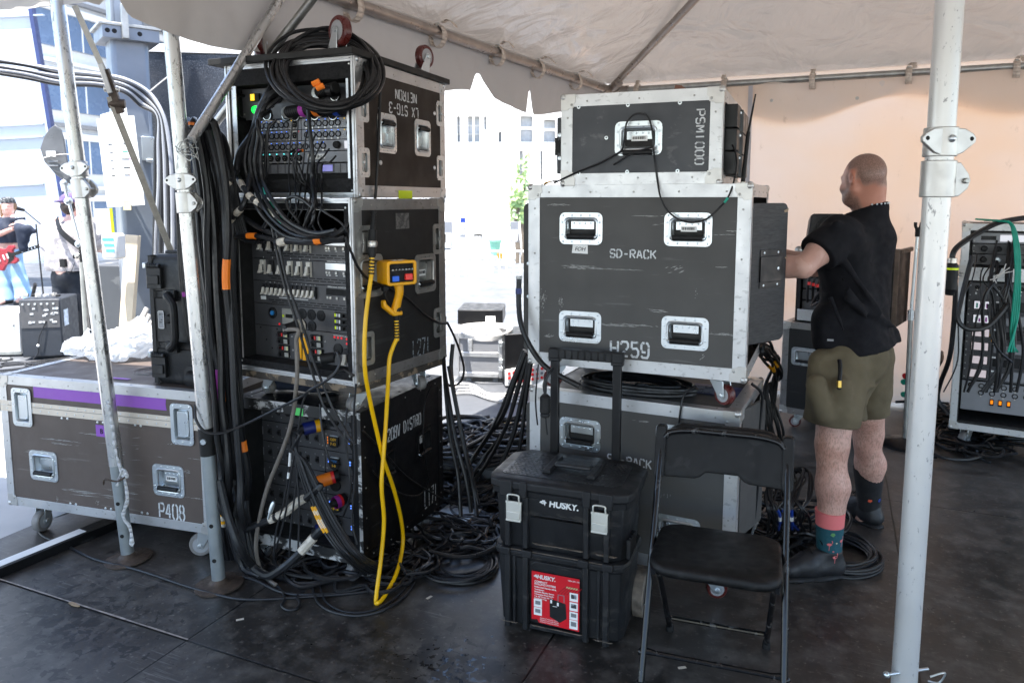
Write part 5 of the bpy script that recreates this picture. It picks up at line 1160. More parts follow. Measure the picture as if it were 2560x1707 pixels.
for k in range(16): rivet(b, (XX(.1+.85*((k*37) % 16)/16),PY,zf(.08+.84*((k*11) % 7)/7)), -Y, T.hole, .004)
b.build('screw_heads', u)

# --- power distribution rack at the bottom
c = Case('distro_case', 'bottom rack of the left stack with chipped black edges and 208V DISTRO on its side', 'distro rack', (-1.233,3.136), -22.7, .646, .679, .648, .10)
DI = c; w, d, h = c.w, c.d, c.h
p0 = c.F.hit(622,1318,1,0); p1 = c.F.hit(880,1040,1,0); op = (p0.x, p0.z, p1.x, min(p1.z, h-.05))
for (u, v) in ((967,1165),(1060,1108)):
    y, z = c.sh(u, v); c.hhole('right', y, z, .045, .05); handle(c.root, (w,y,z), Y, Z, .15, .16, dark=True)
    for ch in c.root.children:
        if ch.name.startswith('handle'):
            for i in range(len(ch.data.materials)): ch.data.materials[i] = T.paint_black
c.shell(T.paint_black, T.paint_black, tw=.04, cs=.05, open_front=op, inner=T.hole, corners=False, riv=.12)
# chipped steel frame on the front edges and the top
b = MB()
for q in ((0,0,op[0],h),(op[2],0,w,h)): b.box((q[0],-.007,q[1]),(q[2],-.0035,q[3]), T.paint_black)
b.box((op[0],-.007,h-.045),(op[2],-.0035,h), T.chip); b.box((op[0],-.007,0),(op[2],-.0035,.045), T.chip); b.box((-.003,-.007,h-.04),(op[0],-.0072,h), T.chip)
b.box((w-.012,-.0085,0),(w+.004,-.007,h), T.chip); b.box((0,-.0085,0),(.01,-.007,h), T.chip); b.box((0,-.0085,-.004),(w,-.007,.012), T.chip); b.box((.012,-.0085,h-.012),(w-.014,-.007,h+.004), T.chip)
b.build('front_frame', c.root, bevel=.001)
b = MB()
for i in range(7):
    for j in (0, 1): rivet(b, (.05+i*(w-.1)/6, .025 if j == 0 else d-.025, h+.0028), Z, T.steel_blk, .008)
for i in range(5): rivet(b, (w-.025,.1+i*(d-.2)/4,h+.0028), Z, T.steel_blk, .008)
b.build('bolt_heads', c.root)
c.casters(.036, .034, T.wheel_grey, inset=(.085,.07), yaws=(R(30),R(80),R(0),R(150)), drop=.0)
for ch in c.root.children:
    pass
y, z = c.sh(1010,1066); stencil('208V DISTRO', .052, T.stencil, c.root, (w+.004,y,z), Y, Z, tw=c.sh(1052,1066)[0]-c.sh(969,1066)[0])
y, z = c.sh(1075,1238); stencil('L171', .085, T.stencil, c.root, (w+.004,y,z), Y, Z, tw=c.sh(1090,1238)[0]-c.sh(1060,1238)[0])
y, z = c.sh(1056,1102); b = MB(); b.box((w-.02,y-.03,z-.018),(w-.0185,y+.03,z+.018), T.paper); b.build('barcode_label', c.root)
b = MB(); x, z = c.fh(748,1013); b.box((x-.025,-.0078,h-.045),(x+.025,-.0072,h), T.green_tape); b.build('green_tape', c.root)
PY = .11; Zs = [c.F.hit(709, v, 1, PY).z for v in (1006,1057,1108,1161,1213,1262,1312)]
xa = c.F.hit(662,1150,1,PY).x; xb = op[2]-.004; XX = lambda f: xa+(xb-xa)*f
for i in range(6):
    u = unit(c.root, 'breaker_module', xa-.02, XX(.60), Zs[i+1]+.0015, Zs[i]-.0015, PY, T.panel_blk)
    zc = (Zs[i]+Zs[i+1])/2
    b = MB(); b.box((xa-.016,PY-.0012,zc-.018),(xa-.002,PY-.0002,zc+.018), T.panel_grey); b.build('label_strip', u)
    for k in range(6):
        b = MB(); x = XX(.07+k*.092); b.box((x-.007,PY-.005,zc-.014),(x+.007,PY,zc+.016), T.sw_blk); b.box((x-.004,PY-.014,zc-.004),(x+.004,PY-.005,zc+.008), T.hole); b.build('breaker_switch', u)
    b = MB()
    for k in range(6): x = XX(.07+k*.092); rivet(b, (x+.014,PY,zc-.024), -Y, T.zinc_dull, .003); rivet(b, (x-.012,PY,zc+.026), -Y, T.panel_grey, .003)
    b.build('screw_heads', u)
    u = unit(c.root, 'socket_panel', XX(.605), xb, Zs[i+1]+.0015, Zs[i]-.0015, PY, T.panel_blk)
    for col in (0, 1):
        x = XX(.70+col*.20); op_ = (i, col) in ((0,0),(2,1),(4,1),(3,0),(5,0))
        b = MB(); b.box((x-.022,PY-.008,zc+.020),(x+.022,PY,zc+.026), T.galv)
        if not op_:
            b.prism([(-.026,.022),(.026,.022),(.026,-.008),(.018,-.024),(.0,-.029),(-.018,-.024),(-.026,-.008)], (x,PY-.008,zc), X, Z, -Y*.006, T.rubber); b.build('socket_lid', u, bevel=.001)
            top_, bot = {(0,1):('208V','1-6'),(1,0):('120V','7-12'),(1,1):('','7-12'),(2,0):('208V','1-8'),(3,1):('208V','7-12'),(4,0):('208V','13-18'),(5,1):('','13-18')}.get((i, col), ('208V','1-6'))
            if top_: text_mesh(top_, .016, T.print_amber if top_ == '120V' else T.print_blue, u, 'print', MF((x,PY-.0145,zc+.010), X, Z), bold=.0003)
            text_mesh(bot, .016, T.print_amber, u, 'print', MF((x,PY-.0145,zc-.010), X, Z), bold=.0003)
        else:
            b.lathe((x,PY,zc-.002), -Y, [(0,.026),(.01,.026),(.012,.02)], T.rubber, 18)
            tt = V3((0,-1,.25)); b.prism([(-.026,0),(.026,0),(.026,.02),(.016,.034),(-.016,.034),(-.026,.02)], (x,PY-.008,zc+.026), X, tt.normalized(), Z*.006, T.rubber); b.build('socket_lid', u, bevel=.001)
            text_mesh({0:'1-6',2:'1-8',3:'1-6',4:'13-18',5:'19-24'}[i], .013, T.print_amber, u, 'print', MF((x,PY-.026,zc+.0365), X, tt), bold=.0003)
        mm = T.led_orange if (i, col) == (1, 0) else T.led_blue
        for k in range(3 if (i, col) == (1, 0) else 2): led(u, x-.036, PY, zc+.012-k*.012, .0042, mm)
# ------------------------------------------------------------------ distance-field modelling for soft shapes
class SDF:
    """smooth union of round cones and ellipsoids, meshed by surface nets into one continuous skin"""
    def __init__(s, lo, hi, res):
        s.lo, s.res = np.array(lo, float), res; n = np.ceil((np.array(hi)-s.lo)/res).astype(int)+1
        g = [s.lo[i]+res*np.arange(n[i]) for i in range(3)]; s.P = np.stack(np.meshgrid(*g, indexing='ij'), -1).astype(np.float32); s.D = np.full(s.P.shape[:3], 9., np.float32)
    def blk(s, lo, hi):
        a = np.floor((np.array(lo)-s.lo)/s.res).astype(int); b = np.ceil((np.array(hi)-s.lo)/s.res).astype(int)+1
        sh = np.array(s.D.shape); a = np.clip(a, 0, sh); b = np.clip(b, 0, sh); return tuple(slice(i, max(i, j)) for i, j in zip(a, b))
    def put(s, B, d, k, sub):
        D = s.D[B]
        if sub:
            d = -d; h = np.clip(.5-.5*(D-d)/k, 0, 1); s.D[B] = D*(1-h)+d*h+k*h*(1-h)
        elif k <= 0: s.D[B] = np.minimum(D, d)
        else:
            h = np.clip(.5+.5*(D-d)/k, 0, 1); s.D[B] = D*(1-h)+d*h-k*h*(1-h)
    def cone(s, a, b, ra, rb, k=.02, sc=None, sub=False):
        a, b = np.array(a, np.float32), np.array(b, np.float32); m = max(ra, rb)*(max(sc) if sc is not None else 1)+k*1.5+s.res*4
        B = s.blk(np.minimum(a, b)-m, np.maximum(a, b)+m); P = s.P[B]; c = (a+b)/2
        if P.size == 0: return s
        if sc is not None:
            sc = np.array(sc, np.float32); P = (P-c)/sc; a = (a-c)/sc; b = (b-c)/sc
        ab = b-a; t = np.clip(((P-a)@ab)/max(float(ab@ab), 1e-9), 0, 1)
        d = np.linalg.norm(P-a-t[..., None]*ab, axis=-1)-(ra+(rb-ra)*t)
        if sc is not None: d = d*float(sc.min())
        s.put(B, d, k, sub); return s
    def ell(s, c, r, k=.02, R3=None, sub=False):
        c = np.array(c, np.float32); m = max(r)+k*1.5+s.res*4; B = s.blk(c-m, c+m); q = s.P[B]-c; r = np.array(r, np.float32)
        if q.size == 0: return s
        if R3 is not None: q = q@np.array(R3, np.float32)
        k0 = np.linalg.norm(q/r, axis=-1); k1 = np.linalg.norm(q/(r*r), axis=-1)+1e-6; d = k0*(k0-1)/k1
        s.put(B, d, k, sub); return s
    def cut(s, p, n):           # keep the side the normal points away from
        p, n = np.array(p, np.float32), np.array(n, np.float32); n = n/np.linalg.norm(n); s.D = np.maximum(s.D, (s.P-p)@n)
    def bump(s, f): s.D = s.D+f(s.P).astype(np.float32)
    def mesh(s):
        D = s.D; ins = D < 0; nx, ny, nz = D.shape
        c = np.zeros((nx-1, ny-1, nz-1), np.int8); cr = np.zeros((nx-1, ny-1, nz-1, 3), np.float32); cn = np.zeros((nx-1, ny-1, nz-1), np.float32)
        for ax in range(3):
            A = [slice(None)]*3; B = [slice(None)]*3; A[ax] = slice(0, -1); B[ax] = slice(1, None)
            da, db = D[tuple(A)], D[tuple(B)]; x = (da < 0) != (db < 0); t = np.where(x, da/np.where(x, da-db, 1), 0)
            o1, o2 = [q for q in range(3) if q != ax]
            for i in (0, 1):
                for j in (0, 1):
                    S = [None]*3; S[ax] = slice(None); S[o1] = slice(i, i+D.shape[o1]-1); S[o2] = slice(j, j+D.shape[o2]-1); S = tuple(S)
                    xs, ts = x[S], t[S]; cn += xs; cr[..., ax] += xs*ts
                    if i: cr[..., o1] += xs
                    if j: cr[..., o2] += xs
        act = cn > 0; idx = np.full(act.shape, -1, np.int64); idx[act] = np.arange(act.sum())
        I = np.argwhere(act); V = s.lo+(I+cr[act]/cn[act][:, None])*s.res; F = []
        for ax in range(3):
            A = [slice(1, -1)]*3; B = [slice(1, -1)]*3; A[ax] = slice(0, -1); B[ax] = slice(1, None)
            a, b = ins[tuple(A)], ins[tuple(B)]; w = np.argwhere(a != b)
            if len(w) == 0: continue
            sg = a[tuple(w.T)]; o = w.copy(); o[:, [q for q in range(3) if q != ax]] += 1
            o1, o2 = (ax+1) % 3, (ax+2) % 3
            def g(d1, d2):
                q = o.copy(); q[:, o1] += d1; q[:, o2] += d2; return idx[tuple(q.T)]
            Q = np.stack([g(-1,-1), g(0,-1), g(0,0), g(-1,0)], 1); Q[~sg] = Q[~sg][:, ::-1]; F.append(Q)
        F = np.concatenate(F); F = F[(F >= 0).all(1)]
        return V, F
    def build(s, name, m, parent=None, smooth=1, matf=None, ms=None, loc=None):
        V, F = s.mesh()
        if smooth:
            n = len(V); e = np.concatenate([F[:, [0,1]], F[:, [1,2]], F[:, [2,3]], F[:, [3,0]]])
            for _ in range(smooth):
                S = np.zeros((n, 3)); C = np.zeros(n)
                for k in range(3): S[:, k] = np.bincount(e[:, 0], V[e[:, 1], k], n)+np.bincount(e[:, 1], V[e[:, 0], k], n)
                C = np.bincount(e[:, 0], minlength=n)+np.bincount(e[:, 1], minlength=n); V = V*.45+.55*S/np.maximum(C, 1)[:, None]
        me = bpy.data.meshes.new(name); me.vertices.add(len(V)); me.vertices.foreach_set('co', V.astype(np.float32).ravel())
        me.loops.add(F.size); me.loops.foreach_set('vertex_index', F.ravel().astype(np.int32)); me.polygons.add(len(F))
        me.polygons.foreach_set('loop_start', np.arange(0, F.size, 4, dtype=np.int32)); me.polygons.foreach_set('loop_total', np.full(len(F), 4, np.int32))
        me.update(calc_edges=True); me.validate(); me.polygons.foreach_set('use_smooth', [True]*len(me.polygons))
        for q in (ms or [m]): me.materials.append(q)
        if matf is not None:
            ce = V[F].mean(1); me.polygons.foreach_set('material_index', matf(ce).astype(np.int32))
        o = bpy.data.objects.new(name, me); COL.objects.link(o)
        if parent: o.parent = parent
        if loc: o.location = loc
        return o
def fnoise(P, sc, seed=0, w=(1,1,1)):
    """cheap smooth noise as sums of sines"""
    rr = np.random.RandomState(seed); s = 0
    for k in range(6):
        d = rr.normal(size=3)*np.array(w); s = s+np.sin((P@d.astype(np.float32))*sc*(.6+.25*k)+rr.uniform(0, 6))/(1+.4*k)
    return s/3

# ------------------------------------------------------------------ middle stack
def scuffs(c, items, m='scuff'):
    if m not in T: T[m] = M('rubbed scuff', (.30,.30,.29), .6, var=.3, vs=60)
    b = MB(); rr = random.Random(5)
    for (u, v, W, H, n, ang) in items:
        x, z = c.fh(u, v)
        for k in range(n):
            px, pz = x+rr.gauss(0, W*.3), z+rr.gauss(0, H*.3); L = W*rr.uniform(.1,.5); t = rr.uniform(.0004,.0013)*(1+.3*(H > .01)); a = ang+rr.gauss(0,.08)
            e = V3((cos(a),0,sin(a))); q = V3((-sin(a),0,cos(a))); o = V3((px,-.0006,pz))
            b.add([o-e*L/2, o-q*t, o+e*L/2, o+q*t], [(0,1,2,3)], T[m])
    return b.build('scuff_marks', c.root, smooth=False)
def door_panel(parent, pts, m, name='pocket_door', th=.012, r=.03):
    """black ply door panel given by bottom-left, top-left, top-right, bottom-right world points"""
    I = parent.matrix_world.inverted() if False else None
    return None
# --- SDu
c = Case('rack_case', 'large grey SD-RACK flight case, marked H259 and FOH, on red castors above its twin', 'rack case', (.047,3.009), -23.2, .867, .70, .729, .93)
SU = c
c.front_handles([(1452.5,571.5),(1720,574,{'barcode':True}),(1450,817),(1712,833)], .178, .126)
c.shell(T.lam_grey, T.alu, tw=.047, cs=.056, open_right=True, inner=T.lam_black)
c.casters(.041, .034, T.wheel_red, inset=(.10,.09), yaws=(R(20),R(150),R(10),R(150)))
x, z = c.fh(1582,635); stencil('SD-RACK', .031, T.stencil, c.root, (x,-.0004,z), X, Z, tw=.180)
x, z = c.fh(1574,873); stencil('H259', .058, T.stencil, c.root, (x,-.0004,z), X, Z, tw=.152)
x, z = c.fh(1450,623); b = MB(); b.prism([(-.034,-.016),(.033,-.018),(.032,.017),(-.030,.018)], (x,-.0006,z), X, Z, -Y*.0006, T.paper); o = b.build('tape_label', c.root); o['label'] = 'torn white tape reading FOH'
text_mesh('FOH', .022, T.hole, o, 'handwriting', MF((x,-.0016,z), X, Z), font_shear=.25)
scuffs(c, [(1450,668,.09,.012,45,0),(1535,673,.13,.003,50,0),(1545,813,.10,.007,55,.1),(1598,813,.09,.004,35,0),(1402,755,.02,.05,40,1.5),(1357,745,.03,.08,45,1.4),(1390,512,.08,.006,30,0),(1660,560,.08,.01,8,.1),(1835,578,.04,.004,22,.05),(1822,587,.06,.003,20,0),(1812,836,.07,.006,40,.1),(1372,840,.03,.012,25,.3),(1690,670,.05,.02,14,.4),(1612,540,.10,.003,16,0),(1650,778,.10,.01,10,-.1),(1740,730,.01,.03,8,1.3),(1800,668,.04,.002,12,0),(1755,890,.02,.02,8,1.0)])
t = thing('pocket_door', 'tall black plywood door standing open at the right end of the H259 case', 'case door', (.90,2.83,1.035), R(34))
t.rotation_euler.z = R(36); b = MB(); b.prism(rrect(-.06,0,.235,.555,.03), (0,0,0), X, Z, Y*.014, M('stained black ply', (.02,.02,.022), .6, var=.25, vs=10, stretch=(1,1,9), wear=.15, wcol=(.07,.07,.07), wscale=(2,2,26), wth=.58)); b.build('door_panel', t, bevel=.002)
b = MB(); b.box((.06,-.006,.245),(.205,-.0005,.345), T.steel_blk); b.box((.06,-.003,.347),(.20,-.0005,.372), T.steel_blk); b.box((.06,-.003,.22),(.20,-.0005,.243), T.steel_blk)
for x_ in (.085,.175):
    for z_ in (.360,.231): rivet(b, (x_,-.003,z_), -Y, T.galv, .006)
rivet(b, (.175,-.006,.295), -Y, T.galv, .008); b.build('recessed_latch', t, bevel=.001)
b = MB(); P = [(.232,.52),(.236,.535),(.205,.525),(.21,.517)]; b.prism(P, (0,-.0008,0), X, Z, -Y*.0006, T.plywood); b.prism([(.23,.33),(.236,.34),(.222,.336)], (0,-.0008,0), X, Z, -Y*.0006, T.plywood); b.build('chipped_edge', t)
q0 = at(1299,690,3.07); t = thing('pocket_door', 'black door edge sticking out at the left end of the H259 case', 'case door', (c.F.w(-.055,.07,.03)), c.F.rz)
b = MB(); b.prism(rrect(0,0,.10,.63,.025), (0,0,0), X, Z, Y*.014, T.lam_grey); b.build('door_panel', t, bevel=.002)
b = MB(); b.lathe((.046,-.002,.30), -Y, [(0,.03),(.003,.028),(.0035,.02),(.001,.018),(.001,.0)], T.rubber, 20)
for z_ in (.235,.375): rivet(b, (.022,0,z_), -Y, T.galv, .008)
b.build('finger_hole', t)
# --- PSM on top
c = Case('rack_case', 'small grey flight case marked PSM1000 on top of the H259 case', 'rack case', (.175,2.951), -21.9, .615, .62, .346, 1.662)
PS = c
c.front_handles([(1596,346,{'barcode':True,'up':True})], .182, .128)
c.shell(T.lam_slate, T.alu, tw=.044, cs=.056, open_right=True, inner=T.lam_black)
x, z = c.fh(1750,343); stencil('PSM1000', .030, T.stencil, c.root, (x,-.0004,z), -Z, X, tw=.198)
b = MB()
for (u, v) in ((1447,268),(1570,263),(1700,257),(1568,430),(1694,428),(1447,434),(1516,345)):
    x, z = c.fh(u, v); b.lathe((x,-.0005,z), -Y, [(0,.008),(.002,.007),(.0022,.003)], T.galv, 12); b.lathe((x,-.0027,z), -Y, [(0,.003),(.0002,.003)], T.hole, 8)
b.build('screw_heads', c.root)
u = MB(); q = c.F
for k, (za, zb_) in enumerate(((.015,.10),(.105,.185),(.19,.275))):
    t = MB(); t.box((c.w-.03,.08,za+.02),(c.w+.045,.56,zb_+.02), T.steel_blk); o = t.build('rack_unit', c.root, bevel=.002)
t = thing('pocket_door', 'black steel rack ears and door at the right end of the PSM1000 case', 'case door', q.w(c.w-.015,.11,.03), R(30))
b = MB()
for k in range(3):
    b.box((0,0,.0+.086*k),(.115,.012,.083+.086*k), T.steel_blk)
    for x_ in (.02,.10): rivet(b, (x_,0,.0715+.086*k), -Y, T.galv, .0055)
b.build('door_panel', t, bevel=.0015)
t = thing('pocket_door', 'dark door edge with finger hole at the left end of the PSM1000 case', 'case door', q.w(-.038,.05,.045), q.rz)
b = MB(); b.prism(rrect(0,0,.07,.225,.006), (0,0,0), X, Z, Y*.012, T.lam_slate); b.build('door_panel', t, bevel=.0015)
b = MB(); b.lathe((.034,-.001,.11), -Y, [(0,.036),(.003,.033),(.0035,.024),(.001,.02),(.001,.0)], T.rubber, 20); b.box((-.008,-.002,.075),(.004,.014,.145), T.rubber)
for z_ in (.063,.155): rivet(b, (.012,0,z_), -Y, T.galv, .009)
b.build('finger_hole', t)
# whip antenna and the copper coloured plate on top
t = thing('whip_antenna', 'black whip antenna standing at the right end of the PSM1000 case', 'antenna', at(1856,468,2.84))
b = MB(); a0 = at(1857,455,2.84)-t.location; a1 = at(1871,330,2.85)-t.location; a2 = at(1889,236,2.86)-t.location
b.cyl(V3((0,0,-.03)), a0, .009, T.conn, n=10); b.build('base', t); b = MB(); b.cyl(a0, a1, .0085, T.rubber, .007, n=10); b.build('sleeve', t); b = MB(); b.cyl(a1, a2, .0048, T.rubber, .003, n=8); b.build('whip', t)
b = MB(); p0 = PS.F.w(.38,.30,.348); b.T = Matrix.Translation(p0) @ Matrix.Rotation(R(-10), 4, 'Z') @ Matrix.Rotation(R(-38), 4, 'X')
b.prism([(0,0),(.13,0),(.045,.085),(.02,.09)], (-.01,0,0), X, Z, Y*.006, M('copper plate', (.20,.09,.06), .45, var=.1)); tag(b.build('copper_plate', bevel=.001), 'thin reddish brown plate leaning on top of the PSM1000 case', 'plate')
# --- SDl
c = Case('rack_case', 'large grey SD-RACK flight case at floor level, half hidden behind toolbox and folding chair', 'rack case', (.055,3.062), -26.2, .865, .60, .677, .129)
SL_ = c
c.front_handles([(1450,1085),(1697,1105),(1692,1330),(1450,1335)], .182, .132)
c.shell(T.lam_grey, T.alu, tw=.047, cs=.058, inner=T.lam_black, open_right=True)
c.casters(.041, .034, T.wheel_red, inset=(.1,.08), yaws=(R(20),R(200),R(10),R(100)))
x, z = c.fh(1573,1153); stencil('SD-RACK', .035, T.stencil, c.root, (x,-.0004,z), X, Z, tw=.182)
scuffs(c, [(1405,1078,.02,.01,12,.1),(1600,1052,.1,.004,8,.1),(1660,1240,.04,.02,8,1.4)])
t = thing('pocket_door', 'black door standing open at the right end of the floor level SD-RACK case', 'case door', (.90,2.80,.27), R(50)); b = MB(); b.prism(rrect(-.04,0,.19,.52,.02), (0,0,0), X, Z, Y*.014, T.lam_grey); b.build('door_panel', t, bevel=.002)
t = thing('pocket_door', 'grey door edge at the left end of the floor level SD-RACK case', 'case door', c.F.w(-.045,.05,.03), c.F.rz); b = MB(); b.prism(rrect(0,0,.09,.565,.015), (0,0,0), X, Z, Y*.014, T.lam_grey); b.build('door_panel', t, bevel=.002)
h = c.h; p = c.F
b = MB(); a = p.hit(1640,972,2,h); b.box((a.x-.10,a.y-.05,h+.0032),(a.x+.02,a.y+.06,h+.0038), T.hole); b.tube([(a.x-.06+.028*cos(t_),a.y+.0+.03*sin(t_),h+.0040) for t_ in np.linspace(0,6.28,20)], .004, T.stencil, n=4); b.tube([(a.x-.09,a.y-.03,h+.004),(a.x-.07,a.y-.04,h+.004),(a.x-.05,a.y-.02,h+.004),(a.x-.03,a.y-.04,h+.004)], .004, T.stencil, n=4); b.build('round_emblem', c.root)
b = MB(); a = p.hit(1765,980,2,h); b.box((a.x-.19,a.y-.04,h+.0032),(a.x+.13,a.y+.12,h+.0038), T.navy); o = b.build('photo_sticker', c.root)
b = MB(); rr = random.Random(2)
for k in range(26): y_ = a.y-.035+.005*k+rr.uniform(-.001,.001); b.box((a.x-.185+rr.random()*.08,y_,h+.004),(a.x+.12-rr.random()*.1,y_+.0016,h+.0043), T.stencil_dim)
b.build('streaks', o, smooth=False)

# ------------------------------------------------------------------ the P408 trunk and what lies on it
c = Case('flight_trunk', 'big brown flight trunk marked P408 with purple tape along its lid', 'trunk', (-2.469,3.417), -16.4, 1.17, .75, .635, .14)
TR = c; w, d, h = c.w, c.d, c.h
c.front_handles([(110,1164),(422,1201,{'barcode':True})], .168, .145)
for (u, v) in ((57,1017),(457,1060)):
    x, z = c.fh(u, v); H_, W_ = .185, .118; c.hhole('front', x, z, W_*.34, H_*.36)
    pm = T.galv; b = MB(); b.ringplate(rrect(x-W_/2,z-H_/2,x+W_/2,z+H_/2,.02), rrect(x-W_/2+.018,z-H_/2+.022,x+W_/2-.018,z+H_/2-.022,.012), (0,-.0042,0), X, Z, -Y*.0026, pm)
    b.ring_loft([[(p_[0],-.0068,p_[1]) for p_ in rrect(x-W_/2+.018,z-H_/2+.022,x+W_/2-.018,z+H_/2-.022,.012)], [(p_[0],.016,p_[1]) for p_ in rrect(x-W_/2+.024,z-H_/2+.03,x+W_/2-.024,z+H_/2-.03,.01)]], pm, cap0=False)
    for sx in (-1,0,1):
        for sz in (-1,1): rivet(b, (x+sx*W_*.36,-.007,z+sz*(H_/2-.012)), -Y, pm, .005)
    for k in range(4):
        for sz in (.012,-.012): rivet(b, (x-.027+k*.016,.012,z+sz), -Y, pm, .004)
    o = b.build('latch_plate', c.root); b = MB(); b.box((x-.03,.002,z-.06),(x+.012,.013,z+.055), pm); b.box((x+.016,-.002,z-.055),(x+.03,.012,z+.06), pm); b.tube(catmull([(x+.02,-.004,z+.05),(x+.03,-.004,z+.045),(x+.032,-.004,z-.04),(x+.02,-.004,z-.05)]), .003, pm); b.build('catch', o, bevel=.002)
c.shell(T.lam_trunk, T.alu, tw=.040, cs=.055)
zs = c.fh(255,1035)[1]; b = MB(); LXs = [c.fh(u, v)[0] for u, v in ((57,1017),(457,1060))]; T.seamal = M('cream aluminium seam', (.60,.54,.46), .45, metal=.4, var=.1)
for (z0_, z1_, q) in ((zs-.030,zs-.001,.0038),(zs+.001,zs+.022,.0036)):
    for xa_, xb_ in zip((-.0035, LXs[0]+.05, LXs[1]+.05), (LXs[0]-.05, LXs[1]-.05, w+.0035)): b.box((xa_,-q,z0_),(xb_,-.0002,z1_), T.seamal)
    b.box((-q,-.0002,z0_),(-.0002,d,z1_), T.seamal)
for k in range(22):
    for x_, z_ in ((.06+k*(w-.12)/21, zs+.011), (.04+k*(w-.1)/21, zs-.016)):
        if min(abs(x_-q) for q in LXs) > .056: rivet(b, (x_,-.0038,z_), -Y, T.galv, .0038)
b.build('lid_seam', c.root, bevel=.0008)
b = MB(); x0_, z0_ = c.fh(84,979); x1_, z1_ = c.fh(416,1011); b.prism([(x0_,z0_-.027),(x1_,z1_-.027),(x1_-.004,z1_),(x1_,z1_+.027),(x0_,z0_+.027)], (0,-.0006,0), X, Z, -Y*.0004, T.purple); b.build('purple_tape', c.root)
x, z = c.fh(256,1077); b = MB(); b.box((x-.036,-.0010,z-.027),(x+.036,-.0004,z+.027), T.purple); o = b.build('tape_label', c.root); o['label'] = 'purple tape square marked B'; text_mesh('B', .032, T.hole, o, 'handwriting', MF((x-.004,-.0015,z-.003), X, Z), bold=.0008)
b = MB(); q = c.F.hit(285,946,2,h); b.box((q.x-.07,q.y-.012,h+.0030),(q.x+.09,q.y+.010,h+.0036), T.purple); b.build('tape_scrap', c.root)
b = MB()
for (u, v) in ((176,1258),(190,1260),(264,1270),(278,1272),(355,1281),(369,1283),(155,1045),(169,1046),(244,1055),(258,1056),(338,1062),(352,1064)):
    x, z = c.fh(u, v); b.lathe((x,-.0003,z), -Y, [(0,.0065),(.0022,.005),(.003,.002)], T.galv, 10)
b.build('rivets', c.root)
x, z = c.fh(430,1278); stencil('P408', .066, T.stencil, c.root, (x,-.0004,z), X, Z, tw=.135)
scuffs(c, [(230,1085,.09,.004,20,.05),(150,1100,.14,.004,35,0),(160,1110,.12,.004,20,.1),(430,1110,.03,.01,10,.3),(490,1245,.06,.003,25,.02),(490,1147,.05,.002,16,0),(144,1250,.012,.05,30,1.4),(245,1255,.02,.02,14,1.1),(330,1135,.2,.1,10,.1),(240,1235,.4,.02,14,.05),(100,1130,.16,.03,10,.2),(470,1180,.05,.03,10,.1),(310,1230,.12,.01,14,.03)])
q = c.F.hit(385,927,2,h); b = MB()
for r_ in (.09,.075,.045): b.tube([(q.x+r_*cos(t_),q.y+r_*sin(t_),h+.0006) for t_ in np.linspace(0,6.283,40)[:-1]], .0022, M('faded print', (.14,.13,.12), .6) if r_ == .09 else b.ms[0], n=4, closed=True)
b.build('round_print', c.root)
for (u, v, rv) in ((110,1305,0),(515,1370,0)):
    q = gr(u, v+18 if u < 300 else v+18); L = c.F.I @ q; caster(c.root, (min(w-.06,max(.09,L.x)),max(.07,L.y),-.001), .053, .036, R(100 if u < 300 else 20), T.wheel_grey)
caster(c.root, (.1,d-.1,-.001), .053, .036, R(60), T.wheel_grey); caster(c.root, (w-.1,d-.1,-.001), .053, .036, R(10), T.wheel_grey)
# black hard case standing on end
q = TR.F.hit(384,960,2,TR.h); base = TR.F.w(q.x,q.y,TR.h+.003)
HCs = thing('hard_case', 'black waterproof hard case standing on end on the big trunk', 'hard case', base, R(-14)); W_, D_, H_ = .27, .36, .585
b = MB(); rr_ = lambda x0,y0,x1,y1,z: [(p_[0],p_[1],z) for p_ in rrect(x0,y0,x1,y1,.035,5)]
pr = [(0,.02),(.012,.006),(.03,0),(.16,0),(.165,.006),(.19,.006),(.195,0),(.39,0),(.395,.006),(.42,.006),(.425,0),(.555,0),(.573,.006),(H_,.02)]
b.ring_loft([rr_(o_,o_,W_-o_,D_-o_,z_) for z_, o_ in pr], T.abs); b.build('body', HCs)
b = MB(); b.ring_loft([rr_(-.004,-.004,.045,D_+.004,z_) for z_ in (.004,.58)], T.abs); b.build('lid_rim', HCs, bevel=.004)
for z0_ in (.075,.475):
    b = MB(); b.box((.012,-.022,z0_-.04),(.085,0,z0_+.055), T.abs); b.box((.02,-.03,z0_-.02),(.078,-.02,z0_+.02), T.abs); b.cyl((.018,-.022,z0_+.062),(.085,-.022,z0_+.062), .010, T.abs, n=10)
    b.box((-.002,-.026,z0_+.05),(.014,-.004,z0_+.075), T.galv)
    for k in range(5): b.box((.026+k*.01,-.033,z0_+.054),(.031+k*.01,-.02,z0_+.072), T.rubber)
    b.build('latch', HCs, bevel=.003)
b = MB(); b.tube(catmull([(.12,.0,.17),(.125,-.035,.175),(.165,-.05,.21),(.17,-.052,.29),(.165,-.05,.37),(.125,-.035,.405),(.12,.0,.41)], 5), .017, T.rubber, n=10); b.box((.09,-.02,.15),(.15,.0,.20), T.abs); b.box((.09,-.02,.38),(.15,0,.43), T.abs); b.build('carry_handle', HCs, bevel=.002)
b = MB(); b.lathe((.105,0,.30), -Y, [(0,.022),(.010,.02),(.016,.015),(.018,.0)], T.rubber, 16); b.build('pressure_valve', HCs)
b = MB(); b.prism(rrect(.048,.255,.078,.335,.006), (0,-.003,0), X, Z, -Y*.0015, T.panel_grey); b.tube([(p_[0],-.0048,p_[1]) for p_ in rrect(.049,.256,.077,.334,.006)], .0013, T.white, n=4, closed=True); o = b.build('name_plate', HCs)
b = MB()
for k in range(5): b.box((.053,-.0048,.268+k*.012),(.072,-.0044,.274+k*.012), T.stencil_dim)
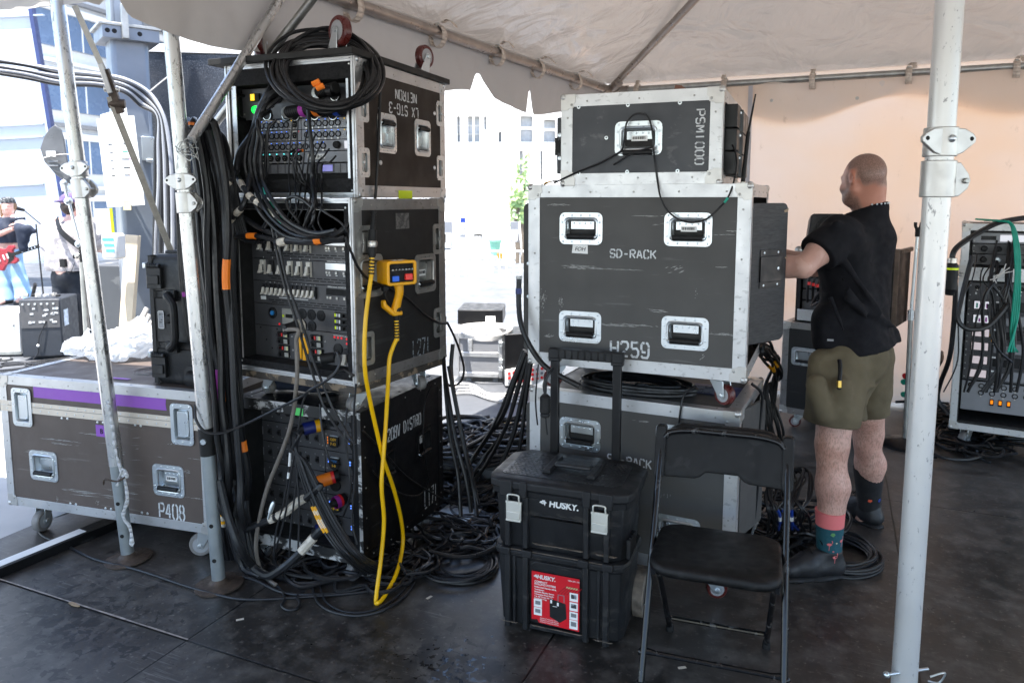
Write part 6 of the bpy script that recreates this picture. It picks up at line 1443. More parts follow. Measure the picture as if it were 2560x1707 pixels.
b.build('plate_print', o, smooth=False)
b = MB(); b.cyl((.205,-.018,.04),(.255,-.018,.04), .036, T.rubber, n=20); b.prism([(.18,.03),(.18,.07),(.20,.095),(.27,.095),(.27,.03)], (0,-.02,0), X, Z, Y*.03, T.abs); rivet(b, (.215,-.021,.045), -Y, T.galv, .008); b.build('wheel_housing', HCs, bevel=.003)
b = MB(); b.box((.03,.08,H_-.004),(.11,.16,H_+.012), T.abs); b.build('top_catch', HCs, bevel=.004)
# plastic bag
bag = SDF((-.36,-.2,-.01),(.40,.24,.34), .008)
bag.cone((-.22,0,.07),(.0,.02,.09),.07,.09,.05,(1,1.2,.9)); bag.cone((.0,.02,.09),(.25,.03,.12),.09,.10,.06,(1,1.1,1)); bag.cone((-.14,.0,.10),(-.12,.02,.235),.05,.006,.03); bag.cone((.12,.06,.15),(.20,.08,.24),.08,.05,.06); bag.cone((.22,.03,.12),(.33,.05,.17),.09,.03,.05); bag.cone((-.02,-.07,.04),(.18,-.09,.05),.05,.045,.03)
bag.bump(lambda P: .016-.022*(1-np.abs(fnoise(P, 24, 1)))**3-.012*(1-np.abs(fnoise(P, 45, 2)))**3+.004*fnoise(P, 70, 5)); bag.cut((0,0,.002),(0,0,-1))
T.bag = fabric('white polythene', (.62,.65,.70), .45, (.75,.78,.82), wr=(7,7,7), bump=1.0, rough=.2, stains=.1)
q = TR.F.hit(225,908,2,TR.h); tag(bag.build('plastic_bag', T.bag, smooth=1, loc=TR.F.w(q.x-.02,q.y+.12,TR.h+.004)), 'crumpled white plastic bag lying on the lid of the big trunk', 'bag').rotation_euler = (0,0,R(-12))
[setattr(o_, 'scale', (.86,.8,.72)) for o_ in COL.objects if o_.name == 'plastic_bag']

# ------------------------------------------------------------------ toolboxes
T.tb = M('black toolbox plastic', (.0125,.013,.0145), .5, spec=.35, var=.15, vs=8, bump=.15, bs=300, wear=.25, wcol=(.10,.09,.08), wscale=(5,5,12), wth=.6)
T.dust = M('dusty black plastic', (.17,.14,.11), .75, var=.5, vs=25)
TF = Frame((-.09,2.625,0), R(-20.5)); TW, TD = .50, .30
def chamf(x0, y0, x1, y1, c_, z): return [(x0+c_,y0,z),(x1-c_,y0,z),(x1-c_*.3,y0+c_*.3,z),(x1,y0+c_,z),(x1,y1-c_,z),(x1-c_,y1,z),(x0+c_,y1,z),(x0,y1-c_,z),(x0,y0+c_,z),(x0+c_*.3,y0+c_*.3,z)]
lo = thing('rolling_toolbox', 'lower black rolling toolbox with a red product label and tall pull handle', 'toolbox', TF.o, TF.rz)
b = MB(); b.ring_loft([chamf(q,q,TW-q,TD-q,.045,z_) for z_, q in ((.012,.022),(.02,.014),(.285,.002),(.29,-.006),(.318,-.006),(.322,.0))], T.tb); b.build('body', lo, bevel=.004)
b = MB()
def vrib(b, f, z0_, z1_, wd=.026, t=.014, y0=.004): x = TW*f; b.prism([(-wd/2,0),(wd/2,0),(wd*.36,t),(-wd*.36,t)], (x,y0,z0_), X, -Y, Z*(z1_-z0_), T.tb)
for f in (.115,.255,.715,.865): vrib(b, f, .01, .30)
for f in (.165,.81): vrib(b, f, .02, .30, .012, .008)
b.prism([(.15,0),(.15+.165,.0)] and [(.148,.268),(.166,.282),(.335,.282),(.353,.268),(.353,.262),(.337,.274),(.164,.274),(.148,.262)], (0,.004,0), X, Z, -Y*.008, T.tb)
for (a_, c_) in ((.145,.355),): b.box((a_,-.006,.018),(c_,.014,.034), T.tb)
b.build('ribs', lo, bevel=.003)
b = MB()
for (x0_, x1_, z_) in ((.15,.35,.0345),(.39,.46,.028),(.03,.1,.030),(.05,.46,.3185)): b.prism([(x0_,0),(x1_,.001),(x1_-.01,.006),((x0_+x1_)/2,.004),(x0_+.012,.0065)], (0,-.0065,z_), X, -Y, Z*.0012, T.dust)
b.build('dust', lo)
b = MB(); b.ring_loft([chamf(-.008,-.012,TW+.008,TD+.006,.05,z_) for z_ in (.300,.315)], T.tb)
for f in (.10,.27,.70,.88): b.box((TW*f-.02,-.02,.297),(TW*f+.02,.0,.325), T.tb)
b.build('stacking_rim', lo, bevel=.004)
# red product label
p0 = TF.hit(1329,1556,1,-.004); p1 = TF.hit(1449,1453,1,-.004); lx0, lx1, lz0, lz1 = p0.x, p1.x, p0.z+.004, p1.z+.008; LW, LH = lx1-lx0, lz1-lz0; LX_ = lambda f: lx0+LW*f; LZ = lambda f: lz1-LH*f
T.label_red = M('red label', (.62,.01,.02), .4, var=.06); T.label_dk = M('dark red label', (.28,.005,.012), .4)
b = MB(); b.prism([(lx0,lz0+.012),(lx0+LW*.12,lz0+.016),(lx0+LW*.16,lz0+.004),(lx1,lz0),(lx1,lz1),(lx0,lz1)], (0,-.0035,0), X, Z, -Y*.001, T.label_red); lab = b.build('product_label', lo)
b = MB()
for k in range(7): b.prism([(LX_(.55+k*.06),LZ(.34)),(LX_(.57+k*.06),LZ(.34)),(LX_(.75+k*.05),LZ(.17)),(LX_(.73+k*.05),LZ(.17))], (0,-.0046,0), X, Z, -Y*.0002, T.label_dk)
b.build('stripes', lab, smooth=False)
def husky_head(b, o, s, m):
    P = [(-.62,-.05),(-.42,.16),(-.2,.2),(-.14,.52),(.02,.28),(.16,.5),(.24,.2),(.5,.02),(.3,-.08),(.2,-.5),(.06,-.18),(-.2,-.22),(-.34,-.12)]
    b.prism([(p_[0]*s,p_[1]*s) for p_ in P], o, X, Z, -Y*.0006, m)
    b.prism([(-.3*s,-.02*s),(-.1*s,.03*s),(.12*s,-.02*s),(-.1*s,-.06*s)], V3(o)-Y*.0007, X, Z, -Y*.0003, T.tb if s > .02 else T.label_red)
b = MB(); husky_head(b, (LX_(.09),-.0047,LZ(.09)), LW*.085, T.white); b.build('dog_emblem', lab, smooth=False)
text_mesh('HUSKY.', LH*.105, T.white, lab, 'print', MF((LX_(.31),-.0049,LZ(.095)), X, Z), font_shear=.12, bold=LH*.004)
for i, (t_, f) in enumerate((('COMPACT',.19),('ROLLING SYSTEM',.235),('Rolling Load Capacity 150 lb.',.29),('Tool Storage',.34),('Stackable Modular System',.385),('Telescoping Metal Handle',.43),('7 in. All Terrain Wheels',.475),('Removable Tray',.515))):
    text_mesh(t_, LH*(.052 if i < 2 else .036), T.white, lab, 'print', MF((LX_(.06),-.0048,LZ(f)), X, Z), align='LEFT', bold=LH*.0012)
text_mesh('1004 691 100', LH*.04, T.white, lab, 'print', MF((LX_(.88),-.0048,LZ(.06)), X, Z))
b = MB(); b.box((LX_(.73),-.0048,LZ(.215)),(LX_(.97),-.0045,LZ(.18)), M('gold print', (.65,.5,.25), .5))
for (f0, g0, f1, g1) in ((.05,.53,.22,.68),(.05,.69,.22,.84),(.80,.28,.97,.44),(.80,.46,.97,.62),(.80,.64,.97,.79),(.80,.80,.97,.97)):
    b.box((LX_(f0),-.0050,LZ(g1)),(LX_(f1),-.0045,LZ(g0)), T.paper); b.box((LX_(f0+.03),-.0053,LZ(g0+(g1-g0)*.68)),(LX_(f1-.03),-.0050,LZ(g0+.03)), T.panel_grey if g0 > .5 else T.stencil_dim)
b.build('picture_panels', lab, smooth=False)
b = MB(); b.prism([(LX_(.38),LZ(.47)),(LX_(.55),LZ(.49)),(LX_(.72),LZ(.52)),(LX_(.74),LZ(.80)),(LX_(.60),LZ(.90)),(LX_(.39),LZ(.82))], (0,-.0050,0), X, Z, -Y*.0003, T.tb)
for (f, g) in ((.42,.51),(.56,.54)): b.box((LX_(f)-.004,-.0056,LZ(g)-.009),(LX_(f)+.003,-.0053,LZ(g)+.004), T.paper)
for f in (.56,.685): b.box((LX_(f)-.0014,-.0053,LZ(.5)),(LX_(f)+.0014,-.0050,LZ(.36)), T.panel_grey)
b.box((LX_(.555),-.0053,LZ(.372)),(LX_(.69),-.0050,LZ(.36)), T.panel_grey); b.box((LX_(.45),-.0056,LZ(.61)),(LX_(.54),-.0053,LZ(.60)), T.paper)
b.build('product_picture', lab, smooth=False)
for k in range(3): text_mesh('COMPACT ROLLING SYSTEM', LH*.028, T.white, lab, 'print', MF((LX_(.18),-.0048,LZ(.885+k*.035)), X, Z), align='LEFT')
# wheel and pull handle at the back
b = MB(); b.cyl((TW-.01,TD-.04,.09),(TW+.03,TD-.04,.09), .088, T.dust, n=28); b.cyl((TW+.03,TD-.04,.09),(TW+.034,TD-.04,.09), .05, T.panel_grey, n=20); b.build('wheel', lo, bevel=.006)
b = MB(); b.cyl((-.03,TD-.04,.09),(.01,TD-.04,.09), .088, T.dust, n=28); b.build('wheel', lo, bevel=.006)
yb = TD+.018; qa = TF.hit(1388,900,1,yb); qb = TF.hit(1544,900,1,yb); zt_ = TF.hit(1470,877,1,yb).z
b = MB()
for q in (qa.x, qb.x): b.box((q-.017,yb-.012,.1),(q+.017,yb+.012,zt_-.02), T.steel_blk)
b.box((qa.x-.024,yb-.016,zt_-.05),(qa.x+.024,yb+.016,zt_-.004), T.tb); b.box((qb.x-.024,yb-.016,zt_-.05),(qb.x+.024,yb+.016,zt_-.004), T.tb)
b.build('pull_handle_rails', lo, bevel=.004)
b = MB(); b.box((qa.x-.024,yb-.019,zt_-.037),(qb.x+.024,yb+.019,zt_+.002), T.tb)
for k in range(9): x = qa.x+.02+(qb.x-qa.x-.04)*k/8; b.box((x-.004,yb-.0215,zt_-.034),(x+.004,yb+.0,zt_+.0), T.rubber)
b.build('pull_handle_grip', lo, bevel=.005)
up = thing('toolbox', 'upper black toolbox with two pale metal latches and white logo, stacked on the rolling toolbox', 'toolbox', TF.w(0,0,.3235), TF.rz)
b = MB(); b.ring_loft([chamf(q,q,TW-q,TD-q,.045,z_) for z_, q in ((.0,.012),(.012,.006),(.20,-.002))], T.tb)
b.build('body', up, bevel=.004)
b = MB()
for f in (.115,.255,.715,.865): vrib(b, f, .005, .205)
b.prism([(.148,.128),(.166,.140),(.335,.140),(.353,.128),(.353,.122),(.337,.133),(.164,.133),(.148,.122)], (0,.004,0), X, Z, -Y*.007, T.tb)
for k in range(5): b.box((TW-.004,.03+k*.022,.01),(TW+.012,.036+k*.022,.08), T.tb)
b.build('ribs', up, bevel=.003)
b = MB(); b.prism([(.15,0),(.35,.001),(.34,.010),(.25,.006),(.17,.011)], (0,.002,.0255), X, -Y, Z*.0015, T.dust); b.prism([(.39,0),(.47,.001),(.46,.010),(.40,.011)], (0,.002,.0255), X, -Y, Z*.0015, T.dust); b.build('dust', up)
b = MB(); b.ring_loft([chamf(q,q,TW-q,TD-q,.055,z_) for z_, q in ((.20,.0),(.203,-.016),(.228,-.018),(.232,-.024),(.258,-.024),(.266,-.012))], T.tb)
for (f, wd) in ((.115,.05),(.25,.03),(.725,.03),(.865,.05)): b.box((TW*f-wd/2,-.03,.204),(TW*f+wd/2,.0,.262), T.tb)
lid = b.build('lid', up, bevel=.004)
b = MB(); T.tread = M('embossed black lid', (.012,.0125,.014), .36, spec=.45, var=.1, bump=.9, bs=60, wear=.3, wcol=(.08,.075,.07), wscale=(5,5,5), wth=.58)
b.prism([(.03,.03),(TW-.05,.03),(TW-.03,.06),(TW-.03,TD-.05),(TW-.06,TD-.03),(.04,TD-.03),(.02,TD-.05),(.02,.04)], (0,0,.2662), X, Y, Z*.002, T.tread)
for i in range(26):
    for j in range(16):
        x, y = .035+i*.0165+(j % 2)*.008, .04+j*.0145
        if .17 < x < .36 and y > .05 or x > TW-.045: continue
        a = .6 if (i+j) % 2 else -.6; b.add([V3((x+.006*cos(a)*s1-.0015*sin(a)*s2, y+.006*sin(a)*s1+.0015*cos(a)*s2, .2683+zz_)) for zz_, s1, s2 in ((0,-1,0),(0,0,-1),(0,1,0),(0,0,1),(.0012,0,0))], [(0,1,4),(1,2,4),(2,3,4),(3,0,4)], T.tread)
b.build('tread_top', lid, smooth=False)
b = MB()
for x0_ in (.165,.335): b.prism([(0,.0),(.032,0),(.028,.014),(.004,.014)], (x0_,.075,.268), X, Z, Y*.17, T.tb)
b.box((.197,.19,.268),(.335,.215,.272), T.tb); b.build('handle_well', lid, bevel=.003)
b = MB(); b.box((.196,.125,.276),(.336,.16,.292), T.cable_grey); b.build('carry_handle', lid, bevel=.007, segs=3)
for (u, v) in ((1286,1268),(1500,1297)):
    q = TF.hit(u, v, 1, -.024); x, z = q.x, q.z-.3235; T.setdefault('latch_pale', M('pale steel latch', (.62,.61,.55), .4, metal=.35, var=.06))
    t = MB(); t.box((x-.029,-.036,z-.045),(x+.029,-.026,z+.025), T.latch_pale); t.box((x-.024,-.04,z-.04),(x+.024,-.035,z-.01), T.latch_pale); t.box((x-.029,-.040,z-.048),(x+.029,-.033,z-.040), T.latch_pale); o = t.build('latch', up, bevel=.003)
    t = MB(); t.tube(catmull([(x-.022,-.032,z+.015),(x-.022,-.038,z+.04),(x-.018,-.036,z+.052),(x+.018,-.036,z+.052),(x+.022,-.038,z+.04),(x+.022,-.032,z+.015)]), .003, T.latch_pale, n=6); t.cyl((x-.03,-.031,z+.022),(x+.03,-.031,z+.022), .005, T.latch_pale, n=8); t.build('wire_bail', o)
q = TF.hit(1398,1260,1,.0); b = MB(); husky_head(b, (q.x-.058,-.0050,q.z-.3235), .026, T.white); b.build('dog_emblem', up, smooth=False)
text_mesh('HUSKY.', .033, T.white, up, 'logo', MF((q.x+.018,-.0050,q.z-.3235-.002), X, Z), font_shear=.12, bold=.0013)

# ------------------------------------------------------------------ folding chair
CF = Frame((.617,2.188,0), R(-18.6)); ch = thing('folding_chair', 'black folding chair with plastic seat and back, in front of the floor level SD-RACK case', 'chair', CF.o, CF.rz)
T.chair_pl = M('black chair plastic', (.005,.005,.0055), .40, spec=.3, var=.1, vs=10, bump=.35, bs=900, wear=.2, wcol=(.05,.05,.05), wscale=(9,9,9), wth=.6); T.chair_st = M('glossy black tube', (.006,.006,.007), .16, spec=.4, var=.1, vs=20, wear=.5, wcol=(.12,.12,.12), wscale=(20,20,6), wth=.6, rvar=.05)
for sg in (-1, 1):
    b = MB(); b.tube(catmull([(sg*.224,-.004,.0),(sg*.222,.0,.02),(sg*.219,.13,.30),(sg*.217,.21,.46),(sg*.215,.33,.70),(sg*.20,.352,.755),(sg*.16,.358,.772),(sg*.10,.36,.778)], 5), .0115, T.chair_st, n=12); b.lathe((sg*.224,-.004,0), Z, [(0,.015),(.02,.014),(.026,.0115)], T.rubber, 12); b.sphere((sg*.228,.04,.10),.0135,T.chair_st,8,6); b.build('front_leg', ch)
    b = MB(); b.tube(catmull([(sg*.185,.05,.40),(sg*.182,.12,.33),(sg*.175,.27,.13),(sg*.172,.36,.018)], 5), .010, T.chair_st, n=10); b.lathe((sg*.172,.362,.0), Z, [(0,.015),(.02,.014),(.03,.011)], T.rubber, 12); b.build('rear_leg', ch)
    b = MB(); b.sphere((sg*.216,.319,.665), .007, T.galv, 8, 6); b.sphere((sg*.224,.10,.235), .010, T.chair_st, 8, 6); b.build('pivot_bolt', ch)
b = MB(); b.cyl((-.10,.36,.778),(.10,.36,.778), .0115, T.chair_st, n=12); b.build('top_rail', ch)
b = MB(); b.tube([(-.221,.045,.105),(-.18,.043,.103),(.18,.043,.103),(.221,.045,.105)], .0085, T.chair_st, n=10, rfun=lambda f: .0125 if f < .02 or f > .98 else .0085); b.build('front_stretcher', ch)
b = MB(); b.tube(catmull([(-.176,.29,.12),(-.168,.315,.082),(-.13,.32,.075),(.13,.32,.075),(.168,.315,.082),(.176,.29,.12)], 5), .0085, T.chair_st, n=10); b.build('rear_stretcher', ch)
# backrest shell
b = MB(); nu, nv = 24, 12; V = []
def back_pt(i, j, off):
    f = i/nu*2-1; g = j/nv; zt_ = .790-.062*max(0,(abs(f)-.62)/.38)**2.2; zb_ = .615+.0*f
    zb_ += .022*(1-min(1,max(0,(abs(f)-.25)/.12))) if abs(f) < .37 else 0
    z = zb_+(zt_-zb_)*g; x = f*.222; y = .345+(z-.70)*.42-.016*(1-f*f)*-1.2-.0
    return V3((x, y+off+(.006 if g > .96 or g < .03 else 0), z))
for k, off in enumerate((-.0135,.012)): V += [back_pt(i, j, off) for i in range(nu+1) for j in range(nv+1)]
n1_ = (nu+1)*(nv+1); F = []
for i in range(nu):
    for j in range(nv):
        a = i*(nv+1)+j; F += [(a, a+nv+1, a+nv+2, a+1), (n1_+a+1, n1_+a+nv+2, n1_+a+nv+1, n1_+a)]
for i in range(nu): a = i*(nv+1); e = a+nv; F += [(a, n1_+a, n1_+a+nv+1, a+nv+1), (e, e+nv+1, n1_+e+nv+1, n1_+e)]
for j in range(nv): a = j; e = nu*(nv+1)+j; F += [(a, a+1, n1_+a+1, n1_+a), (e, n1_+e, n1_+e+1, e+1)]
b.add(V, F, T.chair_pl); b.build('backrest', ch, bevel=.004, angle=50)
for sg in (-1, 1):
    b = MB(); b.prism(rrect(-.019,-.09,.019,.095,.012), (sg*.217,.318,.70), X, V3((0,.42,1)).normalized(), Y*.03, T.chair_pl); b.build('backrest_clip', ch, bevel=.004)
# seat shell
b = MB(); rings = []
for (o_, z_) in ((.03,-.012),(.006,-.010),(.0,-.002),(.0,.010),(.004,.018),(.014,.022),(.05,.021),(.12,.015)):
    rings.append([(p_[0],p_[1],.428+z_+(p_[1]-.1)*-.06-.020*max(0,(-p_[1]+.02)/.06)**2*.4) for p_ in [(q[0],q[1]) for q in rrect(-.205+o_,-.045+o_*.9,.205-o_,.335-o_*.9,max(.01,.07-o_*.5),6)]])
b.ring_loft(rings, T.chair_pl); b.build('seat', ch, angle=60)
b = MB(); b.bar((-.19,.0,.410),(-.19,.30,.395), .012, .02, T.chair_st); b.bar((.19,.0,.410),(.19,.30,.395), .012, .02, T.chair_st); b.build('seat_rails', ch)
# ------------------------------------------------------------------ people
T.skin = M('fair skin', (.60,.36,.29), .5, var=.08, vs=14, bump=.06, bs=160, wear=.25, wcol=(.36,.13,.09), wscale=(7,7,7), wth=.5)
T.skin_hairy = M('hairy leg skin', (.47,.26,.20), .55, var=.10, vs=16, bump=.1, bs=200, wear=.55, wcol=(.17,.09,.06), wscale=(110,110,34), wth=.53)
T.skin_red = M('reddened skin', (.46,.17,.10), .5, var=.12, vs=20, bump=.06, bs=160)
T.buzz = M('shaved scalp', (.22,.125,.095), .6, var=.16, vs=22, bump=.12, bs=500)
T.beard = M('short dark beard', (.07,.035,.022), .75, var=.3, vs=120, bump=.3, bs=600)
T.tee = M('black cotton', (.0085,.0085,.011), .9, var=.15, vs=12, bump=.2, bs=600, spec=.2)
T.olive = M('olive cotton twill', (.125,.102,.064), .85, var=.14, vs=9, bump=.25, bs=500, spec=.2)
T.boot = M('black boot leather', (.012,.012,.014), .5, var=.2, vs=20, bump=.2, bs=120)
T.sock_teal = M('teal sock', (.01,.075,.10), .85, var=.08, vs=40); T.sock_pink = M('coral sock cuff', (.72,.17,.17), .8, var=.05); T.sock_black = M('black sock', (.012,.012,.014), .85)
def man_skin():
    m = T.skin.copy(); m.name = 'bald man skin'; nt = m.node_tree; p = nt.nodes['Principled BSDF']; c = p.inputs['Base Color'].links[0].from_socket
    v = coords(nt); hair = ramp(nt, noise(nt, coords(nt, (110,110,34)), 1.6, 5, .62, .3), .50, .58, 0, .40)
    for nm_, col in (('ruddy_glow',(.48,.19,.12)),('scalp',(.20,.115,.088)),('beard',(.06,.032,.022)),('hairy',None)):
        a = nt.nodes.new('ShaderNodeAttribute'); a.attribute_name = nm_
        f = a.outputs['Fac']
        if col is None: f = math2(nt, 'MULTIPLY', f, hair); col = (.17,.09,.06)
        elif nm_ != 'ruddy_glow': f = math2(nt, 'MULTIPLY', f, ramp(nt, noise(nt, v, 220, 3), .25, .6, .55, 1))
        c = mix(nt, f, c, col)
    nt.links.new(c, p.inputs['Base Color']); return m
T.skin_man = man_skin()
def rotR(fwd, up=(0,0,1)):
    """3x3 whose columns are side, forward, up: local = q @ R"""
    f = V3(fwd).normalized(); u = V3(up); sd_ = f.cross(u).normalized(); u = sd_.cross(f)
    return np.array([[sd_.x,f.x,u.x],[sd_.y,f.y,u.y],[sd_.z,f.z,u.z]])
def head(S, c, fwd, up, sc=1.0, female=False):
    """c: centre of skull; face looks along fwd"""
    f = V3(fwd).normalized(); u = V3(up).normalized(); r = f.cross(u).normalized(); u = r.cross(f); R3 = rotR(f, u); c = V3(c)
    p = lambda x, y, z: c+(r*x+f*y+u*z)*sc
    S.ell(p(0,-.012,.022), (.077*sc,.098*sc,.090*sc), .02, R3)          # cranium
    S.ell(p(0,.030,-.030), (.062*sc,.070*sc,.085*sc), .03, R3)          # face
    S.cone(p(-.030,.045,-.088), p(.030,.045,-.088), .026*sc, .026*sc, .03) # jaw front
    for sx in (-1, 1):
        S.cone(p(sx*.056,-.005,-.060), p(sx*.030,.055,-.095), .020*sc, .020*sc, .025)
        S.cone(p(sx*.012,.092,.014), p(sx*.046,.080,.014), .010*sc, .008*sc, .012)  # brow
        S.ell(p(sx*.032,.098,-.006), (.015*sc,.014*sc,.011*sc), .006, R3, sub=True)
        S.ell(p(sx*.031,.083,-.005), (.012*sc,.011*sc,.010*sc), .003, R3)
        S.ell(p(sx*.044,.070,-.040), (.018*sc,.018*sc,.018*sc), .02, R3)
        # ear: rim, bowl, lobe
        for k in range(9):
            a = R(-60+k*33); S.ell(p(sx*(.078+.006*cos(a*.7)), -.012-.014*cos(a)*(-1 if 0 else 1), -.012+.026*sin(a)), (.0065*sc,)*3, .006, R3)
        S.ell(p(sx*.076,-.010,-.014), (.008*sc,.013*sc,.025*sc), .006, R3); S.ell(p(sx*.084,-.010,-.006), (.006*sc,.007*sc,.012*sc), .004, R3, sub=True)
    S.cone(p(0,.097,.004), p(0,.120,-.030), .009*sc, .013*sc, .012)      # nose
    S.ell(p(-.011,.110,-.036), (.009*sc,)*3, .006, R3); S.ell(p(.011,.110,-.036), (.009*sc,)*3, .006, R3)
    S.cone(p(-.018,.096,-.064), p(.018,.096,-.064), .007*sc, .007*sc, .010); S.cone(p(-.014,.096,-.074), p(.014,.096,-.074), .008*sc, .008*sc, .010)
    S.ell(p(0,.103,-.069), (.024*sc,.006*sc,.0018*sc), .003, R3, sub=True)
    S.ell(p(0,.082,-.100), (.020*sc,.018*sc,.016*sc), .015, R3)
    return p
def hand(S, wrist, d, nrm, thumb_side, sc=1.0, curl=.5):
    """palm from wrist along d, five separate fingers curling towards nrm"""
    d = V3(d).normalized(); n = V3(nrm); n = (n-d*n.dot(d)).normalized(); s_ = d.cross(n)*thumb_side; w = V3(wrist)
    for k, (o, L) in enumerate(((.030,.072),(.010,.082),(-.010,.075),(-.029,.060))):
        b0 = w+d*.02*sc+s_*o*.6*sc; kn = w+d*(.092-.004*abs(k-1))*sc+s_*o*sc
        S.cone(b0, kn, .017*sc, .0125*sc, .014)
        a = kn; dd = d.copy()
        for j, (f, r_) in enumerate(((.45,.0095),(.32,.0085),(.25,.0075))):
            dd = (dd+n*(curl*(.6+.25*j))).normalized(); e = a+dd*(L*f*sc); S.cone(a, e, (r_+.0006)*sc, r_*sc, .004); a = e
    t0 = w+d*.03*sc+s_*.025*sc; t1 = t0+(d*.7+s_*.8+n*.3).normalized()*.04*sc; t2 = t1+(d*.9+s_*.25+n*.45).normalized()*.034*sc; t3 = t2+(d+n*.5).normalized()*.026*sc
    S.cone(t0, t1, .017*sc, .013*sc, .012); S.cone(t1, t2, .012*sc, .010*sc, .006); S.cone(t2, t3, .010*sc, .008*sc, .004)

def build_man():
    man = thing('person', 'bald man in black T-shirt, olive cargo shorts and odd socks reaching behind the grey case', 'person', (0,0,0))
    face = V3((-.36,.92,-.16)); tf = V3((-.70,.71,0)).normalized(); ts = tf.cross(Z)     # torso facing; ts: his right
    hc = at(2158,447,3.17)
    neck0 = at(2168,528,3.19); hipc = at(2140,905,3.17)
    shL = at(2094,586,3.05); shR = at(2162,578,3.32)
    elL = at(2008,668,2.98); wrL = at(1905,664,3.10)
    elR = at(2035,668,3.40); wrR = at(1945,634,3.36)
    hipL = at(2100,920,3.09); knL = at(2080,1122,3.02); anL = at(2072,1385,2.99)
    hipR = at(2168,915,3.27); knR = at(2170,1092,3.40); anR = at(2172,1275,3.50)
    S = SDF((.80,2.62,.0),(1.95,3.78,1.90), .0065)
    hp = head(S, hc, face, (.12,.02,1), .94)
    S.cone(hc+V3((.03,.0,-.05)), neck0+V3((.0,0,-.03)), .054, .060, .035); S.cone(hc+V3((.045,-.01,-.03)), neck0+V3((.02,0,-.02)), .042,.048,.03)
    chest = (shL+shR)/2+V3((0,0,-.12))
    S.cone(shL+V3((.03,.02,-.02)), shR+V3((0,-.03,-.02)), .058, .058, .04); S.cone(chest+ts*.05, hipc+ts*.03+V3((0,0,.1)), .085, .085, .05); S.cone(chest-ts*.05, hipc-ts*.03+V3((0,0,.1)), .085, .085, .05)
    S.ell(hipc, (.11,.10,.12), .05)
    for a, e, w in ((shL, elL, wrL), (shR, elR, wrR)):
        S.cone(a, a.lerp(e,.5), .058, .054, .03); S.cone(a.lerp(e,.5), e, .054, .043, .02); S.cone(e, e.lerp(w,.35), .045, .046, .015); S.cone(e.lerp(w,.35), w, .045, .029, .015)
    hand(S, wrL, (wrL-elL)+V3((0,.05,.02)), V3((.2,.3,-1)), 1, .95, .55); hand(S, wrR, (wrR-elR)+V3((0,-.02,0)), V3((.2,-.3,-1)), -1, .95, .55)
    for hp_, kn, an, heelv in ((hipL, knL, anL, 0), (hipR, knR, anR, 1)):
        S.cone(hp_+V3((0,0,-.03)), kn+V3((0,0,.03)), .080, .070, .03); back = V3((.8,-.55,0)).normalized() if heelv else V3((.95,.1,0))
        S.ell(kn, (.060,.058,.065), .03); S.cone(kn+V3((0,0,-.05)), kn.lerp(an,.35)+back*.009, .060, .066, .03); S.cone(kn.lerp(an,.35)+back*.009, kn.lerp(an,.72)+back*.004, .066, .050, .03); S.cone(kn.lerp(an,.7), an, .046, .036, .02)
        S.cone(an, an+V3((-.03,.01,-.04)), .034, .03, .02)
    HCp, HF, HU = hc, face.normalized(), V3((.12,.02,1)).normalized(); HR = HF.cross(HU).normalized(); HU = HR.cross(HF)
    def mf(ce):
        q = ce-np.array(HCp); x = q@np.array(HR)/.94; y = q@np.array(HF)/.94; z = q@np.array(HU)/.94; nz = fnoise(ce, 70, 3)*.005; ax = np.abs(x)
        st = lambda v, a, w: np.clip((v-a)/w+.5, 0, 1)
        edge = np.where(y > .02, .055+(y-.02)*.30, np.where(y < -.045, -.040, -.012+.0*y))
        up_ = (ce[:, 2] > 1.48)*1.0
        scalp = up_*st(z+nz-edge, 0, .022)*st(.086-ax, 0, .01); ear = st(ax, .074, .006)*st(y, -.04, .01)*st(-y, -.02, .01)*st(-z, -.035, .01)*st(z, -.065, .01)
        jaw = st(y+nz, -.002, .02)*st(-z, .048+.0*y, .022)*st(z, -.150, .015); side = st(y+nz, .0, .014)*st(-y, -.032, .012)*st(-z, -.02, .02)*st(ax, .045, .01)
        beard = up_*.75*np.maximum(jaw, side*.7); red = np.maximum(ear, .8*st(ce[:, 2], 1.44, .04)*(1-scalp)*(1-beard)*st(-y, -.02, .03))  # ear flush; neck redness paints in warm glow off the sidewall
        return {'scalp': scalp*(1-ear), 'beard': beard*(1-ear), 'ruddy_glow': red, 'hairy': st(-ce[:, 2], -.80, .05)}
    bo_ = S.build('body', T.skin_man, man, 2); ce = np.zeros(len(bo_.data.vertices)*3, np.float32); bo_.data.vertices.foreach_get('co', ce); tone = mf(ce.reshape(-1, 3))
    for nm_, val in tone.items(): at_ = bo_.data.attributes.new(nm_, 'FLOAT', 'POINT'); at_.data.foreach_set('value', val.astype(np.float32))
    # T-shirt
    S = SDF((.85,2.75,.88),(1.90,3.62,1.62), .007)
    S.cone(shL+V3((.03,.02,-.015)), shR+V3((.0,-.03,-.015)), .082, .082, .06); S.cone(neck0+V3((-.01,0,-.085)), neck0+V3((.008,0,.012)), .105, .076, .05)
    low = at(2148,866,3.17)
    for sg in (-1, 1):
        S.cone(chest+ts*(.062*sg)+V3((-.01,0,.03)), at(2134,740,3.17)+ts*(.05*sg), .112, .104, .06); S.cone(at(2134,740,3.17)+ts*(.05*sg), low+ts*(.055*sg)+V3((0,0,-.09)), .104, .156, .05)
    S.cone(at(2196,600,3.22), at(2184,740,3.22), .062, .055, .08)                      # upper back
    S.cone(at(2070,800,3.1), at(2064,850,3.1), .07, .06, .06)                          # belly cloth
    S.cone(at(2228,835,3.22), at(2238,850,3.22), .035, .026, .06)                      # hem flaring at the back
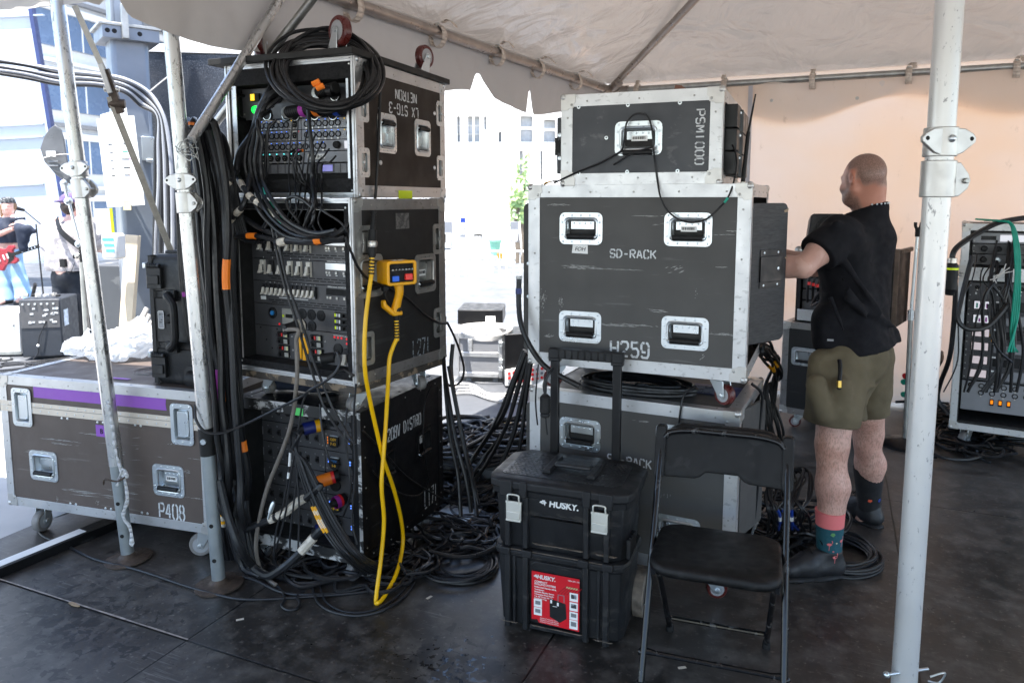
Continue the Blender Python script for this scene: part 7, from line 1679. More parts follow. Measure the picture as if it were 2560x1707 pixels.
    for a, e, dirn in ((shL, elL, 0), (shR, elR, 1)):
        S.cone(a, a.lerp(e,.7), .076, .074, .045); S.cone(a.lerp(e,.35), a.lerp(e,.8)+V3((0,0,-.012)), .070, .078, .03)
    for (p0_, p1_, r_) in ((at(2115,660,2.98), at(2200,780,3.02), .012), (at(2095,690,2.97), at(2170,800,2.99), .010), (at(2090,560,2.97), at(2150,600,3.02), .012), (at(2120,750,2.97), at(2235,815,3.08), .011), (at(2075,740,2.98), at(2110,830,2.99), .010)):
        S.cone(p0_, p1_, r_, r_*.5, .035)
    S.bump(lambda P: .005*fnoise(P, 20, 4, (1,1,.5))+.006*np.abs(fnoise(P, 17, 14, (1,1,.7)))+.002*fnoise(P, 45, 6))
    # sleeve mouths, hem and neck
    for a, e in ((shL, elL), (shR, elR)):
        q = a.lerp(e,.60 if e is elL else .8)+V3((.01,0,-.01)); n = (e-a).normalized(); D_ = (S.P-np.array(q, np.float32))@np.array(n, np.float32)
        far = np.linalg.norm(S.P-np.array(q, np.float32), axis=-1) < .17; S.D = np.where(far, np.maximum(S.D, D_), S.D)
    S.cut(low+V3((0,0,-.016)), (.16,-.10,-1)); q = neck0+V3((0,0,.016)); n = V3((-.28,.22,1)).normalized(); D_ = (S.P-np.array(q, np.float32))@np.array(n, np.float32); S.D = np.where(np.linalg.norm((S.P-np.array(q, np.float32))[..., :2], axis=-1) < .115, np.maximum(S.D, D_), S.D)
    S.build('t_shirt', T.tee, man, 1)
    b = MB(); q = at(2076,850,2.955); b.T = Matrix.Translation(q) @ Matrix.Rotation(R(-20), 4, 'Z'); b.box((-.012,-.002,-.004),(.012,0,.004), T.panel_grey); b.build('hem_tag', man)
    b = MB()
    for k in range(22):
        a = R(-150+k*14); p = neck0+ts*(.080*cos(a))+tf*(.080*sin(a))+V3((.004,0,.026+.012*cos(a*.5)))
        b.sphere(p, .0042, T.galv, 7, 5)
    b.build('bead_necklace', man)
    # shorts
    S = SDF((1.05,2.80,.50),(1.95,3.66,1.05), .007)
    S.ell(hipc+V3((.0,0,.02)), (.128,.135,.14), .05); S.cone(at(2112,950,3.16), at(2118,1040,3.16), .085, .08, .05)
    hemL = at(2084,1050,3.03); hemR = at(2172,1030,3.36)
    S.cone(hipL+V3((.01,0,.03)), hemL, .105, .110, .05, None); S.cone(hipR+V3((.01,0,.03)), hemR, .103, .094, .05); S.cone(at(2050,905,3.05), at(2042,1045,3.02), .05, .046, .06); S.cone(at(2196,872,3.22), at(2170,1000,3.26), .05, .045, .06)
    S.cone(at(2040,960,2.96), at(2060,1035,2.95), .045, .04, .03); S.cone(at(2110,965,2.95), at(2105,1035,2.95), .035, .035, .03)   # cargo pocket
    for (p0_, p1_, r_) in ((at(2150,930,3.0), at(2215,900,3.1), .011), (at(2120,960,2.98), at(2185,965,3.05), .010), (at(2090,1020,2.93), at(2140,990,2.97), .008), (at(2160,1010,3.1), at(2200,940,3.15), .011)): S.cone(p0_, p1_, r_, r_*.5, .03)
    S.bump(lambda P: .004*fnoise(P, 24, 8)+.006*np.abs(fnoise(P, 18, 19, (1,1,.6)))+.002*fnoise(P, 55, 9))
    for (q, n) in ((at(2084,1056,3.03), (-.10,0,-1)), ):
        D_ = (S.P-np.array(q, np.float32))@(np.array(n, np.float32)/np.linalg.norm(n)); near = S.P[..., 1] < 3.19; S.D = np.where(near, np.maximum(S.D, D_), np.maximum(S.D, (S.P-np.array(at(2172,1032,3.38), np.float32))@np.array((.1,0,-1), np.float32)))
    S.cut(hipc+V3((0,0,.125)), (0,0,1))
    S.build('cargo_shorts', T.olive, man, 1)
    b = MB(); s0 = at(2100,912,2.965); s1 = at(2098,955,2.925); s2 = at(2098,968,2.922)
    b.tube(catmull([at(2098,900,2.98), s0, s0.lerp(s1,.5)+V3((0,-.004,0)), s1], 5), .0085, T.rubber); b.build('key_strap', man)
    b = MB(); b.cyl(s1+V3((0,0,.006)), s2, .0098, M('brass', (.6,.4,.1), .3, metal=.9), n=10); b.cyl(s2, s2+V3((0,0,-.008)), .008, T.rubber, n=10); b.build('key_clip', man)
    # socks
    def sock(name, kn, an, t0, t1, rad, ms, split, lab):
        b = MB(); rg = []; N = 14
        for k in range(N+1):
            f = t0+(t1-t0)*k/N; p = kn.lerp(an, f); rr_ = rad(f); rg.append([p+V3((cos(a)*rr_, sin(a)*rr_, 0)) for a in np.linspace(0, 2*pi, 25)[:-1]])
        ks = int(N*split)
        if ks: b.ring_loft(rg[:ks+1], ms[0], cap0=True, cap1=False)
        b.ring_loft(rg[ks:], ms[1], cap0=ks == 0, cap1=True); o = b.build(name, man, angle=60); o['label'] = lab; return o, rg
    tl = knL+(anL-knL)*.0
    so, _ = sock('sock', knL, anL, .58, 1.05, lambda f: .061-.012*max(0,(f-.58))/.45, (T.sock_pink, T.sock_teal), .30, 'teal flamingo sock with coral cuff')
    # flamingos, leaves and flowers knitted into the sock
    b = MB(); pk, gn, yl = T.sock_pink, M('leaf green', (.12,.3,.10), .8), M('pale yellow', (.6,.5,.3), .8)
    def patch(f, ang, poly, m, s_):
        rr_ = .061-.012*max(0,(f-.58))/.45+.0014; p = knL.lerp(anL, f); V = []
        for (x, y) in poly: a = R(ang)+x*s_/rr_; V.append(p+V3((cos(a)*rr_, sin(a)*rr_, y*s_)))
        b.add(V, [tuple(range(len(V)))], m)
    body_ = [(-.5,.1),(-.2,.35),(.3,.35),(.5,.1),(.2,-.15),(-.3,-.15)]; nk = [(.35,.25),(.5,.3),(.62,.7),(.45,.95),(.3,.85),(.45,.75),(.48,.6)]; lg_ = [(-.05,-.15),(.05,-.15),(0,-1.1),(-.08,-1.1)]; lf = [(-.5,-.1),(-.2,.4),(.3,.4),(.55,.0),(.1,-.45)]
    for f, ang in ((.86,-112),(.83,-55),(.98,-85)):
        for q_ in (body_, nk, lg_): patch(f, ang, q_, pk, .022)
    for f, ang in ((.76,-100),(.97,-60),(1.0,-128)): patch(f, ang, lf, gn, .020)
    for f, ang in ((.84,-82),(.92,-95)): patch(f, ang, lf, yl if f < .9 else pk, .008)
    b.build('knit_pattern', so, smooth=False)
    so, _ = sock('sock', knR, anR, .42, 1.05, lambda f: .0695-.020*max(0,(f-.42))/.6, (T.sock_black, T.sock_black), 0, 'black sock with little guitars')
    b = MB()
    for f, ang, m in ((.80,-110,M('guitar red', (.6,.08,.03), .7)),(.80,-60,T.blue)):
        p = knR.lerp(anR, f); rr_ = .0707-.020*(f-.42)/.6
        for poly, mm, s_ in (([(-.5,-.3),(-.3,.3),(.1,.2),(.45,.35),(.55,-.2),(.1,-.55)], m, .02), ([(-.1,.3),(.1,.3),(.05,1.9),(-.12,1.9)], M('fret blue', (.12,.25,.4), .7), .014)):
            V = [p+V3((cos(R(ang)+x*s_/rr_)*rr_, sin(R(ang)+x*s_/rr_)*rr_, y*s_)) for x, y in poly]; b.add(V, [tuple(range(len(V)))], mm)
    b.build('knit_pattern', so, smooth=False)
    # boots
    for an, hv, toe, lab in ((anL, gr(2090,1442), gr(1968,1452), 'near boot'), (anR, gr(2203,1312), gr(2122,1278), 'far boot')):
        d = (toe-hv); L = d.length; d.normalize(); sx = V3((-d.y,d.x,0)); L = .30; hv = V3((an.x,an.y,0))-d*.078
        c_ = np.array(an); S = SDF((min(hv.x,toe.x,hv.x+d.x*L)-.12,min(hv.y,toe.y,hv.y+d.y*L)-.12,-.01),(max(hv.x,toe.x)+.12,max(hv.y,toe.y,hv.y+d.y*L)+.12,.28), .006)
        ax = an.copy(); ax.z = .235
        S.cone(hv+d*.07+V3((0,0,.05)), ax.lerp(hv+d*.075+V3((0,0,.235)),.4), .050, .049, .02); S.cone(hv+d*.05+V3((0,0,.045)), hv+d*.17+V3((0,0,.052)), .044, .048, .03); S.cone(hv+d*.16+V3((0,0,.055)), hv+d*(L-.05)+V3((0,0,.042)), .047, .042, .03); S.cone(hv+d*.09+V3((0,0,.12)), hv+d*.20+V3((0,0,.07)), .035, .03, .03)
        S.bump(lambda P: .0018*fnoise(P, 60, 3)); S.cut((0,0,.022), (0,0,-1)); S.cut((0,0,.125), (0,0,1))
        bo = S.build('boot', T.boot, man, 1)
        s2 = SDF(S.lo, S.lo+np.array(S.D.shape)*S.res, .006); s2.cone(hv+d*.045, hv+d*.12, .046, .046, .02, (1,1,.6)); s2.cone(hv+d*.12, hv+d*(L-.05), .046, .047, .02, (1,1,.6)); s2.cut((0,0,.026), (0,0,1)); s2.cut((0,0,.001), (0,0,-1)); s2.build('sole', T.rubber, bo, 1)
        b = MB()
        for k in range(6):
            p = hv+d*(.105+.022*k)+V3((0,0,.185-.018*k)); b.tube([p-sx*.028+V3((0,0,-.012)), p+V3((0,0,.004)), p+sx*.028+V3((0,0,-.012))], .0028, T.rubber, n=5)
        b.build('lace', bo)
    return man
build_man()

T.denim = M('pale denim', (.30,.46,.62), .85, var=.08); T.vest = M('dark navy vest', (.012,.018,.035), .85); T.white_cloth = M('white cotton', (.7,.72,.76), .9)
T.camo = M('bleached camo shirt', (.42,.38,.37), .9, var=.35, vs=11, wear=.8, wcol=(.20,.19,.20), wscale=(9,9,9), wth=.52); T.hair_br = M('light brown hair', (.22,.12,.06), .7, var=.3, vs=40)
T.pants_bk = M('black trousers', (.012,.015,.022), .85)
def build_singer():
    base = V3((at(46,760,10.3).x, 10.3, .152)); t = thing('person', 'smiling singer in bandana, dark vest and pale jeans holding a dark cloth', 'person', base)
    g = lambda u, v, dy=0: at(u, v, 10.3+dy)-base
    S = SDF((-.55,-.45,0),(.65,.45,1.75), .012); hc = g(20,515); f = V3((.35,-.93,-.05))
    head(S, hc, f, (0,0,1), 1.0); S.cone(hc-V3((0,0,.08)), hc-V3((0,0,.16)), .05, .055, .03)
    shl, shr = g(48,548,-.03), g(-12,552,.05); ch_ = (shl+shr)/2-V3((0,0,.15)); hip = g(22,640)
    S.cone(shl, shr, .06, .06, .05); S.cone(ch_, hip, .15, .15, .05); el1, w1 = g(62,590,-.1), g(52,562,-.30); el0, w0 = g(-10,590,-.1), g(36,570,-.32)
    for a, e, w_ in ((shl, el1, w1), (shr, el0, w0)): S.cone(a, e, .05, .042, .02); S.cone(e, w_, .040, .028, .02)
    hand(S, w1, (-.5,-.6,.1), (0,0,-1), 1, .9); hand(S, w0, (.6,-.5,.1), (0,0,-1), -1, .9)
    for hx, kx, fx in ((g(8,650), g(12,705), g(18,760)), (g(36,650), g(52,705), g(62,755))): S.cone(hx, kx, .09, .06, .03); S.cone(kx, fx+V3((0,0,.06)), .055, .04, .03); S.cone(fx+V3((0,0,.05)), fx+V3((.02,-.16,.04)), .045, .035, .02)
    S.build('body', T.skin, t, 1)
    S = SDF((-.5,-.4,.85),(.6,.4,1.5), .013); S.cone(shl, shr, .075, .075, .05); S.cone(ch_, hip+V3((0,0,.12)), .17, .165, .05); S.bump(lambda P: .006*fnoise(P, 18, 2)); S.cut(hc-V3((0,0,.155)), (0,0,1)); S.build('vest', T.vest, t, 1)
    S = SDF((-.5,-.5,1.1),(.6,.4,1.5), .012); S.cone(shl, shl.lerp(el1,.75), .066, .06, .03); S.cone(shr, shr.lerp(el0,.75), .066, .06, .03); S.build('white_sleeves', T.white_cloth, t, 1)
    S = SDF((-.4,-.4,.03),(.6,.4,1.0), .013); S.ell(hip+V3((0,0,.03)), (.18,.15,.14), .04)
    for hx, kx, fx in ((g(8,650), g(12,705), g(18,760)), (g(36,650), g(52,705), g(62,755))): S.cone(hx, kx, .105, .09, .04); S.cone(kx, fx+V3((0,0,.06)), .09, .115, .04)
    S.cut((0,0,.05),(0,0,-1)); S.cut(hip+V3((0,0,.15)),(0,0,1)); S.bump(lambda P: .006*fnoise(P, 15, 3)); S.build('jeans', T.denim, t, 1)
    S = SDF(hc-V3((.2,.2,.25)), hc+V3((.2,.2,.2)), .01); r3 = rotR(f); S.ell(hc+V3((-.0,.03,.0))-f*.02, (.088,.10,.098), .02, r3); S.cone(hc-f*.06+V3((0,0,-.02)), hc-f*.075+V3((0,0,-.16)), .06, .05, .04); S.cone(hc-f*.02+f.cross(Z)*.078, hc-f*.03+f.cross(Z)*.085+V3((0,0,-.14)), .03, .025, .03); S.cut(hc+f*.045, f); S.build('hair', T.hair_br, t, 1)
    b = MB(); x = f.cross(Z).normalized(); fl_ = V3((f.x,f.y,0)).normalized()
    b.ring_loft([[hc+V3((0,0,z_))+x*(.090*k_*cos(a))+fl_*(.105*k_*sin(a)+-.008) for a in np.linspace(0,2*pi,21)[:-1]] for z_, k_ in ((.04,1.0),(.06,1.03),(.09,.98),(.115,.75),(.125,.3))], M('black bandana', (.012,.016,.02), .8, wear=.7, wcol=(.3,.3,.3), wscale=(30,30,30), wth=.57)); b.build('bandana', t, angle=80)
    b = MB()
    for fx in (g(18,760), g(62,755)): b.box((fx.x-.05,fx.y-.18,.0),(fx.x+.05,fx.y+.08,.055), T.boot)
    b.build('shoes', t, bevel=.015)
    # cloth in the hands
    S = SDF(g(66,640,-.5)-V3((.3,.2,.2)), g(66,560,-.3)+V3((.4,.25,.15)), .012); S.cone(g(44,566,-.36), g(86,578,-.36), .05, .04, .04); S.cone(g(50,575,-.38), g(58,620,-.36), .055, .06, .05); S.cone(g(72,570,-.38), g(66,600,-.36), .05, .04, .05); S.bump(lambda P: .012*fnoise(P, 16, 7))
    o = S.build('dark_cloth', T.vest, None, 1, loc=base); tag(o, 'dark cloth held in the hands of the smiling singer', 'cloth')
    # red electric guitar slung at the hip
    gt = thing('electric_guitar', 'cherry red electric guitar hanging in front of the singer in pale jeans', 'guitar', base+g(18,642,-.28))
    gx = (g(96,617,-.30)-g(18,642,-.28)).normalized(); gn = V3((.05,-1,.1)).normalized(); gy = gn.cross(gx)*-1; gy = gx.cross(gn)*-1
    P = [(-.21,-.02),(-.20,.09),(-.14,.155),(-.06,.15),(0,.11),(.05,.10),(.10,.13),(.17,.115),(.175,.08),(.13,.05),(.12,-.03),(.16,-.07),(.15,-.11),(.09,-.125),(.03,-.10),(-.03,-.11),(-.10,-.17),(-.17,-.14)]
    up_ = Z-gx*Z.dot(gx); up_.normalize(); nn = gx.cross(up_)
    if nn.y > 0: nn = -nn
    b = MB(); b.prism(P, (0,0,0), gx, up_, nn*.045, M('cherry gloss', (.26,.010,.022), .3)); b.build('guitar_body', gt, bevel=.008)
    b = MB(); b.box((0,0,0),(0,0,0), T.hole); slab(b, gx*.10-up_*.022+nn*.03, gx*.62, up_*.044, nn*.022, T.hole)
    for k in range(9): slab(b, gx*(.26+k*.048)-up_*.014+nn*.0525, gx*.012, up_*.028, nn*.0008, T.paper)
    b.build('neck', gt)
    b = MB()
    for q in (-.02,.035): slab(b, gx*q-up_*.035+nn*.046, gx*.022, up_*.07, nn*.008, T.galv)
    slab(b, -gx*.09-up_*.04+nn*.046, gx*.02, up_*.08, nn*.008, T.galv); b.build('pickups', gt)
    b = MB(); b.prism([(.0,-.1),(.05,-.09),(.12,-.06),(.13,.02),(.06,.06),(.05,-.04)], nn*.046, gx, up_, nn*.002, T.hole); b.build('pickguard', gt)
build_singer()
def build_guitarist():
    base = V3((at(212,760,7.3).x, 7.3, .152)); t = thing('person', 'guitarist seen from behind in a camouflage shirt, purple cap and black trousers', 'person', base)
    g = lambda u, v, dy=0: at(u, v, 7.3+dy)-base
    S = SDF((-.55,-.45,0),(.6,.5,1.75), .012); hc = g(182,515,.02); f = V3((.55,.83,-.1))
    head(S, hc, f, (0,0,1), 1.0); S.cone(hc-V3((0,0,.07)), hc-V3((0,0,.17)), .052, .058, .03)
    shl, shr = g(130,560,.05), g(222,556,-.02); ch_ = (shl+shr)/2-V3((0,0,.16)); hip = g(178,680)
    S.cone(shl, shr, .06, .06, .05); S.cone(ch_, hip, .15, .15, .05); el, wl_ = g(122,620,.02), g(128,640,.25); er, wr_ = g(240,615,.02), g(248,625,.2)
    for a, e, w_ in ((shl, el, wl_), (shr, er, wr_)): S.cone(a, e, .052, .042, .02); S.cone(e, w_, .040, .028, .02)
    hand(S, wl_, (.3,.8,-.2), (.5,0,-.3), 1, .9); hand(S, wr_, (-.1,.9,.1), (-.5,0,-.3), -1, .9)
    for hx, fx in ((g(160,700), g(158,845)), (g(205,700), g(212,845))): fx.z = .06; S.cone(hx, fx, .09, .045, .03); S.cone(fx, fx+V3((.05,.16,-.02)), .04, .035, .02)
    S.build('body', T.skin, t, 1)
    S = SDF((-.6,-.4,.75),(.6,.45,1.5), .013); S.cone(shl, shr, .078, .078, .05); S.cone(ch_+V3((-.06,0,0)), hip+V3((-.07,0,.06)), .16, .16, .05); S.cone(ch_+V3((.06,0,0)), hip+V3((.07,0,.06)), .16, .16, .05); S.cone(shl, shl.lerp(el,.85), .078, .085, .04); S.cone(shr, shr.lerp(er,.85), .078, .085, .04)
    S.bump(lambda P: .009*fnoise(P, 16, 2)); S.cut(hc-V3((0,0,.15)), (0,0,1)); S.cut(hip+V3((0,0,-.01)), (.05,0,-1)); S.build('camo_shirt', T.camo, t, 1)
    S = SDF((-.45,-.35,.03),(.5,.4,1.0), .013); S.ell(hip+V3((0,0,-.02)), (.18,.15,.15), .04)
    for hx, fx in ((g(160,700), g(158,845)), (g(205,700), g(212,845))): fx.z = .06; S.cone(hx, fx, .11, .075, .04)
    S.cut(hip+V3((0,0,.1)),(0,0,1)); S.cut((0,0,.04),(0,0,-1)); S.bump(lambda P: .005*fnoise(P, 15, 3)); S.build('trousers', T.pants_bk, t, 1)
    S = SDF(hc-V3((.2,.2,.15)), hc+V3((.25,.25,.2)), .01); S.ell(hc+V3((0,0,.045))-f*.012, (.09,.108,.085), .02, rotR(f)); S.cut(hc+V3((0,0,.03)), (0,0,-1)); S.cone(hc-f*.09+V3((0,0,.045)), hc-f*.15+V3((0,0,.03)), .03,.03,.02,(1,1,.3)); S.build('cap', M('purple cap', (.09,.06,.15), .85), t, 1)
    S = SDF(hc-V3((.15,.15,.18)), hc+V3((.15,.15,.15)), .01); S.ell(hc-f*.025+V3((0,0,-.01)), (.084,.088,.085), .02, rotR(f)); S.cut(hc+V3((0,0,.045)), (0,0,1)); S.cut(hc+f*.02, f); S.build('hair', M('dark brown hair', (.03,.02,.016), .7), t, 1)
    b = MB(); pts = catmull([g(141,545,-.10), g(150,575,-.205), g(175,600,-.225), g(200,618,-.20), g(218,632,-.10)], 5); ribbon(b, pts, .055, T.rubber, V3((.6,0,.8)), .004); b.build('guitar_strap', t)
    b = MB(); q = g(157,660,-.18); b.box((q.x-.02,q.y-.02,q.z-.03),(q.x+.03,q.y+.02,q.z+.05), T.steel_blk); b.tube(catmull([q+V3((.02,-.01,-.03)), q+V3((.08,-.03,-.09)), q+V3((.12,-.0,.02))]), .003, T.rubber, n=5); b.build('belt_pack', t, bevel=.004)
    b = MB(); q = g(127,655,-.05); b.box((q.x-.02,q.y-.02,q.z-.04),(q.x+.02,q.y+.02,q.z+.03), T.steel_blk); b.build('radio', t, bevel=.004)
build_guitarist()
# ------------------------------------------------------------------ gear behind and to the right of the man
c = Case('rack_case', 'black case with zinc handle standing behind the bald man, round emblem on its side', 'case', (1.855,5.05), -38, .57, .62, .64, .12)
c.front_handles([(2010,892)], .17, .125); c.shell(T.lam_black, T.alu_dark, tw=.04, cs=.05); c.casters(.042, .034, T.wheel_red, yaws=(R(20),R(140),0,R(100)))
b = MB()
for r_ in (.10,.088,.05): b.tube([(c.w+.001,.30+r_*cos(t_)*.9,.38+r_*sin(t_)) for t_ in np.linspace(0,6.283,36)[:-1]], .004 if r_ == .1 else .0025, T.stencil, n=4, closed=True)
for k in range(8): a = k*.785; b.box((c.w,.30+.07*cos(a)-.006,.38+.07*sin(a)-.006),(c.w+.001,.30+.07*cos(a)+.006,.38+.07*sin(a)+.006), T.stencil)
b.build('round_emblem', c.root); stencil('M54', .07, T.stencil, c.root, (c.w+.0006,.24,.13), Y, Z, tw=.15)
q = c.F.w(.05,.08,.645); t = thing('rack_case', 'open black equipment rack with battered brown edges on the case behind the bald man', 'rack', q, c.F.rz)
b = MB(); panel(b, (0,0,0), X, Z, .62, .50, [(.03,.05,.57,.47)], T.lam_black); b.box((0,.35,0),(.62,.45,.5), T.hole); b.box((0,.0,-.0),(.012,.35,.5), T.lam_black); b.box((.608,.0,0),(.62,.35,.5), T.lam_black); b.box((.012,0,.488),(.608,.35,.5), T.lam_black); b.box((.012,0,0),(.608,.35,.012), T.lam_black); b.build('body', t)
b = MB(); bm = M('battered brown edge', (.10,.066,.045), .6, var=.4, vs=12)
for q_ in ((.612,-.01,-.002,.64,.02,.52),(.612,.43,-.002,.625,.455,.50),(.62,.02,.49,.645,.43,.52),(-.01,-.01,.49,.612,.02,.515)): b.box(q_[:3], q_[3:], bm)
b.build('edging', t, bevel=.006)
b = MB()
for k in range(5): b.box((.035,.03,.07+.08*k),(.565,.05,.14+.08*k), T.panel_blk)
b.build('rack_unit', t, bevel=.002)
b = MB(); b.box((.02,-.02,.008),(.20,-.002,.085), T.alu); b.build('corner_plate', t, bevel=.003); b = MB(); b.box((.12,-.035,.03),(.15,-.02,.075), T.galv); b.tube([(.135+.018*cos(a),-.03,.02+.022*sin(a)) for a in np.linspace(0,6.28,14)[:-1]], .003, T.galv, closed=True); b.build('twist_latch', t, bevel=.003)
RK = t.location.copy()
for k in range(4):
    rr = random.Random(k); b = MB(); b.tube(catmull([at(2018+k*14,755-k*4,4.85), at(2022+k*12,700+k*6,4.78), at(2040+k*9,655+k*5,4.8), at(2062,625+k*4,4.85)], 5), .009, T.cable); b.lathe(at(2023+k*10,712+k*3,4.775), Z, [(0,.0105),(.02,.0105)], T.red, 8, caps=False); tag(b.build('red_banded_cable'), 'black cable with a red band in the rack behind the bald man', 'cable', 'red banded cables behind the bald man')
b = MB(); b.tube(catmull([at(2030,765,4.8), at(2045,735,4.72), at(2070,722,4.72), at(2085,735,4.76)], 5), .011, T.cable); b.tube(catmull([at(2030,765,4.8), at(2050,755,4.7), at(2080,745,4.72)], 5), .011, T.cable); tag(b.build('looped_cable'), 'looped black cable at the bottom of the open rack behind the bald man', 'cable')
q = at(2056,612,4.9); t = thing('speaker_monitor', 'small black monitor speaker tilted on top of the open rack behind the bald man', 'speaker', q, rot=(R(-14),0,R(-16)))
b = MB(); b.prism([(-.10,0),(.13,0),(.15,.17),(.13,.215),(-.06,.215),(-.075,.20)], (0,0,0), X, Z, Y*.16, T.abs); b.build('cabinet', t, bevel=.012, segs=3)
b = MB(); b.lathe((.035,-.002,.11), -Y, [(0,.085),(.006,.083),(.004,.078)], T.rubber, 28, caps=False); b.lathe((.035,.02,.11), -Y, [(0,.08),(.012,.04),(.02,.022),(.026,.0)], T.rubber, 24); b.tube([(.035+.024*cos(a),-.008,.11+.024*sin(a)) for a in np.linspace(0,6.28,20)[:-1]], .004, T.zinc_dull, closed=True)
for k in range(13): x = -.04+k*.0125; h_ = math.sqrt(max(0,.08**2-(x-.035)**2)); b.box((x-.0025,-.006,.11-h_),(x+.0025,-.002,.11+h_), T.steel_blk)
b.build('grille', t)
for k, lab in enumerate(('first pale castor knob on the open rack behind the bald man','second pale castor knob beside the small monitor speaker')):
    q = at(1998+k*26,625-k*6,4.9); b = MB(); b.sphere((0,0,0), .028, T.zinc_dull, 12, 8); b.cyl((0,0,-.05),(0,0,0), .012, T.galv); tag(b.build('ball_corner', loc=q), lab, 'knob')
# round base stand
bs = gr(2262,1112); t = thing('microphone_stand', 'straight black microphone stand with heavy round base beside the right pole', 'microphone stand', bs); g = lambda u, v: at(u, v, bs.y)-bs
b = MB(); b.lathe((0,0,0), Z, [(0,.16),(.012,.16),(.022,.145),(.035,.06),(.05,.02)], T.steel_blk, 32); b.build('base', t)
b = MB(); b.cyl((0,0,.04), g(2277,790), .015, T.zinc_dull, n=12); b.build('lower_tube', t); b = MB(); b.cyl(g(2277,800), g(2278,775), .021, T.galv, n=12); b.build('clutch', t); b = MB(); b.cyl(g(2277,790), g(2294,590), .010, T.galv, n=12); b.build('upper_tube', t)
b = MB(); b.cyl(g(2294,592), g(2295,572), .016, T.rubber, n=10); b.tube(catmull([g(2289,556), g(2289,566), g(2295,574), g(2301,568), g(2304,556)], 4), .010, T.rubber); b.build('microphone_clip', t)
# right hand amplifier rack
c = Case('amplifier_rack', 'tall rack of amplifiers with pale lit displays at the right edge of the picture', 'amplifier rack', (2.80,4.62), -31, .64, .6, 1.0, .14)
AR = c; PY = .05; op = (.045,.055,.595,.955)
c.shell(T.lam_black, T.alu, tw=.038, cs=.05, open_front=op, inner=T.hole, corners=True); c.casters(.05, .036, T.wheel_grey, yaws=(R(60),R(200),0,0))
zt = .945; H_ = (zt-.40)/6
u = unit(c.root, 'patch_panel', op[0]+.01, op[2]-.01, zt-.10, zt, PY, T.panel_blk)
for k in range(8): xlr(u, .10+k*.058, PY, zt-.03, .013, k % 2 == 0)
for k in range(8): b = MB(); b.box((.09+k*.058,PY-.004,zt-.075),(.10+k*.058,PY,zt-.062), T.white); b.build('switch', u)
for k in range(6):
    z1_ = .845-.088*k; u = unit(c.root, 'amplifier', op[0]+.008, op[2]-.008, z1_-.086, z1_, PY, T.panel_blk)
    b = MB(); b.box((.085,PY-.003,z1_-.070),(.185,PY,z1_-.014), T.hole); b.box((.09,PY-.0045,z1_-.066),(.18,PY-.003,z1_-.018), T.lcd_white if k < 2 else T.lcd_pink); b.build('display', u)
    b = MB(); b.prism([(.21,-.028),(.30,-.028),(.32,-.012),(.56,-.012),(.56,-.076),(.21,-.076)], (0,PY-.006,z1_), X, Z, Y*.006, T.panel_grey if k % 2 else T.steel_blk); b.lathe((.24,PY-.006,z1_-.06), -Y, [(0,.011),(.014,.010),(.016,.0)], T.rubber, 12); b.build('fascia', u, bevel=.003)
    b = MB(); b.box((.205,PY-.002,z1_-.022),(.225,PY,z1_-.014), T.paper); b.build('model_mark', u)
    if k < 2: b = MB(); [b.box((.10+i*.018,PY-.0055,z1_-.06),(.11+i*.018,PY-.0045,z1_-.03-.008*(i % 3)), T.magenta if i % 2 else T.teal) for i in range(4)]; b.build('display_graphic', u, smooth=False)
u = unit(c.root, 'power_strip', op[0]+.008, op[2]-.008, .12, .31, PY, T.panel_grey)
for i in range(7):
    for j in (0, 1):
        if (i == 0 and j): continue
        xlr(u, .10+i*.06, PY, .285-j*.045, .017 if i else .015, i == 0)
for i in range(3): b = MB(); b.box((.21+i*.045,PY-.006,.165),(.232+i*.045,PY,.205), T.hole); b.build('switch_frame', u); b = MB(); b.box((.214+i*.045,PY-.010,.176),(.228+i*.045,PY-.006,.200), T.led_orange); b.build('pilot_switch', u)
b = MB(); b.box((-.0042,-.0012,.63),(.030,-.0008,.73), T.red); b.build('red_label', c.root)
c2_ = Case('wireless_rack', 'smaller rack with knobs and green cables on top of the amplifier rack', 'rack', (2.795,4.61), -31, .64, .5, .31, 1.145)
c = c2_; op = (.05,.05,.59,.26); c.shell(T.lam_black, T.alu, tw=.040, cs=.05, open_front=op, inner=T.hole)
for k, (za, zb_) in enumerate(((.19,.255),(.125,.185),(.055,.12))):
    u = unit(c.root, 'receiver', op[0]+.006, op[2]-.006, za, zb_, .05, T.panel_grey if k == 0 else T.panel_blk)
    if k == 0: b = MB(); b.box((.20,.046,za+.012),(.38,.05,zb_-.012), T.lcd_white); b.build('display', u); b = MB(); b.box((.10,.047,za+.02),(.18,.05,zb_-.02), T.steel_blk); b.build('window', u)
    else:
        for i in range(6): b = MB(); b.lathe((.12+i*.075,.05,(za+zb_)/2), -Y, [(0,.019),(.004,.019),(.014,.014),(.016,.0)], T.galv if (i+k) % 3 == 0 else T.steel_blk, 16); b.build('knob', u)
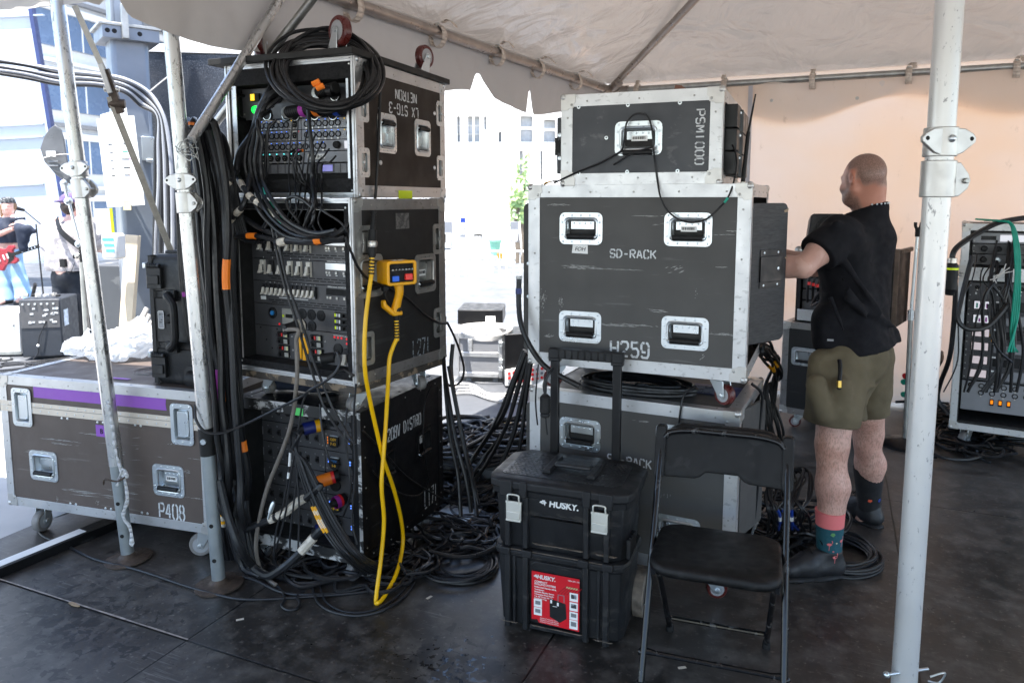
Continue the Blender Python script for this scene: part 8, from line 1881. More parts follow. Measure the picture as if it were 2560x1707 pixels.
# cables of the right hand racks
rc_ = random.Random(12)
def acable(pts, r, m, label, group=None, name='rack_cable', sub=6):
    b = MB(); b.tube(catmull([at(*p) for p in pts], sub), r, T[m], n=7); return tag(b.build(name), label, 'cable', group)
for k in range(4): acable([(2440+k*22,548+k*3,4.5),(2490+k*10,552,4.28),(2530,560+k*4,4.22),(2546-k*3,610+k*6,4.20),(2550-k*4,680+k*8,4.20),(2545-k*6,790+k*16,4.22),(2520+k*8,880,4.16)], .006, 'teal', 'green cable draped over the top of the right hand racks', 'green cables on the right hand racks')
acable([(2560,545,4.31),(2500,556,4.28),(2450,580,4.26),(2400,612,4.22),(2383,632,4.20),(2380,650,4.20)], .016, 'cable', 'thick black cable looping off the top of the right hand racks into an inline plug')
t = thing('inline_plug', 'black inline cable plug with a green ring hanging left of the right hand racks', 'plug', at(2381,645,4.20)); b = MB(); b.lathe((0,0,0), -Z, [(0,.02),(.03,.024),(.04,.034),(.18,.036),(.19,.028),(.215,.024)], T.rubber, 16); b.build('shell', t); b = MB(); b.lathe((0,0,-.055), -Z, [(0,.0365),(.012,.0365)], T.hi_yellow, 16, caps=False); b.build('green_ring', t); b = MB(); b.lathe((0,0,.0), -Z, [(0,.025),(.028,.025)], T.conn, 16); b.build('coupling', t)
acable([(2387,690,4.20),(2388,740,4.22),(2382,830,4.26),(2372,900,4.31),(2350,960,4.5),(2345,1000,4.55),(2370,1035,4.5)], .014, 'cable', 'thick black cable running down from the inline plug')
for k in range(15):
    x0_ = 2440+rc_.uniform(0,110); x1_ = x0_-rc_.uniform(-20,60); acable([(x0_,620+rc_.uniform(-20,60),4.50),(x0_-rc_.uniform(0,25),700,4.3),(x1_,790+rc_.uniform(-40,40),4.26),(x1_+rc_.uniform(-20,20),880+rc_.uniform(0,50),4.26),(x1_-rc_.uniform(0,50),980,4.28)], rc_.choice((.004,.006,.009)), 'cable', 'black cable hanging down the front of the amplifier rack', 'cables down the amplifier rack')
acable([(2430,640,4.31),(2400,760,4.26),(2395,800,4.24),(2420,822,4.22),(2470,815,4.22),(2520,760,4.24)], .014, 'cable', 'fat black cable hanging in a loop across the lit amplifier displays')
acable([(2470,760,4.26),(2475,810,4.24),(2480,845,4.23),(2500,880,4.23),(2530,905,4.23)], .007, 'cable', 'black cable with yellow bands crossing the amplifier rack')
b = MB()
for u_, v_ in ((2474,808),(2477,828),(2481,842)): b.lathe(at(u_,v_,4.378), V3((.15,0,-1)), [(0,.0085),(.03,.0085)], T.yellow, 8, caps=False)
tag(b.build('yellow_bands'), 'yellow bands wrapped on a cable of the amplifier rack', 'tape')
for k in range(3): acable([(2515+k*9,660+k*9,4.28),(2500-k*6,690,4.26),(2475+k*8,700+k*4,4.27)], .003, 'white_cable', 'thin white lead patched into the smaller right hand rack', 'white leads on the right hand rack')
def floor_tangle(name, label, box, n, r, seed, m='cable', z0=0, kind=None, lays=5, rad=(.10,.30), cat='cables'):
    """heap of cable loops lying on each other: loops wander over the ground inside a photo window"""
    rr = random.Random(seed); b = MB(); u0, v0, u1, v1 = box
    for k in range(n):
        c_ = gr(rr.uniform(u0,u1), rr.uniform(v0,v1), z0); a0 = rr.uniform(0,6.28); pts = []; R0 = rr.uniform(*rad); e = rr.uniform(.5,1); th = rr.uniform(0,3.14); n_ = rr.randint(6,16); zl = r+rr.random()*r*2*lays*.5
        for j in range(n_):
            a = a0+j*.62; p = V3((R0*cos(a), R0*e*sin(a), 0)); p.rotate(Matrix.Rotation(th, 3, 'Z')); pts.append(c_+p+V3((rr.gauss(0,.012),rr.gauss(0,.012),zl+abs(rr.gauss(0,r*1.5)))))
        b.tube(catmull(pts, 4), r*rr.uniform(.8,1.2), T[m], n=6)
    o = b.build(name); return tag(o, label, cat, kind=kind)
floor_tangle('cable_tangle', 'tangle of black cables heaped on the deck in front of the amplifier rack', (2330,1030,2560,1150), 34, .009, 3, kind='stuff')
floor_tangle('cable_tangle', 'tangle of dark cables heaped at the foot of the sidewall behind the right pole', (2300,985,2400,1060), 26, .010, 4, kind='stuff', rad=(.06,.22))
for k in range(3): acable([(2330+k*12,880,5.2),(2326+k*14,900,5.1),(2318+k*10,930,5.0),(2312,960+k*20,5.0),(2330,1010,4.95)], .012, 'cable', 'black cable hanging near the sidewall behind the right pole', 'cables by the sidewall')
for (u_, v_, m, lab) in ((2258,955,'teal','green taped drum end lying behind the black case with the emblem'),(2258,986,'teal','lower green taped drum end behind the black case with the emblem'),(2262,940,'red','red cable end lying behind the black case with the emblem')):
    b = MB(); b.cyl((0,0,0),(.10,.06,0), .022, T[m], n=12); b.cyl((.10,.06,0),(.16,.1,-.02), .014, T.cable, n=8); tag(b.build('cable_end', loc=at(u_,v_,5.5)), lab, 'cable')
# ------------------------------------------------------------------ cables, coils and hand pieces around the stacks
def cab(name, pts, r, m, label, group=None, bands=(), sub=6, n=8, cat='cable'):
    """pts are points in the place; bands: (from, to, material) along the run, each a part"""
    P = catmull(pts, sub); t = None
    if bands:
        t = thing(name, label, cat, P[0], group=group); O = P[0]; b = MB(); b.tube([p-O for p in P], r, T[m], n=n); b.build('jacket', t)
        for (f0, f1, mm) in bands:
            i0, i1 = int(f0*(len(P)-1)), max(int(f0*(len(P)-1))+1, int(f1*(len(P)-1))); b = MB(); b.tube([p-O for p in P[i0:i1+1]], r*1.12+.0006, T[mm], n=n); b.build('tape_band', t)
        return t
    b = MB(); b.tube(P, r, T[m], n=n); return tag(b.build(name), label, cat, group)
def on(F, off, pts): return [F.hw(u, v, 1, -(o[0] if o else off)) for u, v, *o in pts]          # in front of a front face
def onr(F, w, off, pts): return [F.hw(u, v, 0, w+(o[0] if o else off)) for u, v, *o in pts]     # beside a right face
# coil hung over the castor
rr = random.Random(11); t = thing('cable_coil', 'big coil of black cable hung over a castor on the topmost rack', 'cable coil', at(818,165,2.9)); O = t.location.copy()
b = MB(); V_ = []
for k in range(17):
    cu, cv, a_, b_, th = 818+rr.gauss(0,7), 172+rr.gauss(0,8), 122+rr.gauss(0,8), 84+rr.gauss(0,9), .14+rr.gauss(0,.05); dp = rr.uniform(-.045,.045)
    pts = []
    for j in range(14):
        s = j*2*pi/14; u = cu+a_*cos(s)*cos(th)-b_*sin(s)*sin(th)+rr.gauss(0,1.6); v = cv+a_*cos(s)*sin(th)+b_*sin(s)*cos(th)+rr.gauss(0,1.6)
        pts.append(at(u, v+8, 2.84+dp*.8+.34*max(0,min(1,(250-v)/165)))-O)
    b.tube(catmull(pts, 5, True), .0078, T.cable, n=7, closed=True)
b.build('loops', t)
b = MB()
for (u, v) in ((790,208),(800,218)): b.tube([at(u-9,v+4,2.79)-O, at(u+9,v-4,2.79)-O], .011, T.orange); 
b.build('tape_band', t)
F, w = LX.F, LX.w
cab('drop_cable', onr(F, w, .015, [(951,200),(950,250),(947,330),(944,400),(940,470),(936,520)])+onr(L2.F, L2.w, .03, [(935,560),(932,600)]), .0065, 'cable', 'straight black cable dropping from the coil to a connector above the yellow pendant', bands=((.66,.74,'paper'),))
t = thing('inline_connector', 'black inline connector with a nickel ring feeding the yellow pendant cable', 'connector', L2.F.hw(934,540,0,L2.w+.03)); O = t.location.copy()
q = [L2.F.hw(u, v, 0, L2.w+.03)-O for u, v in ((935,528),(934,545),(933,560),(932,575),(931,590),(930,640),(928,690))]
b = MB(); b.tube(catmull([q[0],q[1],q[2],q[3]], 4), .012, T.rubber, rfun=lambda f: .008+.004*f); [b.lathe(q[0].lerp(q[3],k/6), q[3]-q[0], [(0,.0115),(.004,.0115)], T.rubber, 10) for k in range(6)]; b.build('strain_relief', t)
b = MB(); b.cyl(q[3], q[5], .0155, T.rubber, n=14); b.build('body', t); b = MB(); d = (q[5]-q[3]).normalized(); p = q[3].lerp(q[5],.42); b.lathe(p, d, [(0,.018),(.006,.0195),(.018,.0195),(.024,.018)], T.conn, 16); b.build('ring', t)
b = MB(); [b.lathe(q[5].lerp(q[6],k/6), q[6]-q[5], [(0,.0125),(.006,.0125),(.0062,.009)], T.rubber, 10) for k in range(6)]; b.cyl(q[5], q[6], .0095, T.yellow_cable, n=10); b.build('spring_boot', t)
q = L2.F.hit(988,680,0,L2.w+.05); PF = Frame(L2.F.w(L2.w+.05,q.y-.005,q.z), L2.F.rz+R(66))
yl = onr(L2.F, L2.w, .035, [(928,690),(921,740),(914,800),(911,870),(913,930)])+onr(DI.F, DI.w, .06, [(924,997),(940,1070),(958,1145),(984,1221),(1003,1300),(1007,1360),(992,1430,.10)])+[gr(962,1488,.012), gr(946,1506,.008), gr(940,1497,.010)]+onr(DI.F, DI.w, .08, [(952,1400),(960,1302),(954,1215),(959,1137),(966,1034)])+onr(L2.F, L2.w, .045, [(971,945),(975,890)])+[PF.w(.002,-.006,-.27)]
cab('yellow_cable', yl, .0085, 'yellow_cable', 'bright yellow cable looping from the pendant down to the deck', sub=8, n=10)
# yellow push-button pendant
t = thing('control_pendant', 'yellow push button pendant with red and blue keys hanging beside the middle rack', 'pendant', PF.o, PF.rz)
b = MB(); b.prism(rrect(-.062,-.046,.066,.048,.010), (0,-.052,0), X, Z, Y*.09, T.yellow); b.build('housing', t, bevel=.005)
b = MB(); b.prism(rrect(-.052,-.040,.056,.042,.008), (0,.038,0), X, Z, Y*.03, T.yellow); b.build('back_cover', t, bevel=.006)
b = MB(); b.ringplate(rrect(-.064,-.048,.068,.050,.012), rrect(-.052,-.036,.056,.038,.006), (0,-.050,0), X, Z, -Y*.012, T.yellow); b.build('rim', t, bevel=.003)
b = MB(); b.box((-.052,-.054,-.036),(.056,-.0525,.038), T.hole); o = b.build('key_panel', t)
for k in range(7): b = MB(); b.cyl((-.042+k*.0145,-.055,.012),(-.042+k*.0145,-.068,.015), .0032, T.galv, n=8); b.sphere((-.042+k*.0145,-.068,.015), .0042, T.galv, 8, 5); b.build('toggle', o)
b = MB(); b.box((-.04,-.064,-.032),(-.012,-.054,-.010), M('bright blue key', (.02,.14,.75), .4)); b.build('blue_key', o, bevel=.002); b = MB(); b.box((.016,-.066,-.028),(.048,-.054,-.003), M('bright red key', (.85,.03,.02), .35)); b.build('red_key', o, bevel=.002)
b = MB(); b.box((-.02,-.03,.0485),(.035,.0,.0495), T.paper); b.build('paper_label', t); text_mesh('5', .02, T.hole, t, 'handwriting', MF((.005,-.015,.0502), X, Y))
b = MB(); b.tube(catmull([(.008,-.018,-.044),(.010,-.020,-.08),(.004,-.012,-.12),(-.002,-.004,-.158)], 5), .018, T.yellow, n=12, rfun=lambda f: .021-.004*sin(f*3.1)); b.build('pistol_grip', t)
b = MB(); b.prism([(-.062,-.112),(-.052,-.106),(-.046,-.125),(-.010,-.158),(.024,-.158),(.024,-.176),(-.018,-.176),(-.062,-.138)], (0,-.022,0), X, Z, Y*.028, T.yellow); b.build('hand_guard', t, bevel=.005)
b = MB(); b.lathe((.002,-.006,-.142), -Z, [(0,.020),(.016,.020)], T.rubber, 14, caps=False); b.tube(catmull([(-.02,.01,-.06),(-.045,.0,-.09),(-.02,.01,-.13)], 4), .006, T.rubber); b.box((-.05,0,-.075),(-.03,.02,-.055), T.rubber); b.build('rubber_strap', t)
b = MB(); [b.lathe((.002,-.006,-.19-.012*k), -Z, [(0,.0125),(.006,.0125),(.0065,.009)], T.rubber, 10) for k in range(7)]; b.cyl((.002,-.006,-.17),(.002,-.006,-.28), .0095, T.yellow_cable); b.lathe((.002,-.006,-.17), -Z, [(0,.015),(.025,.014)], T.rubber, 10); b.build('spring_boot', t)
cab('side_cable', onr(L2.F, L2.w, .02, [(862,592,.01),(878,630),(895,668),(925,700),(985,728),(1020,748),(1060,785),(1095,806),(1118,808)]), .0055, 'cable', 'black cable slung across the L271 side behind the yellow pendant')
cab('back_cable', onr(L2.F, L2.w, .03, [(1118,806),(1135,840),(1150,880),(1160,925),(1150,955),(1128,965),(1112,952)]), .0055, 'cable', 'black cable curling off the rear corner of the L271 rack')
cab('side_lead', onr(DI.F, DI.w, .012, [(1080,960),(1062,1010),(1058,1090),(1065,1160),(1070,1205),(1050,1235),(1010,1236),(960,1205),(930,1175)]), .0035, 'cable', 'thin black lead trailing over the 208V DISTRO side')
cab('side_lead', onr(DI.F, DI.w, .012, [(906,1075,.02),(960,1130),(1010,1185),(1060,1220),(1110,1248,.03),(1170,1270,.05)]), .004, 'cable', 'black lead running low across the bottom rack side to the deck coil')
# feeders between the rack fronts
F = LX.F
wl_ = ((.62,.665,'masking'),(.69,.73,'masking'),(.755,.80,'masking'),(.83,.88,'masking'))
cab('feeder_cable', on(LX.F, .05, [(680,215,.0),(668,235,.05),(646,278),(632,330),(600,378),(590,420),(598,450)])+on(L2.F, .06, [(622,488),(650,510),(690,545),(720,572)]), .0125, 'cable_grey', 'grey feeder cable with soiled white bands curving from the top rack into the middle rack', bands=((.62,.665,'masking'),(.70,.735,'masking'),(.77,.81,'masking'),(.85,.90,'masking')))
cab('feeder_cable', on(LX.F, .04, [(700,222,.0),(672,240,.05),(642,290),(632,350),(634,400),(650,450)])+on(L2.F, .06, [(672,500),(700,545),(730,575),(760,596)]), .0125, 'cable_grey', 'grey feeder cable with green and white bands inside the curved feeders of the top rack', bands=((.62,.65,'teal'),(.67,.69,'paper'),(.70,.73,'teal'),(.745,.77,'paper'),(.78,.82,'teal')))
cab('feeder_cable', on(LX.F, .045, [(700,245,.01),(672,268),(655,285),(640,320),(626,350),(606,380),(592,425)])+on(L2.F, .07, [(575,455),(555,468),(533,474),(522,465)]), .010, 'cable_grey', 'grey cable with a white sleeve crossing to the hanging bundle, upper one', bands=((.70,.93,'masking'),))
cab('feeder_cable', on(LX.F, .05, [(640,320),(632,380),(628,430)])+on(L2.F, .07, [(612,505),(590,535),(565,560),(545,553),(533,535),(535,510)]), .012, 'cable_grey', 'grey cable with white and black sleeves crossing to the hanging bundle, lower one', bands=((.45,.52,'masking'),(.55,.60,'masking'),(.63,.72,'masking')))
cab('feeder_cable', on(L2.F, .05, [(540,585,.02),(580,592),(640,590),(700,602),(760,606),(815,605),(862,590,.02)]), .011, 'cable', 'black cable lying across the open top of the middle rack, magenta band at its end', bands=((.0,.03,'magenta'),(.30,.335,'orange')))
cab('feeder_cable', on(L2.F, .055, [(860,598,.02),(805,600),(760,604),(722,602),(690,608)]), .015, 'cable_grey', 'fat grey cable with orange tape crossing the breaker switches', bands=((.26,.36,'orange'),(.80,.93,'masking')))
cab('feeder_cable', on(L2.F, .04, [(610,545,.02),(660,575),(720,590),(780,590),(840,585),(870,560,.01)]), .012, 'cable', 'black cable in the top opening of the middle rack, lowest of three')
for k in range(4): cab('feeder_cable', on(LX.F, .055+.012*k, [(694-k*6,236+k*14,.01),(664-k*7,256+k*16),(628+k*9,330+k*8),(612+k*13,400),(622+k*12,455)])+on(L2.F, .06+.012*k, [(640+k*16,512),(672+k*18,556),(720+k*22,592-k*3),(790+k*16,600-k*8)]), .009, 'cable', 'plain black cable drooping between the top rack and the middle rack', 'plain cables between the top and middle rack')
for k in range(5): cab('patch_cable', on(LX.F, .03, [(772+k*17,318+k*18,.006),(764+k*15,350+k*14),(758+k*12,410),(752+k*13,462)])+on(L2.F, .05, [(744+k*15,515),(728+k*17,556),(745+k*18,590)]), .0038, 'cable', 'thin black lead drooping from the network nodes into the middle rack', 'thin leads of the network nodes')
for k, (pts, r) in enumerate((([(770,276,.05),(775,330,.06),(782,400,.06),(780,450,.05)], .0085),([(732,300),(726,360),(722,430)], .003),([(745,300),(742,380),(738,440)], .003),([(672,310),(668,360),(670,420),(660,470)], .005),([(690,300,.03),(668,330),(664,400),(662,450)], .006))):
    cab('patch_cable', on(LX.F, .045, pts)+on(L2.F, .05, [(pts[-1][0]+6-k*2,505),(pts[-1][0]-8+k*6,540),(pts[-1][0]-20+k*5,570)]), r, 'cable', ['black cable hanging straight in front of the four channel nodes','first thin lead hanging down the top rack','second thin lead hanging down the top rack','third lead hanging left of the thin pair','fourth lead hanging left of the thin pair'][k])
for k in range(3): cab('patch_cable', on(LX.F, .03, [(758-k*11,376,.005),(742-k*9,385,.03),(733+k*6,410),(741+k*9,450),(765+k*6,470)])+on(L2.F, .05, [(800,520),(850,555),(868,580)]), .0045, 'cable', 'black patch lead arching out of the wide node of the top rack', 'patch leads of the wide node', bands=((.0,.06,'orange' if k == 0 else 'magenta' if k == 1 else 'cable'),))
cab('thin_white_lead', on(LX.F, .03, [(700,306,.01),(665,303),(650,318),(655,345),(675,362)]), .0035, 'white_cable', 'thin cream lead looped in front of the upper network nodes')
cab('looped_cable', on(L2.F, .05, [(756,585,.02),(744,550),(722,520),(718,500),(735,492),(760,502),(785,528),(778,562),(755,580,.0)]), .0075, 'cable', 'black cable looped in the gap between the top and middle rack')
# the long pair and the grey drop in front of the middle rack
for k in range(2): cab('long_cable', on(L2.F, .05, [(672+k*9,520),(684+k*9,590),(698+k*9,660),(713+k*10,720),(738+k*12,795),(770+k*13,900),(790+k*17,960)])+on(DI.F, .09, [(812+k*20,1020),(850+k*16,1080),(880+k*8,1110)]), .0055, 'cable_grey', ['left one of the long grey pair slanting down the middle rack','right one of the long grey pair slanting down the middle rack'][k])
t = thing('twist_plug', 'grey twist plug with cream band in the outlets of the middle rack', 'plug', L2.F.hw(757,812,1,-.0)); O = t.location.copy(); ax = L2.F.M.to_3x3() @ V3((-.25,-1,-.12)); b = MB(); b.lathe((0,0,0), ax, [(0,.027),(.03,.027),(.034,.024),(.085,.022),(.09,.012)], T.rubber, 18); b.build('shell', t); b = MB(); b.lathe(ax.normalized()*.004, ax, [(0,.0285),(.028,.0285)], T.masking, 18, caps=False); b.build('cream_band', t)
cab('grey_drop_cable', [O+ax.normalized()*.085]+on(L2.F, .08, [(745,825),(741,850),(742,880),(743,940),(739,980)])+on(DI.F, .10, [(737,1010),(722,1080),(700,1140),(668,1220),(648,1300),(640,1370)])+[gr(655,1432,.01), gr(690,1462,.01)], .0085, 'cable_worn', 'dusty grey cable dropping from the twist plug past the bottom rack')
t = thing('angled_plug', 'black angled plug lying in the lowest outlet of the middle rack', 'plug', L2.F.hw(835,893,1,-.0)); O = t.location.copy(); ax = L2.F.M.to_3x3() @ V3((-.75,-.55,-.12)); b = MB(); b.lathe((0,0,0), ax, [(0,.021),(.05,.023),(.052,.020)], T.rubber, 16); b.build('shell', t); b = MB(); [b.lathe(ax.normalized()*.052+L2.F.M.to_3x3() @ V3(q), ax, [(0,.003),(.0006,.003)], T.hole, 8) for q in ((-.006,0,.006),(.006,-.004,.006),(0,-.002,-.008))]; b.build('socket_holes', t)
cab('black_lead', [O]+on(L2.F, .05, [(842,880),(850,905,.06),(835,935,.08),(810,955,.1),(775,975,.12)])+on(DI.F, .14, [(748,994),(659,1038)])+[at(600,1066,2.90), at(548,1083,2.86), at(512,1078,2.85), at(490,1048,2.86), at(488,1012,2.9)], .0055, 'cable_grey', 'black lead running from the angled plug across to the second tent pole')
cab('strap_lead', on(L2.F, .04, [(820,945,.05),(842,930,.06),(862,925),(885,940,.03)]), .006, 'cable', 'flat black lead sagging off the lower edge of the middle rack')
t = thing('weight_bag', 'black soft pouch squeezed between the middle rack and the bottom rack', 'pouch', DI.F.w(.12,.16,.652)); S = SDF((-.12,-.1,-.01),(.30,.2,.11), .007); S.cone((0,0,.045),(.2,.02,.045), .05,.048,.02,(1,1,.9)); S.bump(lambda P: .005*fnoise(P, 40, 3)); S.cut((0,0,.001),(0,0,-1)); S.build('pouch', T.vest, t, 1); b = MB(); b.tube(catmull([(-.04,-.055,.06),(.05,-.062,.065),(.2,-.045,.06)], 5), .004, T.rubber); b.build('zip', t); t.rotation_euler = (0,0,DI.F.rz)
q = DI.F.w(.42,.10,.651); b = MB(); b.lathe((0,0,0), Z, [(0,.038),(.022,.04),(.024,.034),(.018,.028)], T.rubber, 20); tag(b.build('tape_roll', loc=q), 'roll of black tape on top of the bottom rack', 'tape roll')
# multipin plugs of the bottom rack
def mplug(u, v, d, L, lab, cols, cabs):
    p = DI.F.hw(u, v, 1, .105); ax = (DI.F.M.to_3x3() @ V3(d)).normalized(); t = thing('multipin_plug', lab, 'plug', p); b = MB(); b.lathe((0,0,0), ax, [(0,.025),(L*.45,.026),(L*.5,.021),(L,.018),(L+.02,.012)], T.rubber, 18); b.build('shell', t); k = .02
    for cc, ln in cols: b = MB(); b.lathe(ax*k, ax, [(0,.0275),(ln,.027)], T[cc], 18, caps=False); b.build('tape_band', t); k += ln
    return p+ax*(L+.01)
e1 = mplug(812,1060,(-.62,-.70,-.10), .14, 'multipin plug banded yellow and navy at the top of the bottom rack', (('yellow',.022),('navy',.05)), 6)
for k in range(7): cab('loom_cable', [e1+V3((0,0,.004*(k-3)))]+on(DI.F, .10+.012*(k % 3), [(752-k*2,1078+k*3),(742-k*2,1110+k*3),(744+k*3,1150),(757+k*6,1205),(780+k*7,1265),(812+k*8,1330),(860+k*8,1390)])+[gr(925+k*10,1440-k*4,.02), gr(1000+k*8,1425-k*9,.02), gr(1060+k*6,1400-k*10,.02)], .0062, 'cable_grey', 'black loom cable fanning out of the yellow and navy plug', 'loom of the yellow and navy plug', bands=((.50,.60,'yellow'),(.52,.54,'paper'),(.565,.59,'paper')) if k < 2 else ())
e2 = mplug(848,1187,(-.70,-.62,-.22), .13, 'multipin plug wrapped in orange tape with a red ring in the bottom rack', (('red',.014),('orange',.06)), 1)
cab('feeder_cable', [e2]+on(DI.F, .11, [(800,1215),(782,1232),(765,1246)]), .015, 'cable', 'short thick black cable tail of the orange taped plug')
cab('feeder_cable', on(DI.F, .05, [(790,1240,-.02),(755,1248),(720,1275,.07),(690,1292,.08),(665,1302,.09),(620,1318,.10),(590,1312,.1)])+[at(560,1280,2.92), at(533,1225,2.92), at(522,1150,2.93)], .016, 'cable_grey', 'thick feeder with a long soiled white sleeve sweeping left out of the bottom rack', bands=((.10,.33,'masking'),(.355,.42,'masking')))
cab('feeder_cable', on(DI.F, .05, [(845,1300,-.02),(810,1318),(785,1342,.06),(760,1370,.08),(735,1395,.1),(705,1420,.12)])+[gr(668,1438,.03), gr(630,1412,.05), at(600,1370,2.88), at(570,1290,2.9), at(548,1200,2.92)], .017, 'cable_grey', 'thick feeder with a soiled white sleeve rising from the deck into the bottom rack', bands=((.20,.34,'masking'),))
mplug(845,1300,(-.6,-.5,-.3), .10, 'multipin plug banded magenta and navy at the foot of the bottom rack', (('magenta',.03),('navy',.045)), 1); mplug(862,1245,(-.3,-.8,-.1), .05, 'multipin plug with red and magenta ring low in the bottom rack', (('red',.012),('magenta',.02)), 1)
for k, pts in enumerate(([(772,976,.08),(756,1010),(742,1100),(725,1200),(712,1290),(690,1370)],[(735,985,.1),(728,1080),(722,1180),(708,1260),(690,1330),(684,1390)],[(752,1130),(738,1230),(726,1330),(724,1400)],[(737,1100),(742,1180),(748,1270),(745,1380)],[(800,1010,.06),(806,1080),(824,1150),(850,1160,.02)],[(868,1020,.05),(862,1080),(868,1140),(876,1230),(858,1290,.04)],[(890,960,.1),(884,1060),(888,1180),(880,1300),(893,1360)])):
    cab('thin_lead', on(DI.F, .09, pts), .0042, 'cable_grey', 'thin dark lead hanging down the front of the bottom rack, %s' % ['first from the left','second from the left','third from the left','fourth from the left','fifth, ending at a lid','sixth, curving at the right','seventh, along the right edge'][k], bands=((.30,.33,'paper'),(.36,.39,'paper'),(.43,.46,'paper')) if k == 1 else ())
t = thing('jack_plug', 'steel jack plug dangling in front of the bottom rack', 'plug', DI.F.hw(684,1253,1,-.11)); b = MB(); b.lathe((0,0,0), (-.35,0,-1), [(0,.006),(.012,.010),(.05,.010),(.052,.006),(.08,.0055)], T.galv, 12); b.build('barrel', t)
# hanging bundle behind the second pole
Lb_ = ((310,466,540),(400,482,565),(500,492,580),(600,498,584),(700,508,582),(800,518,588),(900,528,595),(1000,536,602),(1100,545,612),(1200,552,625)); rr = random.Random(21)
for k in range(18):
    f = (k+.5)/18; r = rr.choice((.011,.013,.0145,.0145,.008)); pts = []; dy = rr.uniform(0,.20); ff = f
    for (v, l, r_) in Lb_: ff = min(1, max(0, f+.10*sin(v*.006+k*1.7)+rr.gauss(0,.02))); pts.append(at(l+(r_-l)*ff, v+rr.uniform(-6,6), 2.93+dy+.03*sin(k+v*.004)))
    end = 620+rr.uniform(0,200)
    tail = [at(560+f*60, 1290, 2.92+dy*.6), gr(590+f*70, 1395+rr.uniform(-20,30), .02), gr(640+f*120, 1425+rr.uniform(-20,30), .02)] if k % 3 else [at(548+f*60,1320,3.05), gr(560+f*60,1395,.02)]
    top = [at(472+f*40, 330+rr.uniform(-6,10), 3.1), at(470+f*55, 318, 2.98)]
    bd_ = {3:((.10,.125,'orange'),),7:((.13,.15,'orange'),(.62,.645,'orange')),11:((.055,.075,'orange'),),14:((.43,.45,'orange'),(.78,.80,'orange')),15:((.43,.45,'orange'),(.455,.49,'orange'),(.78,.80,'orange')),1:((.6,.66,'magenta'),)}.get(k, ())
    cab('hanging_cable', top+pts+tail, r, 'cable_grey' if k % 3 else 'cable', 'black cable in the thick bundle hanging over the brace beside the second tent pole', 'bundle beside the second tent pole', bands=bd_, sub=4)
for k in range(4): cab('hanging_cable', [at(452-k*2,345,3.15), at(444+k*4,480,3.16), at(446+k*4,560,3.2), at(452+k*5,700,3.2), at(462+k*8,780,3.2), at(486+k*5,900,3.2), at(505+k*3,1020,3.15)], .010, 'cable', 'black cable hanging behind the second pole in front of the hard case', 'cables in front of the hard case', bands=((.56,.60,'magenta'),) if k == 1 else ())
for k in range(5): cab('hanging_cable', [at(528+k*5,322+k*2,3.1), at(552+k*3,352,3.08), at(568+k*3,420,3.06), at(580+k*4,500,3.05), at(598+k*6,590,3.04), at(640+k*6,606,3.0)], .0075, 'cable', 'black cable arching off the bundle into the middle rack', 'cables arching into the middle rack')
t = thing('banded_plug', 'pale plug with yellow bands hanging beside the black bolted pole joint', 'plug', at(556,1232,3.02)); b = MB(); b.lathe((0,0,0), (0,.0,-1), [(0,.008),(.02,.012),(.14,.014),(.15,.010)], T.masking, 12); b.build('body', t); b = MB()
for z_ in (.05,.085,.12): b.lathe((0,0,-z_), -Z, [(0,.0155),(.014,.0155)], T.yellow, 12, caps=False)
b.build('yellow_band', t)
# cables on the deck
fz = .007
cab('floor_cable', [gr(u, v, fz) for u, v in ((93,1312),(100,1332),(118,1345),(174,1367),(240,1398),(348,1425),(465,1464),(560,1490),(632,1498),(770,1491),(926,1476),(1016,1445),(1060,1420))], .0055, 'cable_grey', 'long black cable snaking over the deck from the trunk castor to the coil')
cab('floor_cable', [gr(u, v, fz) for u, v in ((783,1391),(781,1440),(784,1478),(798,1508),(830,1528),(882,1538),(925,1534),(962,1522),(1005,1495),(1030,1468),(1041,1435))], .0055, 'cable_grey', 'outer of the two big floor loops in front of the bottom rack')
cab('floor_cable', [gr(u, v, fz) for u, v in ((801,1400),(800,1450),(808,1490),(826,1512),(862,1528),(905,1530),(950,1518),(990,1492),(1018,1462),(1026,1435))], .005, 'cable_grey', 'inner of the two big floor loops in front of the bottom rack')
cab('floor_cable', [gr(u, v, fz) for u, v in ((640,1400),(665,1440),(700,1470),(712,1495),(704,1512),(720,1524),(742,1520),(750,1505),(742,1490),(760,1478))], .0055, 'cable_grey', 'small cable loop on the deck joint in front of the bottom rack')
cab('floor_cable', [gr(u, v, fz) for u, v in ((590,1437),(640,1450),(700,1478),(760,1486),(860,1480),(960,1455),(1030,1425),(1070,1405))], .0065, 'cable_grey', 'dark cable curving along the foot of the bottom rack')
floor_tangle('cable_tangle', 'heap of black cables on the deck under the front of the bottom rack', (760,1370,1060,1435), 26, .0075, 8, m='cable_grey', kind='stuff', rad=(.06,.2))
floor_tangle('cable_tangle', 'mass of black cables on the deck between bottom rack and toolbox', (1110,1240,1215,1375), 44, .008, 9, m='cable_grey', kind='stuff', rad=(.08,.22))
floor_tangle('cable_tangle', 'mass of black cables heaped on the edge of the bright stage between the stacks', (1115,1085,1300,1150), 60, .010, 10, m='cable_grey', z0=.155, kind='stuff', rad=(.08,.26), lays=8)
floor_tangle('cable_tangle', 'black cables spilling over the stage edge behind the toolbox', (1120,1170,1230,1260), 36, .010, 15, m='cable', kind='stuff', rad=(.08,.24), lays=10)
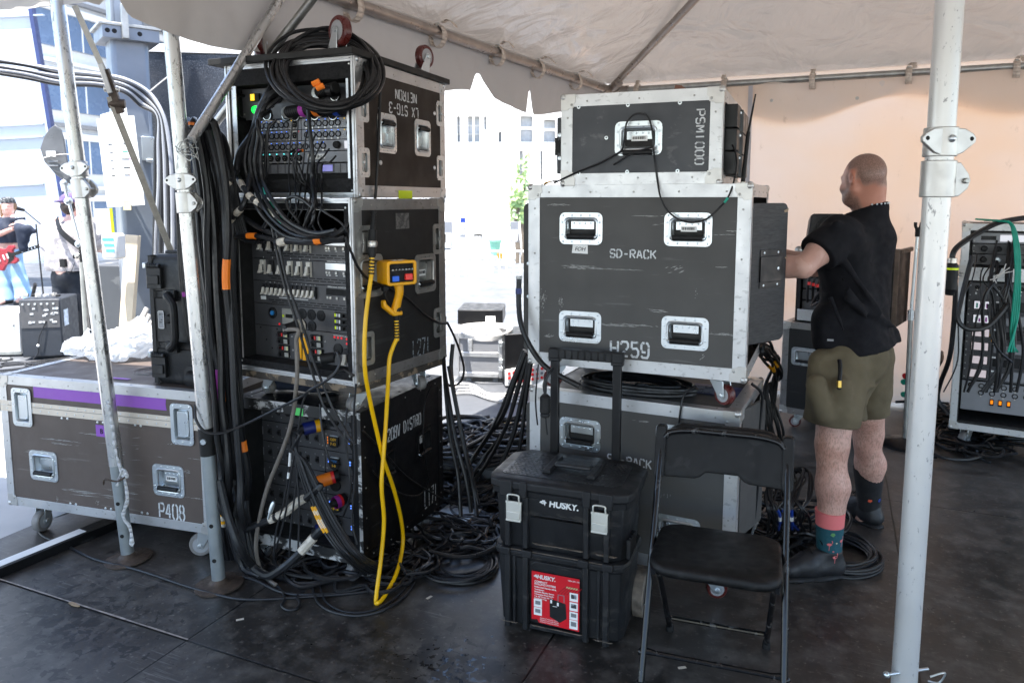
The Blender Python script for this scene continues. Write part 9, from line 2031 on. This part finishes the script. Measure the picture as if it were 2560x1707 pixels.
def coil(u, v, R0, n, r, label, seed, m='cable_grey', asp=1.0):
    rr = random.Random(seed); c_ = gr(u, v, 0); t = thing('cable_coil', label, 'cable coil', c_); b = MB()
    for k in range(n):
        q = R0*rr.uniform(.82,1.08); ox, oy = rr.gauss(0,.012), rr.gauss(0,.012); z_ = r+2*r*.8*(k//4)+rr.uniform(0,.003); b.tube(catmull([(ox+q*cos(a)+rr.gauss(0,.004), oy+q*asp*sin(a)+rr.gauss(0,.004), z_) for a in np.linspace(0,6.283,13)[:-1]], 4, True), r, T[m], n=6, closed=True)
    b.build('loops', t); return t
coil(1152,1418,.155,11,.006,'neat coil of black cable on the deck left of the toolbox',1); coil(2085,1392,.185,18,.006,'coil of black cable on the deck behind the near boot of the bald man',2); coil(1215,1345,.13,6,.006,'loose coil of black cable touching the back of the toolbox',5)
b = MB(); b.box((-.02,-.012,.02),(.02,.012,.03), T.paper); tag(b.build('white_plug', loc=gr(2100,1437), rz=.3), 'white cable plug on the deck behind the near boot', 'plug')
t = thing('junction_box', 'flat grey junction box lying on the deck beside the bottom rack', 'box', gr(1108,1305), R(-24)); b = MB(); b.box((-.03,-.06,0),(.16,.12,.05), T.zinc_dull); b.build('body', t, bevel=.006); b = MB(); [b.lathe((.0+.13*i,.0+.09*j-.04,.0505), Z, [(0,.006),(.002,.004)], T.galv, 8) for i in (0,1) for j in (0,1)]; b.build('screw_heads', t)
for k, pts in enumerate(([(1122,915,3.25),(1138,1000,3.2),(1160,1115,3.15),(1186,1230,3.1),(1192,1290,3.05)],[(1112,930,3.3),(1122,1000,3.22),(1140,1100,3.15),(1166,1200,3.1),(1178,1280,3.08)],[(1108,880,3.35),(1115,980,3.25),(1126,1090,3.2),(1146,1190,3.15),(1152,1290,3.1)],[(1132,860,3.3),(1128,930,3.28),(1142,1020,3.22),(1170,1150,3.15),(1196,1260,3.08)])):
    cab('hanging_cable', [at(*p) for p in pts], .0095, 'cable', 'black cable hanging down the back corner of the left stack', 'cables down the back of the left stack')
for k, pts in enumerate(([(1316,880,3.3),(1288,950,3.32),(1256,1040,3.36),(1215,1090,3.5),(1160,1120,3.8)],[(1320,890,3.28),(1296,970,3.3),(1268,1060,3.33),(1222,1150,3.4),(1180,1210,3.45)],[(1324,900,3.26),(1304,1000,3.28),(1282,1090,3.3),(1250,1170,3.32),(1235,1230,3.3)],[(1328,905,3.24),(1314,1000,3.25),(1304,1090,3.26),(1290,1160,3.28)],[(1312,875,3.34),(1276,970,3.36),(1238,1060,3.4),(1180,1150,3.5),(1130,1230,3.4)],[(1318,884,3.3),(1290,985,3.34),(1262,1075,3.38),(1205,1150,3.46),(1150,1235,3.36)])):
    cab('hanging_cable', [at(*p) for p in pts], .0095 if k % 2 else .0115, 'cable', 'black cable slanting down from under the H259 case to the cable heap', 'cables slanting from the H259 case')
cab('side_cable', [at(1298,690,3.0), at(1297,760,2.98), at(1304,815,2.95), at(1328,870,2.92), at(1362,915,2.9), at(1410,945,2.86), at(1450,965,2.84)], .011, 'cable', 'black cable with pale blue bands bending round the left end of the H259 case', bands=((.0,.05,'stencil'),(.09,.13,'navy')))
t = thing('hanging_plug', 'black plug hanging beside the toolbox handle', 'plug', at(1363,985,2.76)); b = MB(); b.lathe((0,0,.0), -Z, [(0,.010),(.01,.02),(.07,.021),(.075,.017),(.085,.02),(.09,.014)], T.rubber, 14); b.build('shell', t); b = MB(); b.tube(catmull([(0,0,0),(-.004,0,.04),(.012,.01,.075),(.03,.04,.09)], 4), .006, T.cable_grey); b.build('cord', t)
for k, (u, v0, v1) in enumerate(((1342,950,1062),(1366,960,1086))): cab('cord_end', [at(u+4,v0-40,2.78), at(u,v0,2.77), at(u-3,(v0+v1)/2,2.77), at(u+2,v1,2.77)], .0032, 'cable', ['thin black cord hanging left of the hanging plug','thin black cord hanging below the hanging plug'][k])
# the lead looped through the lifted handle of the PSM1000 case
F = PS.F
cab('antenna_lead', [F.hw(1385,458,1,-.01)]+on(F, .012, [(1440,432),(1500,408),(1540,386),(1556,372,.02),(1562,340,.03),(1566,310,.03),(1580,290,.025),(1600,284,.025),(1620,294,.025),(1630,325,.03),(1634,370,.03),(1638,410),(1644,455)])+on(SU.F, .035, [(1652,495),(1670,528),(1698,549),(1730,556),(1765,548),(1798,520),(1822,490)])+[F.hw(1838,440,1,.03), F.hw(1842,400,1,.05), F.hw(1832,365,1,.08), F.hw(1812,345,1,.10)], .0036, 'cable', 'thin black lead looped through the lifted handle of the PSM1000 case', bands=((.815,.83,'teal'),), sub=8)
cab('antenna_lead', on(F, .02, [(1632,368,.03),(1610,374),(1580,384),(1560,396),(1545,406),(1534,412)]), .004, 'cable', 'short thick lead tail pointing left below the lifted handle')
for k in range(3): cab('thin_lead', [at(1385+k*6,452,2.98), at(1368-k*3,458,3.05), at(1350+k*8,472,3.1), at(1342+k*7,480,3.12)], .0025, ['rust','cable','yellow'][k], ['brown lead trailing off the left of the PSM1000 case','black lead trailing off the left of the PSM1000 case','yellow lead trailing off the left of the PSM1000 case'][k])
t = thing('cable_coil', 'flattened coil of black cable squeezed between the two SD-RACK cases', 'cable coil', SL_.F.w(.42,.16,.682), SL_.F.rz); b = MB(); rr = random.Random(6)
for k in range(14): q = rr.uniform(.13,.20); b.tube(catmull([(q*cos(a)*1.3+rr.gauss(0,.01), q*.62*sin(a), .008+.006*(k//3)+rr.uniform(0,.004)) for a in np.linspace(0,6.283,13)[:-1]], 4, True), .0075, T.cable, n=6, closed=True)
b.build('loops', t)
cab('thin_lead', on(SL_.F, .01, [(1740,965,-.05),(1712,985,-.01),(1702,1020),(1696,1070)]), .004, 'cable', 'black lead dropping over the front of the floor level SD-RACK case')
cab('thin_lead', [at(1880,960,2.85), at(1905,990,2.9), at(1898,1080,2.9), at(1895,1200,2.9), at(1885,1300,2.9), at(1875,1340,2.88)], .006, 'cable', 'black lead running down the open door of the floor level SD-RACK case')
floor_tangle('cable_tangle', 'tangle of black cables on the deck behind the folding chair', (1890,1290,2030,1370), 34, .008, 13, kind='stuff', rad=(.05,.2), lays=10)
rr = random.Random(17)
for k in range(16):
    u0 = 1900+rr.uniform(0,110); bl_ = ((.70,.76,'blue'),(.78,.80,'paper'),(.82,.90,'blue')) if k % 5 == 0 else ()
    cab('snake_tail', [at(1975+rr.uniform(-20,20),1175+rr.uniform(-8,8),3.15), at(u0+20,1190+rr.uniform(-15,10),3.1), at(u0+rr.uniform(-10,30),1240,3.0), at(u0+rr.uniform(-20,40),1290,2.98), gr(u0+rr.uniform(-10,40),1345,.02)], .0055, 'cable', 'black snake tail spilling behind the folding chair' if not bl_ else 'black snake tail with blue and white bands spilling behind the folding chair', 'snake tails with blue bands' if bl_ else 'plain snake tails behind the chair', bands=bl_)
for k in range(10): cab('hanging_cable', [at(1880+rr.uniform(0,30),862+rr.uniform(-10,20),3.15), at(1905+rr.uniform(0,30),870+rr.uniform(-15,40),3.3), at(1935+rr.uniform(-10,20),900+rr.uniform(-20,50),3.5), at(1925+rr.uniform(-30,20),980,3.5), at(1930+rr.uniform(-20,30),1100,3.5), gr(1940+rr.uniform(-30,30),1230,.02)], .007, 'cable', 'black cable hanging behind the open door of the H259 case', 'cables behind the open H259 door', bands=((.3,.34,'yellow'),) if k % 4 == 0 else ())
bpy.context.view_layer.update()
